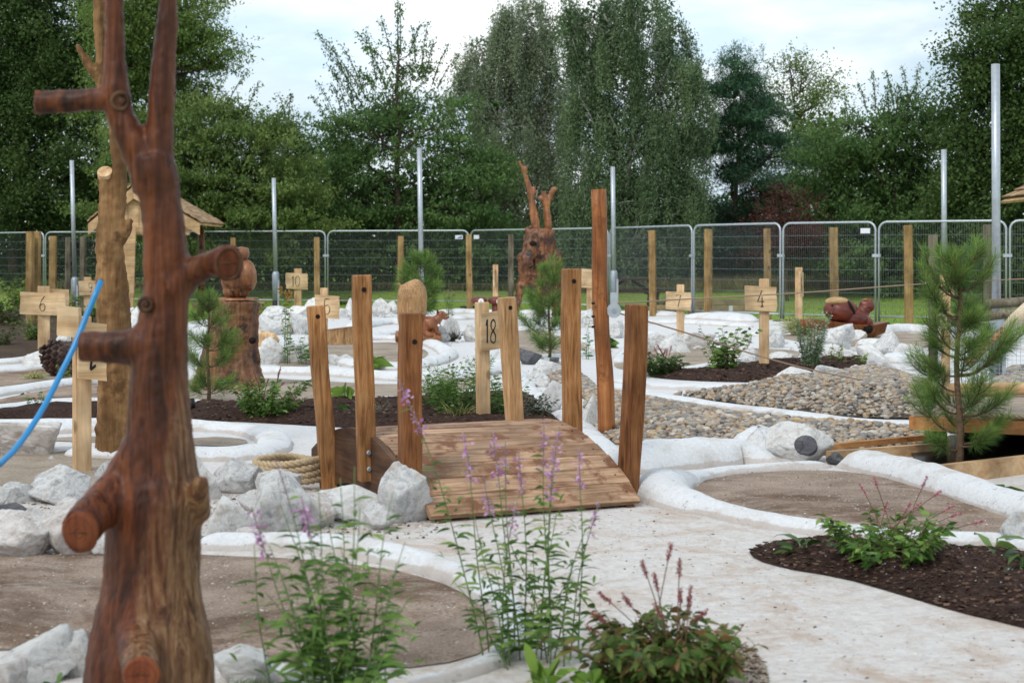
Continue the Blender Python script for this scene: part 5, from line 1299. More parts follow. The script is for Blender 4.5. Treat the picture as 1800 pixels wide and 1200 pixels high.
# handrail with lashings
Yr = 12.6
hr = [P(1642, 566, Yr), P(1700, 560, Yr), P(1800, 548, Yr), P(1990, 535, Yr)]
MB().tube([r_(p) for p in hr], .036, 14, wob=.08, seed=3).build('handrail', M['wood_grey'], e, True)
hr2 = [P(1735, 535, Yr + .3), P(1800, 530, Yr + .3), P(1990, 515, Yr + .3)]
MB().tube([r_(p) for p in hr2], .04, 14, wob=.1, seed=4).build('handrail', M['wood_grey'], e, True)
br = [P(1700, 640, Yr - .1), P(1750, 592, Yr - .1), P(1790, 560, Yr - .1)]
MB().tube([r_(p) for p in br], .032, 14, wob=.06).build('brace', M['wood_round'], e, True)
br = [P(1768, 580, Yr - .1), P(1785, 562, Yr - .12), P(1805, 545, Yr - .12), P(1850, 540, Yr - .1)]
MB().tube([r_(p) for p in br], [.045, .058, .066, .06], 16, wob=.05).build('lashing', M['lash'], e, True)
pst = P(1662, 560, Yr); MB().tube([r_((pst.x, Yr, -.02)), r_((pst.x, Yr, pst.z))], .035, 12, wob=.1).build('rail_post', M['pine_beam'], e, True)
for k in range(5):
    cx = P(1652, 560 + k * 0, Yr) ; rr = .041
    c = cx.lerp(P(1668, 558, Yr), k / 4) if k < 3 else P(1660, 570 + (k - 3) * 6, Yr)
    if k < 3: pts = [r_(c) + Vector((0, math.cos(t) * rr, math.sin(t) * rr)) for t in [j * PI / 8 for j in range(17)]]
    else: pts = [r_(c) + Vector((math.cos(t) * rr, math.sin(t) * rr, 0)) for t in [j * PI / 8 for j in range(17)]]
    MB().tube(pts, .010, 6, cap=False).build('lashing', M['lash'], e, True)
# dark weathered post
g = G(1640, 692); e = empty('weathered_post', g, 'thin dark weathered post with cord fittings left of the pine leader', 'post'); t = P(1640, 413, g.y) - g
MB().tube([(0, 0, -.03), (.0, 0, t.z * .5), (0, 0, t.z)], .045, 14, wob=.08).build('timber', M['wood_grey'], e, True)
for px in (-.055, .055): MB().ball((px, 0, P(1640, 497, g.y).z), .018, 2).build('cord_fitting', M['white'] if px < 0 else M['black'], e, True)
# wire mesh guard below the handrail
g = P(1760, 690, 12.2); g.z = 0; e = empty('mesh_guard', g, 'square welded wire mesh guard under the log handrail', 'mesh')
x0, x1 = P(1690, 0, 12.2).x - g.x, P(1920, 0, 12.2).x - g.x; z1 = P(0, 566, 12.2).z; z0 = P(0, 692, 12.2).z; q = MB()
nx = int((x1 - x0) / .032)
for k in range(nx + 1): x = x0 + (x1 - x0) * k / nx; q.tube([(x, 0, z0 - .1), (x, 0, z1)], .0016, 3, cap=False)
nz = int((z1 - z0 + .1) / .032)
for k in range(nz + 1): z = z0 - .1 + (z1 - z0 + .1) * k / nz; q.tube([(x0, -.002, z), (x1, -.002, z)], .0016, 3, cap=False)
q.build('wires', M['galv'], e)
# pond box of beams with black water
e = empty('pond_edging', (3.2, 10.2, 0), 'sawn timber edging boards round the black water pond', 'edging')
O_ = e.location
A1, B1 = G(1456, 812), G(1660, 796); A1.z = B1.z = .03
beam(r_(A1), r_(B1), .05, .08, M['pine_beam'], 'board', e)
A2, B2 = G(1452, 806), G(1650, 788); A2.z = .075; B2.z = .085
beam(r_(A2), r_(B2), .05, .035, M['orange'], 'board', e)
A3, B3 = G(1636, 852), G(1960, 812); A3.z = B3.z = .05
beam(r_(A3), r_(B3), .05, .115, M['pine_beam'], 'board', e)
wp = [G(1640, 852), G(1960, 806), G(1960, 752), G(1670, 770), G(1600, 800)]
w = MB().add([(p.x, p.y, .022) for p in wp], [tuple(range(len(wp)))]).build('pond_water', M['water']); tag(w, kind='structure')
# small second board walk beyond the render bank
e = empty('board_ramp', G(1240, 775), 'weathered plank ramp lying behind the white render bank', 'boardwalk')
O_ = e.location
for i in range(8):
    a = G(1085 + i * 28, 772 - i * 1.5); b = G(1200 + i * 28, 764 - i * .2); a.z = b.z = .10 - .008 * i
    v = [a, b, b + Vector((.10, -.03, 0)), a + Vector((.10, -.03, 0))]
    v = [G(1100, 771 + i * 3.6), G(1330 + i * 6, 765 + i * 3.0), G(1330 + i * 6, 767.6 + i * 3.0), G(1100, 774 + i * 3.6)]
    v = [r_(Vector((p.x, p.y, .085 - .006 * i + hz(p.x, p.y)))) for p in v]
    MB().add(v + [x - Vector((0, 0, .03)) for x in v], [(3, 2, 1, 0), (4, 5, 6, 7), (0, 1, 5, 4), (1, 2, 6, 5), (2, 3, 7, 6), (3, 0, 4, 7)]).build('plank', M['deckgrey'], e)

# ------------------------------------------------------------------ foliage tools
def leaves(name, base, direc, length, width, mat, parent=None, tint=None, bend=.25, nseg=3, roll=None, stuff=False):
    """many leaves as one mesh; base,direc (N,3); length,width (N,)"""
    base = np.asarray(base, float); direc = np.asarray(direc, float); n = len(base)
    direc = direc / np.maximum(np.linalg.norm(direc, axis=1, keepdims=True), 1e-6)
    length = np.broadcast_to(length, (n,)).astype(float); width = np.broadcast_to(width, (n,)).astype(float)
    rnd = rng.normal(size=(n, 3)); side = np.cross(direc, rnd * .6 + np.array([0, 0, 1.0])); side /= np.maximum(np.linalg.norm(side, axis=1, keepdims=True), 1e-6)
    upv = np.cross(side, direc)
    if nseg == 1: ts, ws = [0, .45, 1.0], [0, 1, 0]
    elif nseg == 2: ts, ws = [0, .3, .7, 1.0], [0.15, 1, .75, 0]
    else: ts, ws = [0, .18, .45, .75, 1.0], [.12, .8, 1, .6, 0]
    V = []; cols = []
    for t, w in zip(ts, ws):
        c = base + direc * (length * t)[:, None] - np.array([0, 0, 1.0]) * (length * bend * t * t)[:, None]
        if w == 0: V.append(c[:, None])
        else:
            o = side * (width * w / 2)[:, None]; V.append(np.stack([c - o, c + o + upv * 0], 1))
    VV = np.concatenate(V, 1); k = VV.shape[1]; faces = []
    # indices within one leaf, all quads (degenerate tips as kite for nseg 1)
    if nseg == 1: idx = [(0, 1, 3, 2)]
    else:
        idx = []; i = 0; pos = []
        for w in ws: pos.append((i, i) if w == 0 else (i, i + 1)); i += 1 if w == 0 else 2
        tri = []
        for a, b in zip(pos[:-1], pos[1:]):
            if a[0] == a[1]: tri.append((a[0], b[1], b[0]))
            elif b[0] == b[1]: tri.append((a[0], a[1], b[0]))
            else: tri += [(a[0], a[1], b[1]), (a[0], b[1], b[0])]
        idx = tri
    idx = np.array(idx); FF = (idx[None] + (np.arange(n) * k)[:, None, None]).reshape(-1, idx.shape[1])
    if tint is None: tint = rng.random(n)
    return link(name, npmesh(name, VV.reshape(-1, 3), FF, np.repeat(tint, k)), mat, parent, smooth=nseg > 1)
def branch(mb, a, b, r0, r1, sag=0.0, n=5, k=6, wob=.0):
    a, b = Vector(a), Vector(b); pts = []
    for i in range(n + 1):
        t = i / n; p = a.lerp(b, t); p.z += sag * math.sin(PI * t)
        if wob and 0 < i < n: p += Vector((random.gauss(0, wob), random.gauss(0, wob), random.gauss(0, wob)))
        pts.append(p)
    mb.tube(pts, [r0 + (r1 - r0) * (i / n) ** .7 for i in range(n + 1)], k); return pts

M['leaf_dark'] = leafmat('dark_tree_leaves', [(0.0411, 0.0797, 0.0253), (0.0645, 0.1144, 0.035), (0.0963, 0.1569, 0.0487), (0.1458, 0.2151, 0.0651)])
M['leaf_mid'] = leafmat('mid_green_leaves', [(0.0604, 0.1148, 0.0404), (0.0883, 0.163, 0.0554), (0.1282, 0.2173, 0.0713), (0.1906, 0.2915, 0.0984)])
M['leaf_ash'] = leafmat('light_feathery_leaves', [(0.0869, 0.143, 0.0394), (0.1232, 0.1941, 0.0529), (0.1869, 0.2713, 0.0745), (0.2647, 0.3613, 0.1096)])
M['leaf_hazel'] = leafmat('yellowish_green_leaves', [(0.0748, 0.1274, 0.0386), (0.1158, 0.1834, 0.0544), (0.1794, 0.2519, 0.0745), (0.2647, 0.3289, 0.1022)])
M['leaf_birch'] = leafmat('weeping_birch_leaves', [(0.0793, 0.1252, 0.0655), (0.1136, 0.1752, 0.0894), (0.1606, 0.234, 0.1174), (0.2399, 0.3183, 0.1627)])
M['leaf_olive'] = leafmat('grey_green_birch_leaves', [(0.133, 0.1721, 0.1006), (0.1968, 0.2451, 0.1476), (0.2608, 0.3179, 0.1943), (0.3702, 0.4181, 0.2692)])
M['leaf_pine'] = leafmat('blue_green_pine_needles', [(0.0352, 0.0866, 0.0462), (0.0534, 0.1243, 0.0677), (0.0813, 0.1705, 0.0914), (0.1233, 0.2195, 0.1152)], .5, .1)
M['leaf_copper'] = leafmat('copper_beech_leaves', [(0.0291, 0.0104, 0.013), (0.0728, 0.0234, 0.026), (0.131, 0.0455, 0.0416), (0.2184, 0.078, 0.065)])
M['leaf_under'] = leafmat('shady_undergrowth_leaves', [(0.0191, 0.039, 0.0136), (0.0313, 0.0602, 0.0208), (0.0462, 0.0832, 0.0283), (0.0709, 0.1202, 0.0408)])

def ellpts(n, c, r, shell):
    d = rng.normal(size=(n, 3)); d /= np.linalg.norm(d, axis=1, keepdims=True)
    rad = rng.random(n) ** (1 / 3.0); rad = shell + (1 - shell) * rad
    return np.array(c) + d * rad[:, None] * np.array(r), d
def tree(name, depth, base_px, trunk_px, lobes, label, mat, style, leaf=.09, dens=1.0, bark='bark', tr=.18, group='trees beyond the fence', shoots=()):
    """lobes: (cx,cy,rx,ry in photo px) give real ellipsoids around the trunk's distance"""
    s = depth / F; g = Vector(((base_px - 900) * s, depth, -.05))
    e = empty(name, g, label, 'tree', group)
    c3 = []
    for li, lb_ in enumerate(lobes):
        cx, cy, rx, ry = lb_[:4]; dl = lb_[4] if len(lb_) > 4 else 1.0
        p = P(cx, cy, depth) - g; R_ = (rx * s, min(rx * s, 2.6) * .8, ry * s); c3.append((np.array([p.x, random.uniform(-.5, .5), p.z]), np.array(R_), dl))
    mb = MB(); top = P(trunk_px[0], trunk_px[1], depth) - g; top.z -= .5
    tp = branch(mb, (0, 0, 0), top, tr, .015, n=9, k=9, wob=tr * .4)
    B = []; D = []; Sz = []; Tn = []
    for c, R_, dl in c3:
        area = R_[0] * R_[2] * PI; nsp = max(4, int(area * 26 * dens * 2.7 * dl))
        # limb to the lobe
        bz_ = max(.4, min(c[2] - R_[2] * .6, top.z * .9)); k = min(len(tp) - 1, max(0, int(bz_ / max(top.z, .1) * 9)))
        lp = branch(mb, tp[k], Vector(c), tr * .4, .03, n=5, k=6, wob=.08)
        pts, dd = ellpts(nsp, c, R_, .25)
        ncl = max(5, int(area * {'cherry': 2.6, 'broad': 2.4, 'birch': 2.0, 'ash': 2.6, 'pine': 2.4}[style])); cc_, cd_ = ellpts(ncl, c, R_, .55)
        ct_ = rng.random(ncl); ci = rng.integers(0, ncl, nsp); cl = rng.random(nsp) < .78
        js = np.array({'cherry': (.34, .34, .09), 'broad': (.24, .24, .17), 'birch': (.13, .13, .22), 'ash': (.30, .30, .12), 'pine': (.30, .30, .08)}[style])
        pts = np.where(cl[:, None], cc_[ci] + rng.normal(size=(nsp, 3)) * js, pts); dd = np.where(cl[:, None], cd_[ci], dd)
        sp_t = np.where(cl, ct_[ci] * .7 + rng.random(nsp) * .3, rng.random(nsp))  # random clump tint puts light and dark clumps into the leaf colour
        for i in range(min(nsp, 16)):
            branch(mb, lp[random.randint(2, 5)], Vector(pts[i]), .022, .006, n=4, k=4, wob=.06)
        n_l = {'cherry': 17, 'broad': 15, 'birch': 22, 'ash': 18, 'pine': 24}[style]
        if style == 'birch':
            L_ = rng.uniform(.5, 1.5, nsp) * min(1.4, R_[2]); ax = np.stack([dd[:, 0] * .18, dd[:, 1] * .18, -np.ones(nsp)], 1)
        elif style == 'cherry':
            L_ = rng.uniform(.35, .9, nsp) * min(1.2, R_[2]); ax = dd * np.array([1, 1, .5]) + np.array([0, 0, .25])
        elif style == 'ash':
            L_ = rng.uniform(.3, .7, nsp); ax = dd * np.array([1, 1, .4]) + np.array([0, 0, -.15])
        elif style == 'pine':
            L_ = rng.uniform(.2, .38, nsp); ax = dd * np.array([1, 1, .3]) + np.array([0, 0, .35])
        else:
            L_ = rng.uniform(.2, .45, nsp); ax = dd + rng.normal(size=(nsp, 3)) * .5
        ax = ax / np.linalg.norm(ax, axis=1, keepdims=True)
        t = rng.random((nsp, n_l)); jit = {'cherry': .055, 'broad': .17, 'birch': .05, 'ash': .10, 'pine': .06}[style]
        base = pts[:, None] + ax[:, None] * (t * L_[:, None])[..., None] + rng.normal(size=(nsp, n_l, 3)) * jit
        if style == 'birch': d_ = rng.normal(size=(nsp, n_l, 3)) * .6 + np.array([0, 0, -1.0])
        elif style == 'pine': d_ = rng.normal(size=(nsp, n_l, 3)) * .75 + ax[:, None] * 1.0
        elif style == 'cherry': d_ = rng.normal(size=(nsp, n_l, 3)) * .8 + np.array([0, 0, -.55])
        else: d_ = rng.normal(size=(nsp, n_l, 3)) + np.array([0, 0, -.2])
        if dl >= 1.0:       # larger leaves with a darker tint range deep inside the crown
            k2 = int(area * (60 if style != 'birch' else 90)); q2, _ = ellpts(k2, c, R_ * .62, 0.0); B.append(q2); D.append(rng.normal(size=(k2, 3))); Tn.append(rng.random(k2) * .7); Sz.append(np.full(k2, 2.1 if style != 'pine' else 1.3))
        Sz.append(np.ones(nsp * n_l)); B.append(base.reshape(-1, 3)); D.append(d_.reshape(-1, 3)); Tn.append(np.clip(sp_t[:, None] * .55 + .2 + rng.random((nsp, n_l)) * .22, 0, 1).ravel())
    # long free shoots that break the outline
    for (x0, y0, x1, y1) in shoots:
        a = P(x0, y0, depth) - g; b = P(x1, y1, depth) - g; a.y = random.uniform(-.6, .6); b.y = a.y + random.uniform(-.3, .3)
        pp = branch(mb, a, b, .02, .005, sag=.12, n=6, k=4); nn = int((b - a).length * 85)
        tt = rng.random(nn); a_, b_ = np.array(a), np.array(b); base = a_ + (b_ - a_) * tt[:, None]; base[:, 2] += .12 * np.sin(PI * tt); base += rng.normal(size=(nn, 3)) * .055
        B.append(base); D.append(rng.normal(size=(nn, 3)) * .7 + np.array([0, 0, -.5])); Tn.append(rng.random(nn)); Sz.append(np.full(nn, .8))
    mb.build('trunk', M[bark], e, True)
    B = np.concatenate(B); D = np.concatenate(D); Tn = np.concatenate(Tn); Sz = np.concatenate(Sz); n = len(B)
    wf = {'cherry': .5, 'broad': .62, 'birch': .6, 'ash': .36, 'pine': .16}[style]
    Ls = leaf * 1.1 * rng.uniform(.7, 1.25, n) * Sz
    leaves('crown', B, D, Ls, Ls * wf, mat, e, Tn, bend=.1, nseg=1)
    return n
tot = 0
tot += tree('broadleaf_tree', 50, 30, (40, 60), [(-40, 60, 130, 130), (60, 30, 110, 120), (30, 180, 130, 110), (-60, 280, 120, 110), (90, 260, 110, 110), (30, 370, 150, 80), (140, 130, 70, 90), (150, 350, 80, 80), (-130, 160, 90, 150)],
            'tall dark green broadleaf tree filling the top left corner', M['leaf_dark'], 'broad', .10, 1.25, tr=.25)
tot += tree('ash_tree', 46, 262, (280, 20), [(240, 30, 80, 70), (305, 40, 65, 60, .9), (350, 75, 48, 42, .55), (270, 120, 90, 60), (335, 130, 52, 40, .55), (230, 190, 90, 60), (220, 90, 60, 60), (300, 10, 70, 50), (392, 100, 24, 18, .35), (365, 165, 30, 22, .35)],
            'light feathery ash tree leaning into the sky left of centre', M['leaf_ash'], 'ash', .12, 1.35, tr=.2, shoots=[(340, 60, 425, 75), (350, 110, 420, 130), (340, 20, 380, 5), (350, 150, 405, 175), (330, 170, 390, 200)])
tot += tree('hornbeam_tree', 44, 390, (400, 200), [(330, 235, 75, 55), (400, 250, 75, 50, .9), (465, 280, 60, 50, .8), (350, 310, 90, 60), (440, 330, 95, 60), (400, 390, 120, 55), (510, 370, 60, 70), (290, 290, 70, 80), (300, 390, 90, 60), (240, 330, 70, 80)],
            'spreading yellowish green tree above the shingled hut', M['leaf_hazel'], 'cherry', .10, 1.45, tr=.16, shoots=[(400, 200, 440, 125), (430, 210, 458, 145), (380, 190, 400, 140), (450, 230, 500, 200), (360, 190, 330, 160), (480, 240, 530, 235)])
tot += tree('dark_alder_tree', 55, 505, (507, 175), [(505, 218, 18, 24, .4), (502, 262, 38, 38, .7), (520, 310, 60, 55), (560, 290, 35, 40), (510, 390, 90, 70)],
            'small dark tree in the notch between the left trees', M['leaf_dark'], 'broad', .10, 1.3, shoots=[(505, 210, 490, 165), (508, 210, 510, 163), (520, 230, 540, 195)])
tot += tree('cherry_tree', 47, 700, (700, 40), [(700, 110, 26, 44, .5), (690, 170, 66, 44, .65), (640, 220, 64, 44, .7), (760, 205, 64, 50, .75), (700, 255, 104, 54, .95), (600, 262, 42, 36, .6), (810, 270, 50, 50, .8), (640, 330, 100, 60), (760, 340, 100, 65), (700, 410, 130, 60), (580, 340, 70, 60), (560, 420, 90, 60), (840, 360, 60, 90), (840, 450, 80, 50)],
            'wild cherry with long upright leafy shoots against the sky', M['leaf_mid'], 'cherry', .105, 1.1, tr=.17,
            shoots=[(700, 90, 700, 2), (705, 95, 706, 8), (690, 110, 668, 30), (680, 120, 648, 80), (670, 130, 624, 52), (660, 140, 640, 45), (640, 160, 600, 80), (650, 180, 562, 65), (640, 190, 572, 85), (630, 200, 570, 108), (600, 200, 580, 145), (600, 230, 560, 145), (590, 240, 550, 172), (720, 100, 742, 45), (740, 120, 752, 38), (730, 110, 725, 50), (760, 150, 790, 80), (770, 160, 810, 100), (750, 130, 765, 70), (620, 175, 575, 70), (610, 210, 585, 120)])
tot += tree('olive_birch_tree', 52, 880, (880, 60), [(1010, 150, 50, 60), (1005, 260, 50, 70), (1000, 350, 60, 60), (850, 90, 55, 45), (900, 70, 50, 60), (880, 150, 70, 60), (820, 150, 45, 50), (940, 120, 50, 70), (900, 230, 80, 60), (850, 290, 70, 70), (930, 310, 70, 80), (960, 200, 45, 70), (930, 30, 50, 45), (975, 60, 40, 60), (880, 390, 90, 60), (970, 400, 80, 60)],
            'grey green birch left of the big weeping birch', M['leaf_olive'], 'birch', .062, 1.75, bark='birchbark', tr=.12)
tot += tree('weeping_birch_tree', 46, 1092, (1120, -10), [(1060, 30, 55, 70), (1120, 20, 60, 70), (1180, 40, 40, 70), (1030, 110, 50, 60), (1100, 120, 60, 70), (1170, 140, 55, 75), (1215, 170, 38, 60), (1040, 220, 60, 70), (1110, 240, 65, 80), (1180, 260, 62, 80), (1225, 240, 28, 50), (1060, 330, 70, 70), (1140, 350, 80, 70), (1200, 350, 50, 60), (1010, 40, 40, 50), (1030, 400, 60, 60), (1120, 430, 90, 50), (1190, 430, 50, 40)],
            'big weeping birch with hanging strands in the middle of the skyline', M['leaf_birch'], 'birch', .066, 1.75, bark='birchbark', tr=.15)
tot += tree('scots_pine_tree', 49, 1300, (1292, 100), [(1292, 120, 14, 34), (1315, 140, 22, 28), (1255, 150, 22, 24), (1290, 185, 48, 34), (1350, 200, 42, 30), (1262, 220, 40, 30), (1320, 250, 62, 34), (1380, 270, 52, 30), (1270, 290, 52, 32), (1340, 320, 70, 36), (1400, 350, 52, 34), (1290, 370, 70, 40), (1370, 400, 72, 40), (1250, 440, 60, 40), (1330, 450, 80, 40)],
            'dark blue green pine right of the weeping birch', M['leaf_pine'], 'pine', .13, 3.4, tr=.16)
tot += tree('maple_tree', 56, 1400, (1395, 110), [(1385, 120, 30, 24, .8), (1420, 135, 32, 28, .8), (1370, 165, 38, 32, .9), (1440, 170, 40, 36, .9), (1400, 205, 54, 36), (1460, 225, 50, 44), (1420, 270, 60, 45), (1480, 290, 50, 55)],
            'airy light green tree between the pine and the hedge trees', M['leaf_ash'], 'broad', .085, .75, tr=.1, shoots=[(1380, 110, 1375, 90), (1400, 115, 1405, 95), (1430, 120, 1440, 108), (1450, 150, 1475, 128), (1360, 130, 1345, 112)])
tot += tree('wild_plum_tree', 45, 1560, (1570, 190), [(1520, 225, 50, 38, .7), (1590, 222, 50, 42, .7), (1640, 240, 50, 55), (1500, 280, 70, 50), (1570, 300, 80, 60), (1640, 330, 70, 60), (1480, 350, 70, 60), (1560, 390, 100, 60), (1460, 430, 80, 50), (1640, 420, 90, 60), (1550, 460, 100, 40)],
            'leafy green thicket tree with spiky shoots left of the dark oak', M['leaf_mid'], 'cherry', .105, 1.45, tr=.15,
            shoots=[(1540, 190, 1532, 125), (1550, 190, 1560, 150), (1580, 180, 1565, 118), (1600, 180, 1592, 115), (1610, 180, 1618, 112), (1600, 190, 1645, 135), (1570, 200, 1575, 150), (1520, 190, 1505, 145), (1620, 190, 1640, 150), (1590, 190, 1610, 150), (1490, 230, 1480, 170)])
tot += tree('oak_tree', 43, 1770, (1770, 60), [(1780, 20, 60, 50), (1730, 80, 55, 40), (1800, 90, 80, 70), (1690, 120, 32, 34), (1720, 160, 60, 45), (1790, 190, 90, 60), (1690, 210, 34, 40), (1730, 250, 70, 50), (1800, 290, 90, 70), (1710, 330, 60, 55), (1780, 380, 100, 60), (1690, 410, 60, 60), (1860, 100, 90, 120), (1870, 260, 80, 110), (1680, 95, 18, 14), (1800, 450, 110, 50)],
            'dense dark oak filling the upper right corner', M['leaf_dark'], 'broad', .10, 1.35, tr=.28)
tot += tree('copper_beech_tree', 43.5, 1385, (1380, 350), [(1375, 350, 34, 22), (1400, 390, 45, 30), (1350, 400, 40, 30), (1380, 440, 60, 30)], 'small copper beech with dark red leaves behind the fence', M['leaf_copper'], 'ash', .085, 1.2, tr=.05, shoots=[(1380, 350, 1350, 325), (1400, 350, 1425, 335)])
# shady undergrowth under the trees: one thicket mass that nobody could count
def thicket(x0, x1, top, depth, n, mat, leaf=.1, yb=535):
    s = depth / F; X_ = rng.uniform(x0, x1, n); Yp = rng.uniform(0, 1, n); d = depth + rng.uniform(-.8, 2.5, n)
    tp = top + 26 * np.sin(X_ * .021) + 16 * np.sin(X_ * .067 + 1); py = tp + (yb - tp) * Yp
    B = np.stack([(X_ - 900) / F * d, d, np.maximum(-.05, E - (py - H0) / F * d)], 1)
    return B, rng.normal(size=(n, 3)) + np.array([0, 0, -.2]), leaf * rng.uniform(.7, 1.3, n)
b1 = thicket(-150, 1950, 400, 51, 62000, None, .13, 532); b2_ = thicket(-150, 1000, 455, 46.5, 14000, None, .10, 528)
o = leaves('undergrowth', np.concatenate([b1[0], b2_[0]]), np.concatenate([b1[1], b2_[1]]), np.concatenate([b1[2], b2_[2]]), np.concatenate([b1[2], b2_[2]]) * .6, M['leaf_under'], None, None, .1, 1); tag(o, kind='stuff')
wood_far = thicket(-400, 2200, 330, 72, 52000, None, .2, 500)
o = leaves('far_woods', wood_far[0], wood_far[1], wood_far[2] * 1.2, wood_far[2] * .9, M['leaf_dark'], None, None, .1, 1); tag(o, kind='stuff')
print('tree leaves', tot)
# tall dry grass behind the fence, lawn grass
M['drygrass'] = leafmat('dry_tall_grass', [(.10, .13, .04), (.19, .19, .07), (.30, .25, .13), (.36, .27, .18)], .7, .2)
M['grass_g'] = leafmat('green_grass_blades', [(.06, .12, .02), (.12, .21, .04), (.19, .29, .06), (.27, .33, .11)], .6, .25)
M['grass_y'] = leafmat('yellow_green_grass', [(.20, .22, .06), (.32, .34, .11), (.45, .45, .18), (.55, .52, .28)], .6, .25)
def blades(name, X_, Y_, h, w, mat, lean=.25, kind='stuff', parent=None):
    n = len(X_); B = np.stack([X_, Y_, lawn_z(Y_)], 1); D = rng.normal(size=(n, 3)) * lean; D[:, 2] = 1
    o = leaves(name, B, D, h, w, mat, parent, None, .15, 1)
    if kind: tag(o, kind=kind)
    return o
n = 16000; X_ = rng.uniform(1, 17, n); Y_ = 45.8 + rng.uniform(-.6, 2.0, n); blades('tall_grass', X_, Y_, rng.uniform(.35, .62, n), .012, M['drygrass'], .16)
n = 5000; X_ = rng.uniform(-14, 2, n); Y_ = 46.2 + rng.uniform(-.5, 1.5, n); blades('tall_grass', X_, Y_, rng.uniform(.25, .45, n), .012, M['drygrass'], .2)
n = 34000; Y_ = rng.uniform(27, 46.5, n); X_ = rng.uniform(-1, 1, n) * Y_ * .36
keep = Y_ > 28.5 + np.where(X_ > 7, -1.0, 6.5 + 0 * X_) - 0.0
blades('lawn_grass', X_[keep], Y_[keep], rng.uniform(.03, .08, keep.sum()), .012, M['grass_g'], .4)

# ------------------------------------------------------------------ garden plants
M['pl_green'] = leafmat('fresh_green_leaf', [(0.0506, 0.1138, 0.0228), (0.0949, 0.1898, 0.0379), (0.1518, 0.2656, 0.0569), (0.2277, 0.3415, 0.0885)], .45, .3)
M['pl_dark'] = leafmat('dark_green_leaf', [(.02, .055, .015), (.045, .095, .024), (.075, .14, .035), (.12, .19, .05)], .4, .25)
M['pl_red'] = leafmat('reddish_green_leaf', [(.045, .09, .02), (.08, .14, .03), (.13, .18, .045), (.20, .11, .045)], .45, .25)
M['pl_grey'] = leafmat('silver_grey_leaf', [(.12, .16, .13), (.19, .24, .20), (.27, .32, .28)], .7, .15)
M['pl_ever'] = leafmat('glossy_evergreen_leaf', [(.01, .03, .01), (.022, .055, .018), (.04, .085, .03)], .3, .1, .6)
M['pl_white'] = leafmat('pale_budded_leaf', [(.09, .15, .05), (.14, .2, .08), (.3, .36, .28), (.6, .62, .56)], .6, .2)
M['pl_lime'] = leafmat('lime_leaf', [(.12, .22, .03), (.18, .30, .05), (.26, .38, .08)], .4, .35)
M['fl_purple'] = leafmat('purple_petal', [(.44, .18, .40), (.58, .30, .54), (.70, .46, .66)], .6, .3)
M['fl_pink'] = leafmat('pink_petal', [(.45, .12, .18), (.60, .26, .30), (.75, .50, .52)], .6, .3)
M['fl_red'] = leafmat('dusky_red_petal', [(.25, .06, .07), (.38, .12, .12), (.50, .22, .21)], .6, .25)
M['fl_orange'] = leafmat('orange_petal', [(.5, .16, .03), (.65, .25, .06)], .6, .25)
def on_stems(stems, per_m, lo, hi):
    """sample points and tangents along stems between fractions lo..hi"""
    Bq = []; Tq = []; U = []
    for st in stems:
        ln = sum((st[i + 1] - st[i]).length for i in range(len(st) - 1)); k = max(1, int(ln * (hi - lo) * per_m))
        for j in range(k):
            u = lo + (hi - lo) * (j + random.random() * .6) / k; f = u * (len(st) - 1); i = min(int(f), len(st) - 2)
            Bq.append(st[i].lerp(st[i + 1], f - i)); Tq.append((st[i + 1] - st[i]).normalized()); U.append(u)
    return np.array([tuple(b) for b in Bq]), np.array([tuple(t) for t in Tq]), np.array(U)
def mkstems(n, spread, h, lean, seg=7, droop=.0, hvar=.3):
    out = []
    for i in range(n):
        a = random.uniform(0, 6.28); r = spread * math.sqrt(random.random()); b = Vector((math.cos(a) * r, math.sin(a) * r, -.02)); hh = h * random.uniform(1 - hvar, 1)
        dx = Vector((math.cos(a), math.sin(a), 0)) * lean * hh * random.uniform(.2, 1) + Vector((random.gauss(0, 1), random.gauss(0, 1), 0)) * lean * hh * .25; ph = random.uniform(0, 6)
        out.append([b + dx * (t / seg) ** 1.5 + Vector((0, 0, hh * (t / seg) - droop * hh * (t / seg) ** 3)) + Vector((math.sin(t * 1.3 + ph), math.cos(t * 1.1 + ph), 0)) * .004 * t * hh for t in range(seg + 1)])
    return out
def plant(name, loc, label, cat='plant', stems=None, sr=.003, smat='stemgreen', lm='pl_green', per_m=60, lo=.1, hi=.9, ll=.06, lw=.012, out=1.0, up=.3, bend=.35, taper=.5, nseg=3, flower=None, group=None):
    """flower: (mat, lo, hi, per_m, size, subset fraction)"""
    e = empty(name, loc, label, cat, group); mb = MB()
    for st in stems: mb.tube(st, [sr * (1.2 - .8 * i / len(st)) for i in range(len(st))], 5)
    so = mb.build('stems', M[smat], e, True)
    B, T, U = on_stems(stems, per_m, lo, hi); n = len(B)
    A = rng.random(n) * 2 * PI; D = np.stack([np.cos(A), np.sin(A), np.zeros(n)], 1) * out + T * up + rng.normal(size=(n, 3)) * .12
    Ls = ll * rng.uniform(.6, 1.2, n) * (1 - taper * U)
    leaves('leaves', B, D, Ls, Ls * (lw / ll) * rng.uniform(.8, 1.2, n), M[lm], e, None, bend, nseg)
    if flower:
        fm, flo, fhi, fpm, fs, frac = flower; sub = [s for s in stems if random.random() < frac] or stems[:1]
        for q in sub:
            B, T, U = on_stems([q], fpm, flo, fhi); n = len(B); D = rng.normal(size=(n, 3)) + T * .3
            leaves('flower_head', B + rng.normal(size=(n, 3)) * fs * .25, D, fs * rng.uniform(.7, 1.3, n), fs * .6, M[fm], e, None, .1, 1)
    return e
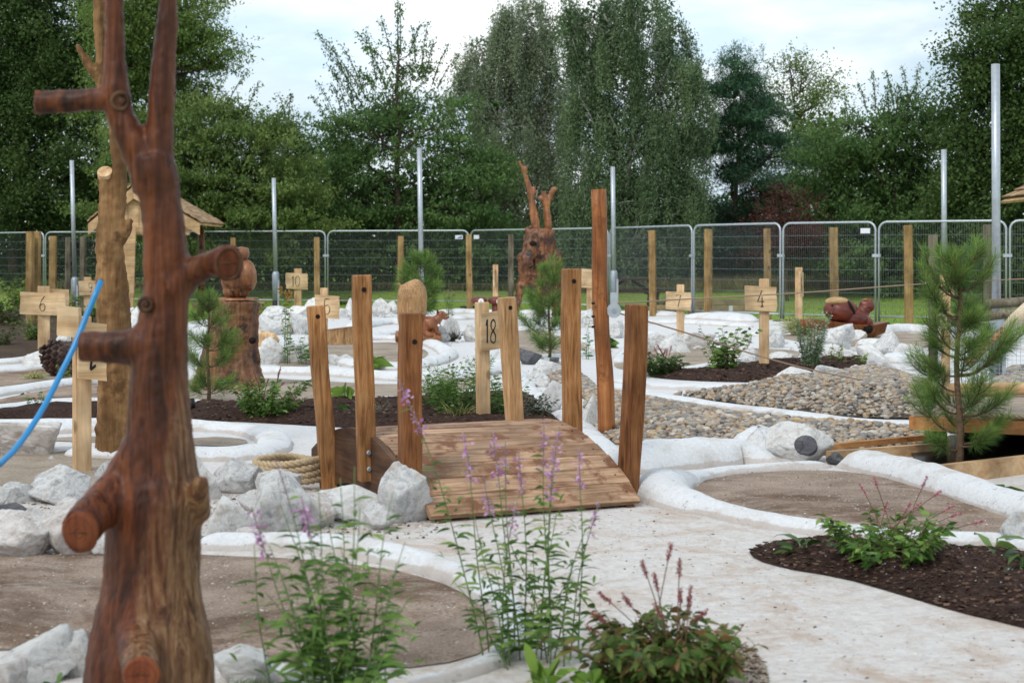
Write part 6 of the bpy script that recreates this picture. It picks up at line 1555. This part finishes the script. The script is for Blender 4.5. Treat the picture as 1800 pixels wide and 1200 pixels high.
# tall purple loosestrife in front
def scale_at(p): return p.y / F
def Gs(px, py): g = G(px, py); return g, g.y / F
def loosestrife(cx, base_py, tops, label, lm='pl_green', LL=.10):
    """tops: (x, y, flowering) photo points of each stem's tip around this plant's distance"""
    g, s = Gs(cx, base_py); stems = []; fl = []
    for (x, y, f) in tops:
        dy = random.uniform(-.18, .18); b = Vector((random.gauss(0, .05) + (x - cx) * s * .35, random.gauss(0, .05), -.02)); t = P(x, y, g.y + dy) - g; st = []
        for i in range(12):
            u = i / 11; st.append(Vector((b.x + (t.x - b.x) * u ** 1.4, b.y + dy * u, b.z + (t.z - b.z) * u)) + Vector((math.sin(u * 7 + x), math.cos(u * 6 + x), 0)) * .006)
        stems.append(st); fl.append(f)
    e = empty('loosestrife', g, label, 'plant', 'loosestrife plants'); mb = MB()
    for st in stems: mb.tube(st, [.0030 - .0019 * i / 11 for i in range(12)], 5)
    mb.build('stems', M['stemgreen'], e, True)
    B, T, U = on_stems(stems, 56, .10, .90); n = len(B); A = rng.random(n) * 2 * PI
    D = np.stack([np.cos(A), np.sin(A), np.zeros(n)], 1) + T * .55 + rng.normal(size=(n, 3)) * .15; Ls = LL * rng.uniform(.5, 1.15, n) * (1.15 - .8 * U)
    B2 = []
    # small leafy side shoots
    Bx, Tx, Ux = on_stems(stems, 40, .12, .66); k = len(Bx); A = rng.random(k) * 2 * PI; out = np.stack([np.cos(A), np.sin(A), np.full(k, .8)], 1); B2 = Bx + out * rng.uniform(.01, .10, k)[:, None]
    leaves('leaves', np.concatenate([B, B2]), np.concatenate([D, out + rng.normal(size=(k, 3)) * .6]), np.concatenate([Ls, np.full(k, .05)]), np.concatenate([Ls * .18, np.full(k, .011)]), M[lm], e, None, .45, 3)
    fs = [s_ for s_, f in zip(stems, fl) if f]
    if fs:
        for q in fs:
            B, T, U = on_stems([q], 480, .80, .97); n = len(B)
            keep = (np.sin(U * 70 + B[:, 0] * 300) + rng.normal(size=n) * .5) > .1; B, T, U = B[keep], T[keep], U[keep]; n = len(B)
            B3, T3, U3 = on_stems([q], 300, .80, 1.0); k = len(B3); rd = rng.normal(size=(n, 3))
            leaves('flower_spike', np.concatenate([B + rd * .006, B3]), np.concatenate([rd + T * .2, T3 + rng.normal(size=(k, 3)) * .5]), np.concatenate([.016 * rng.uniform(.7, 1.3, n), np.full(k, .010)]), np.concatenate([np.full(n, .012), np.full(k, .005)]), M['fl_purple'], e, None, .1, 1)
    return e
def T_(*a): return list(a)
loosestrife(930, 1160, [(700, 660, 1), (812, 760, 1), (862, 760, 1), (853, 830, 1), (886, 775, 1), (915, 800, 1), (955, 745, 1), (985, 745, 1), (968, 790, 1), (1022, 790, 1), (1050, 880, 1), (905, 880, 1), (835, 900, 0), (1030, 930, 0), (870, 990, 0), (800, 1010, 0), (1000, 980, 0), (940, 960, 0), (890, 930, 0), (975, 900, 0), (1015, 1010, 0)],
            'tall loosestrife with purple flower spikes in front of the bridge deck')
loosestrife(610, 1290, [(480, 815, 1), (500, 880, 0), (530, 870, 1), (440, 890, 1), (440, 960, 0), (560, 850, 0), (600, 840, 0), (575, 900, 0), (630, 890, 0), (690, 870, 0), (650, 960, 0), (700, 980, 0), (720, 940, 0), (480, 950, 0), (520, 970, 0), (545, 920, 0), (600, 960, 0), (740, 1010, 0), (670, 1010, 0), (500, 1010, 0), (460, 1040, 0), (625, 820, 0)],
            'leafy loosestrife clump right of the dark trunk in front', LL=.14)
# extra close sprig leaning in with a bloom
g, s = Gs(930, 1190)
def persicaria(px, py, w, h, nsp, label, lm='pl_dark', fm='fl_pink', spikes=None, n=60, name='persicaria', ll=.06, grp='pink spiked persicaria plants', sp_len=.05, hs=.72):
    g, s = Gs(px, py); st = mkstems(int(n * 1.3), w * s * .24, h * s * hs, .85 * .72 / hs, hvar=.65)
    e = empty(name, g, label, 'plant', grp); mb = MB()
    for q in st: mb.tube(q, [.0026 - .0014 * i / len(q) for i in range(len(q))], 4)
    ll_ = max(ll, 14 * s * .6); B, T, U = on_stems(st, 120 * .06 / ll_ * 1.0, .15, 1); m_ = len(B); A = rng.random(m_) * 2 * PI
    D = np.stack([np.cos(A), np.sin(A), np.zeros(m_)], 1) + T * .5 + rng.normal(size=(m_, 3)) * .3; Ls = ll_ * rng.uniform(.5, 1.2, m_)
    leaves('leaves', B, D, Ls, Ls * .36, M[lm], e, None, .4, 3)
    sp = []
    for i in range(nsp):
        if spikes and i < len(spikes):
            x, y = spikes[i]; dy = random.uniform(-.08, .08); t = P(x, y, g.y + dy) - g; b = Vector((random.gauss(0, w * s * .1), random.gauss(0, .04), h * s * .2))
        else:
            a = random.uniform(0, 6.28); t = Vector((math.cos(a) * w * s * .45 * random.random(), math.sin(a) * w * s * .3, h * s * random.uniform(.7, 1.0))); b = Vector((t.x * .4, t.y * .4, h * s * .2))
        q = [b.lerp(t, u / 8) + Vector((0, 0, .03 * h * s * math.sin(PI * u / 8))) for u in range(9)]; mb.tube(q, .0016 if s < .003 else .003, 4); sp.append(q)
    mb.build('stems', M['stembrown'], e, True)
    if sp:
        for q in sp:
            Bs = []; Ts = []
            tl = (q[-1] - q[-2]).normalized(); L_ = max(sp_len, 20 * s * .7); k = int(130 if s < .003 else 60)
            for j in range(k): u = random.random(); Bs.append(q[-1] - tl * L_ * u); Ts.append(tl)
            Bs = np.array([tuple(b) for b in Bs]); Ts = np.array([tuple(b) for b in Ts]); k = len(Bs); rd = rng.normal(size=(k, 3)); fs = max(.0065, 1.9 * s)
            leaves('flower_spike', Bs + rd * fs * .3, rd + Ts * .4, fs * rng.uniform(.8, 1.3, k), fs * .7, M[fm], e, None, .1, 1)
    return e
persicaria(1175, 1215, 300, 190, 13, 'bushy green and reddish persicaria with dusky red spikes at the bottom centre', 'pl_red', 'fl_red', [(1128, 985), (1150, 1008), (1180, 955), (1195, 982), (1196, 1035), (1213, 1045), (1243, 1072), (1052, 1040), (1095, 1045), (1040, 1075), (1030, 1100), (1215, 1030), (1150, 1060)], n=110)
persicaria(1562, 1000, 230, 150, 15, 'pink spiked persicaria on the near mulch bed at the right', 'pl_green', 'fl_pink', [(1512, 850), (1536, 838), (1630, 838), (1655, 862), (1620, 882), (1600, 884), (1678, 888), (1560, 880), (1690, 900), (1730, 915), (1500, 940), (1560, 1020), (1548, 1030), (1640, 975), (1480, 985)], n=44, hs=.72)
persicaria(470, 738, 120, 110, 14, 'red spiked persicaria on the mulch left of the bridge posts', 'pl_green', 'fl_red', [(430, 655), (445, 650), (472, 665), (500, 672), (510, 690), (480, 680), (520, 700), (525, 712), (410, 690), (455, 668), (465, 690), (430, 668)], n=60)
persicaria(1165, 662, 90, 68, 8, 'low persicaria clump right of the front bridge post', 'pl_dark', 'fl_red', [(1155, 605), (1160, 612), (1150, 610), (1140, 620), (1130, 625), (1170, 612)], n=50)
def shrub(px, py, w, h, label, lm='pl_green', ll=7, lw=.5, n=30, name='shrub', cat='plant', droop=.0, lean=.5, per=1.0, smat='stembrown', flower=None, up=.4, grp=None):
    g, s = Gs(px, py); st = mkstems(n, w * s * .18, h * s, w / h * lean, hvar=.5, droop=droop); L_ = ll * s
    L_ *= 1.25
    return plant(name, g, label, cat, st, max(.0016, .38 * s), smat, lm, per * 2.4 / L_, .15, 1.0, L_, L_ * lw, 1.0, up, .3, .2, 2 if s > .003 else 3, flower, grp)
shrub(1268, 660, 92, 92, 'leafy green shrub in the mulch left of the sign numbered 4', 'pl_green', 12, .5, 34, per=1.3)
shrub(1425, 655, 76, 112, 'wispy fennel like plant with tiny white buds', 'pl_white', 5.5, .35, 60, lean=.45, per=1.8, smat='stemgreen')
shrub(1468, 645, 36, 50, 'small leafy plant right of the wispy one', 'pl_green', 6, .5, 14)
shrub(1505, 648, 60, 36, 'low lime green leafy plant by the steep grey rock', 'pl_lime', 8, .5, 14)
shrub(946, 748, 54, 62, 'round glossy evergreen shrub beside the leaning bridge post', 'pl_ever', 7, .45, 46, lean=.6, per=1.5, name='evergreen_shrub')
shrub(650, 742, 64, 44, 'silver grey leaved plant between two left bridge posts', 'pl_grey', 4, .3, 50, per=1.6)
shrub(800, 742, 130, 120, 'bushy feathery green plant left of the sign numbered 18', 'pl_green', 9, .36, 70, lean=.6, per=1.5, smat='stemgreen')
shrub(770, 730, 90, 76, 'mixed green foliage right of the short bridge post', 'pl_green', 12, .5, 40, per=1.3)
shrub(880, 742, 90, 90, 'leafy plant between the sign numbered 18 and the leaning post', 'pl_green', 11, .4, 46, smat='stemgreen')
shrub(845, 660, 70, 60, 'tall flowering willowy plant behind the sign numbered 18', 'pl_green', 8, .25, 20, smat='stemgreen', flower=('fl_purple', .8, 1, 60, .02, .4))
shrub(505, 640, 46, 140, 'tall orange flowered stem plant in front of the white rocks', 'pl_green', 8, .4, 7, lean=.2, smat='stemgreen', flower=('fl_orange', .9, 1, 200, .03, .6))
shrub(540, 640, 80, 66, 'leafy green plant on the grit left of the bridge posts', 'pl_green', 11, .35, 16, smat='stemgreen')
shrub(68, 725, 54, 48, 'small bright green plant left behind the blue pipe', 'pl_green', 10, .4, 16)
shrub(115, 668, 34, 36, 'small plant growing by the pine cone carving', 'pl_green', 6, .5, 12)
shrub(800, 600, 44, 26, 'little grey green shrub behind the squirrel rocks', 'pl_ever', 4, .5, 30, per=1.4)
shrub(790, 560, 30, 60, 'pink flowering stems right of the carved squirrel', 'pl_green', 6, .3, 8, lean=.3, smat='stemgreen', flower=('fl_pink', .8, 1, 60, .03, .6))
shrub(1030, 632, 30, 80, 'slim leafy stem left of the round timber post', 'pl_green', 10, .3, 5, lean=.2, smat='stemgreen')
shrub(600, 535, 60, 24, 'bright green shrub on the lawn before the fence', 'pl_lime', 5, .5, 20)
shrub(575, 540, 26, 20, 'dark red leaved plant behind the sign numbered 5', 'leaf_copper', 6, .4, 12)
shrub(1440, 848, 60, 34, 'small dark plant below drilled boulder', 'pl_dark', 8, .4, 10) if False else None
def rosette(px, py, w, h, label, lm='pl_dark', n=16, lw=.3, up=1.0, bend=.55):
    g, s = Gs(px, py); e = empty('leafy_plant', g, label, 'plant'); A = rng.random(n) * 2 * PI; el = rng.uniform(.35, 1.3, n) * up
    B = np.stack([np.cos(A), np.sin(A), np.zeros(n)], 1) * .02 + np.stack([np.zeros(n), np.zeros(n), rng.random(n) ** 2 * h * s * .45], 1)
    D = np.stack([np.cos(A), np.sin(A), el], 1); Ls = np.minimum(w * s * .62, h * s * 1.25) * rng.uniform(.6, 1.1, n)
    mb = MB()
    for b in B: mb.tube([(b[0] * .3, b[1] * .3, -.02), tuple(b)], .004, 5)
    mb.build('stems', M['stemgreen'], e, True)
    leaves('leaves', B, D, Ls, Ls * lw * rng.uniform(.8, 1.2, n), M[lm], e, None, bend, 3); return e
rosette(1412, 982, 130, 72, 'dark strappy leaved plant at the tip of the near mulch bed', 'pl_dark', 26, .2)
rosette(1476, 975, 150, 62, 'broad glossy leaved plant left of the pink persicaria', 'pl_dark', 13, .34, .7)
rosette(1745, 985, 150, 90, 'leathery leaved plant right of the pink persicaria', 'pl_green', 11, .3, .8)
rosette(1800, 1020, 120, 110, 'dark leafy plant cut by the right edge', 'pl_dark', 30, .2, 1.0)
rosette(1740, 866, 130, 62, 'wide leaved green plant behind the thick white kerb', 'pl_green', 9, .32, .7)
rosette(1040, 1245, 120, 120, 'lime leaved plant at the bottom edge beside the reddish persicaria', 'pl_lime', 34, .42, 1.3)
rosette(965, 1240, 110, 110, 'lime leaved plant at the bottom edge under the loosestrife', 'pl_lime', 26, .4, 1.3)
rosette(950, 1235, 130, 150, 'upright lime leaf plant left of the big lime leaved plant', 'pl_lime', 5, .4, 2.6, .3)
rosette(100, 1240, 120, 90, 'small fresh plant in front of the white rocks bottom left', 'pl_green', 9, .3, 1.2)
rosette(608, 715, 76, 80, 'broad leaved yellow green plant behind the left bridge posts', 'pl_lime', 16, .42, 1.6)
rosette(655, 652, 74, 62, 'broad leaved plant in front of the white ring kerb', 'pl_lime', 18, .5, 1.2)
rosette(585, 738, 70, 44, 'dark leaved rosette at the foot of the tall left post', 'pl_dark', 26, .26)
rosette(1068, 612, 46, 40, 'broad leaved plant right of the round timber post', 'pl_green', 16, .5)
for (x, y, w, h, lb, lm) in ((20, 575, 90, 70, 'bushy green shrub at the left edge of the soil bed', 'pl_dark'), (60, 600, 70, 46, 'low leafy shrub before the sign numbered 6', 'pl_green'), (110, 560, 90, 60, 'green shrub right of the sign numbered 6', 'pl_green'),
                             (0, 610, 80, 50, 'dark low shrub at the left edge near the white kerb', 'pl_dark'), (150, 575, 60, 50, 'shrub at the foot of the slim grey column', 'pl_green'), (35, 545, 60, 60, 'yellow flecked shrub behind the sign numbered 6', 'pl_lime'), (205, 560, 40, 40, 'green shrub under the hut slab', 'pl_dark')):
    shrub(x, y, w, h, lb, lm, 7, .5, 34, per=1.3, lean=.5)
# grasses
def tuft(px, py, w, h, label, mat='grass_y', n=260, bw=.0035, lean=.5, name='grass_tuft'):
    g, s = Gs(px, py); e = empty(name, g, label, 'grass', 'ornamental grass tufts'); D = rng.normal(size=(n, 3)) * lean * (w / h); D[:, 2] = 1
    B = rng.normal(size=(n, 3)) * np.array([w * s * .08, w * s * .08, 0]); leaves('blades', B, D, h * s * 1.2 * rng.uniform(.6, 1.1, n), max(bw, 1.0 * s), M[mat], e, None, .55, 3)
    return e
tuft(60, 668, 60, 34, 'yellow grass tuft in front of the white kerb at left')
tuft(838, 765, 90, 36, 'striped yellow green grass tuft at the far end of the footbridge')
tuft(810, 745, 90, 80, 'pale dry grass tuft left of the sign numbered 18', 'grass_y', 160)
tuft(1408, 590, 90, 72, 'feathery pale grass behind the wispy plant', 'grass_y', 500)
tuft(1500, 575, 60, 60, 'feathery grass rising behind the tortoise carving', 'grass_y', 200)
tuft(1180, 545, 50, 46, 'dry grass clump by the lawn edge behind the fence', 'drygrass', 400) 
tuft(430, 1235, 170, 80, 'dark green fine grass tuft at the foot of the dark trunk', 'grass_g', 500, .0025)
tuft(430, 640, 60, 40, 'pale grass beside the carved stump', 'grass_y', 160)

# ------------------------------------------------------------------ young pines
M['needle'] = leafmat('young_pine_needles', [(0.0506, 0.1053, 0.0292), (0.1013, 0.1944, 0.0473), (0.1823, 0.2997, 0.0675), (0.3038, 0.4212, 0.09)], .45, .2)
def young_pine(px, py, top_py, w, label, seed=1, whorls=6, nl=.075, dens=420, nw=.0016, low=.12, rw=1.0):
    dens *= 1.05; nw *= 1.05; nl *= 1.15
    random.seed(seed); g, s = Gs(px, py); H = (py - top_py) * s; R_ = w * s / 2
    e = empty('young_pine', g, label, 'pine tree', 'young pine trees'); mb = MB(); mb.tube([Vector((.01 * math.sin(i), .01 * math.cos(i * 1.3), -.03 + (H * .93) * i / 9)) for i in range(10)], [.021 * H / 1.3 * (1 - .085 * i) + .003 for i in range(10)], 9)
    tr_ = mb.build('trunk', M['pinebark'], e, True); sb = MB(); st = []; dens_w = []
    for k in range(whorls):
        u = low + (1 - low) * k / (whorls - .3); z = H * u; nb_ = 5 if k < whorls - 1 else 4; rad = R_ * (1 - .72 * u ** 1.3) * (1.0 if k else .7)
        for j in range(nb_):
            a = 2 * PI * j / nb_ + k * .9 + random.uniform(-.3, .3); rr = rad * random.uniform(.6, 1.2); z = H * u + random.uniform(-.04, .04) * H; q = []
            rise = rr * random.uniform(.35, .8) * (1 + .8 * u)
            for i in range(8):
                t = i / 7; q.append(Vector((math.cos(a) * rr * t ** .9, math.sin(a) * rr * t ** .9, z + rise * t ** 1.9 - .04 * rr * math.sin(PI * t))))
            sb.tube(q, [.0075 * (1 - .1 * i) * H / 1.3 for i in range(8)], 6); st.append((q, .25))
            for m2 in range(6 if k < whorls - 2 else 4):
                f = random.uniform(.4, .9); b0 = q[int(f * 7)]; an = a + random.choice((-1, 1)) * random.uniform(.5, 1.0); l2 = rr * random.uniform(.25, .45)
                q2 = [b0 + Vector((math.cos(an) * l2 * t, math.sin(an) * l2 * t, l2 * .8 * t ** 1.6)) for t in [i / 5 for i in range(6)]]; sb.tube(q2, [.0045 * (1 - .12 * i) * H / 1.3 for i in range(6)], 5); st.append((q2, 0.05))
    lead = [Vector((.01, .005, H * .80 + H * .17 * i / 5)) for i in range(6)]; st.append((lead, 0)); sb.tube(lead, .005, 6)
    for j in range(5):
        a = j * 1.26 + .4; q = [Vector((math.cos(a) * R_ * .25 * t, math.sin(a) * R_ * .25 * t, H * .80 + H * .15 * t)) for t in [i / 5 for i in range(6)]]; st.append((q, 0)); sb.tube(q, .004, 5)
    sb.build('branches', M['pinebark'], e, True)
    Bs = []; Ds = []; Tn = []
    for q, lo in st:
        B, T, U = on_stems([q], dens, lo, 1.0); n = len(B); A = rng.normal(size=(n, 3)); A -= T * (A * T).sum(1, keepdims=True); A /= np.linalg.norm(A, axis=1, keepdims=True)
        k = .75 + .5 * U[:, None]; Bs.append(B); Ds.append(T * k * 1.1 + A * (1.25 - .55 * U[:, None])); Tn.append(np.clip(.15 + .55 * U + rng.normal(size=n) * .15, 0, 1))
    B = np.concatenate(Bs); D = np.concatenate(Ds); Tn = np.concatenate(Tn); n = len(B)
    leaves('needles', B, D, nl * rng.uniform(.7, 1.1, n), nw, M['needle'], e, Tn, .08, 1)
    return n
np1 = young_pine(1685, 832, 432, 250, 'bushy young pine standing right of the pebble bed', 3, 7, .085, 900, .0019, .14)
np2 = young_pine(966, 628, 462, 110, 'young pine between the leaning and the tall bridge posts', 5, 6, .13, 300, .0042, .1)
np3 = young_pine(366, 705, 512, 120, 'young pine partly hidden behind the dark trunk', 8, 5, .10, 380, .0032, .1)
np4 = young_pine(738, 560, 446, 86, 'young pine behind the carved squirrel tail', 11, 5, .2, 190, .0075, .1)
print('pine needles', np1, np2, np3, np4)

# ------------------------------------------------------------------ sky and sun
SUN_EL, SUN_ROT = math.radians(48), math.radians(215)
w = bpy.data.worlds.new('World'); sc.world = w; w.use_nodes = True; nt = w.node_tree; nt.nodes.clear()
sky = N(nt, 'ShaderNodeTexSky'); sky.sky_type = 'NISHITA'; sky.sun_disc = False; sky.sun_elevation = SUN_EL; sky.sun_rotation = SUN_ROT; sky.air_density = 1.0; sky.dust_density = 2.0
bg1 = N(nt, 'ShaderNodeBackground', i_Strength=.14); L(nt, sky.outputs[0], bg1.inputs[0])
tc = N(nt, 'ShaderNodeTexCoord'); mp = N(nt, 'ShaderNodeMapping'); mp.inputs['Scale'].default_value = (1.0, 1.0, 3.6); L(nt, tc.outputs['Generated'], mp.inputs[0])
c1_ = noi(nt, mp.outputs[0], 3.2, 6, .52, .4); cf = ramp(nt, c1_, [(.36, (0, 0, 0)), (.56, (1, 1, 1))])
c2_ = noi(nt, mp.outputs[0], 6.5, 5, .5); cc = ramp(nt, c2_, [(.35, (.62, .78, .92)), (.55, (.90, .96, 1.0)), (.7, (1.0, 1.0, 1.0))])
bg2 = N(nt, 'ShaderNodeBackground', i_Strength=1.15); L(nt, cc, bg2.inputs[0])
bg3 = N(nt, 'ShaderNodeBackground', i_Strength=.95); bg3.inputs[0].default_value = (.70, .86, .98, 1)
mxa = N(nt, 'ShaderNodeMixShader', i_0=.55); L(nt, bg1.outputs[0], mxa.inputs[1]); L(nt, bg3.outputs[0], mxa.inputs[2])
mx = N(nt, 'ShaderNodeMixShader'); L(nt, cf, mx.inputs[0]); L(nt, mxa.outputs[0], mx.inputs[1]); L(nt, bg2.outputs[0], mx.inputs[2])
out = N(nt, 'ShaderNodeOutputWorld'); L(nt, mx.outputs[0], out.inputs[0])
sl = bpy.data.lights.new('sun', 'SUN'); sl.energy = 1.5; sl.angle = math.radians(10); sl.color = (1, .96, .90)
so = bpy.data.objects.new('sun', sl); COL.objects.link(so); so.rotation_euler = (PI / 2 - SUN_EL, 0, PI - SUN_ROT + 0)
# sun direction: sky rotation is measured clockwise from +Y
sd = Vector((math.sin(SUN_ROT) * math.cos(SUN_EL), math.cos(SUN_ROT) * math.cos(SUN_EL), math.sin(SUN_EL)))
so.rotation_euler = sd.to_track_quat('Z', 'Y').to_euler()
print('objects', len(bpy.data.objects))
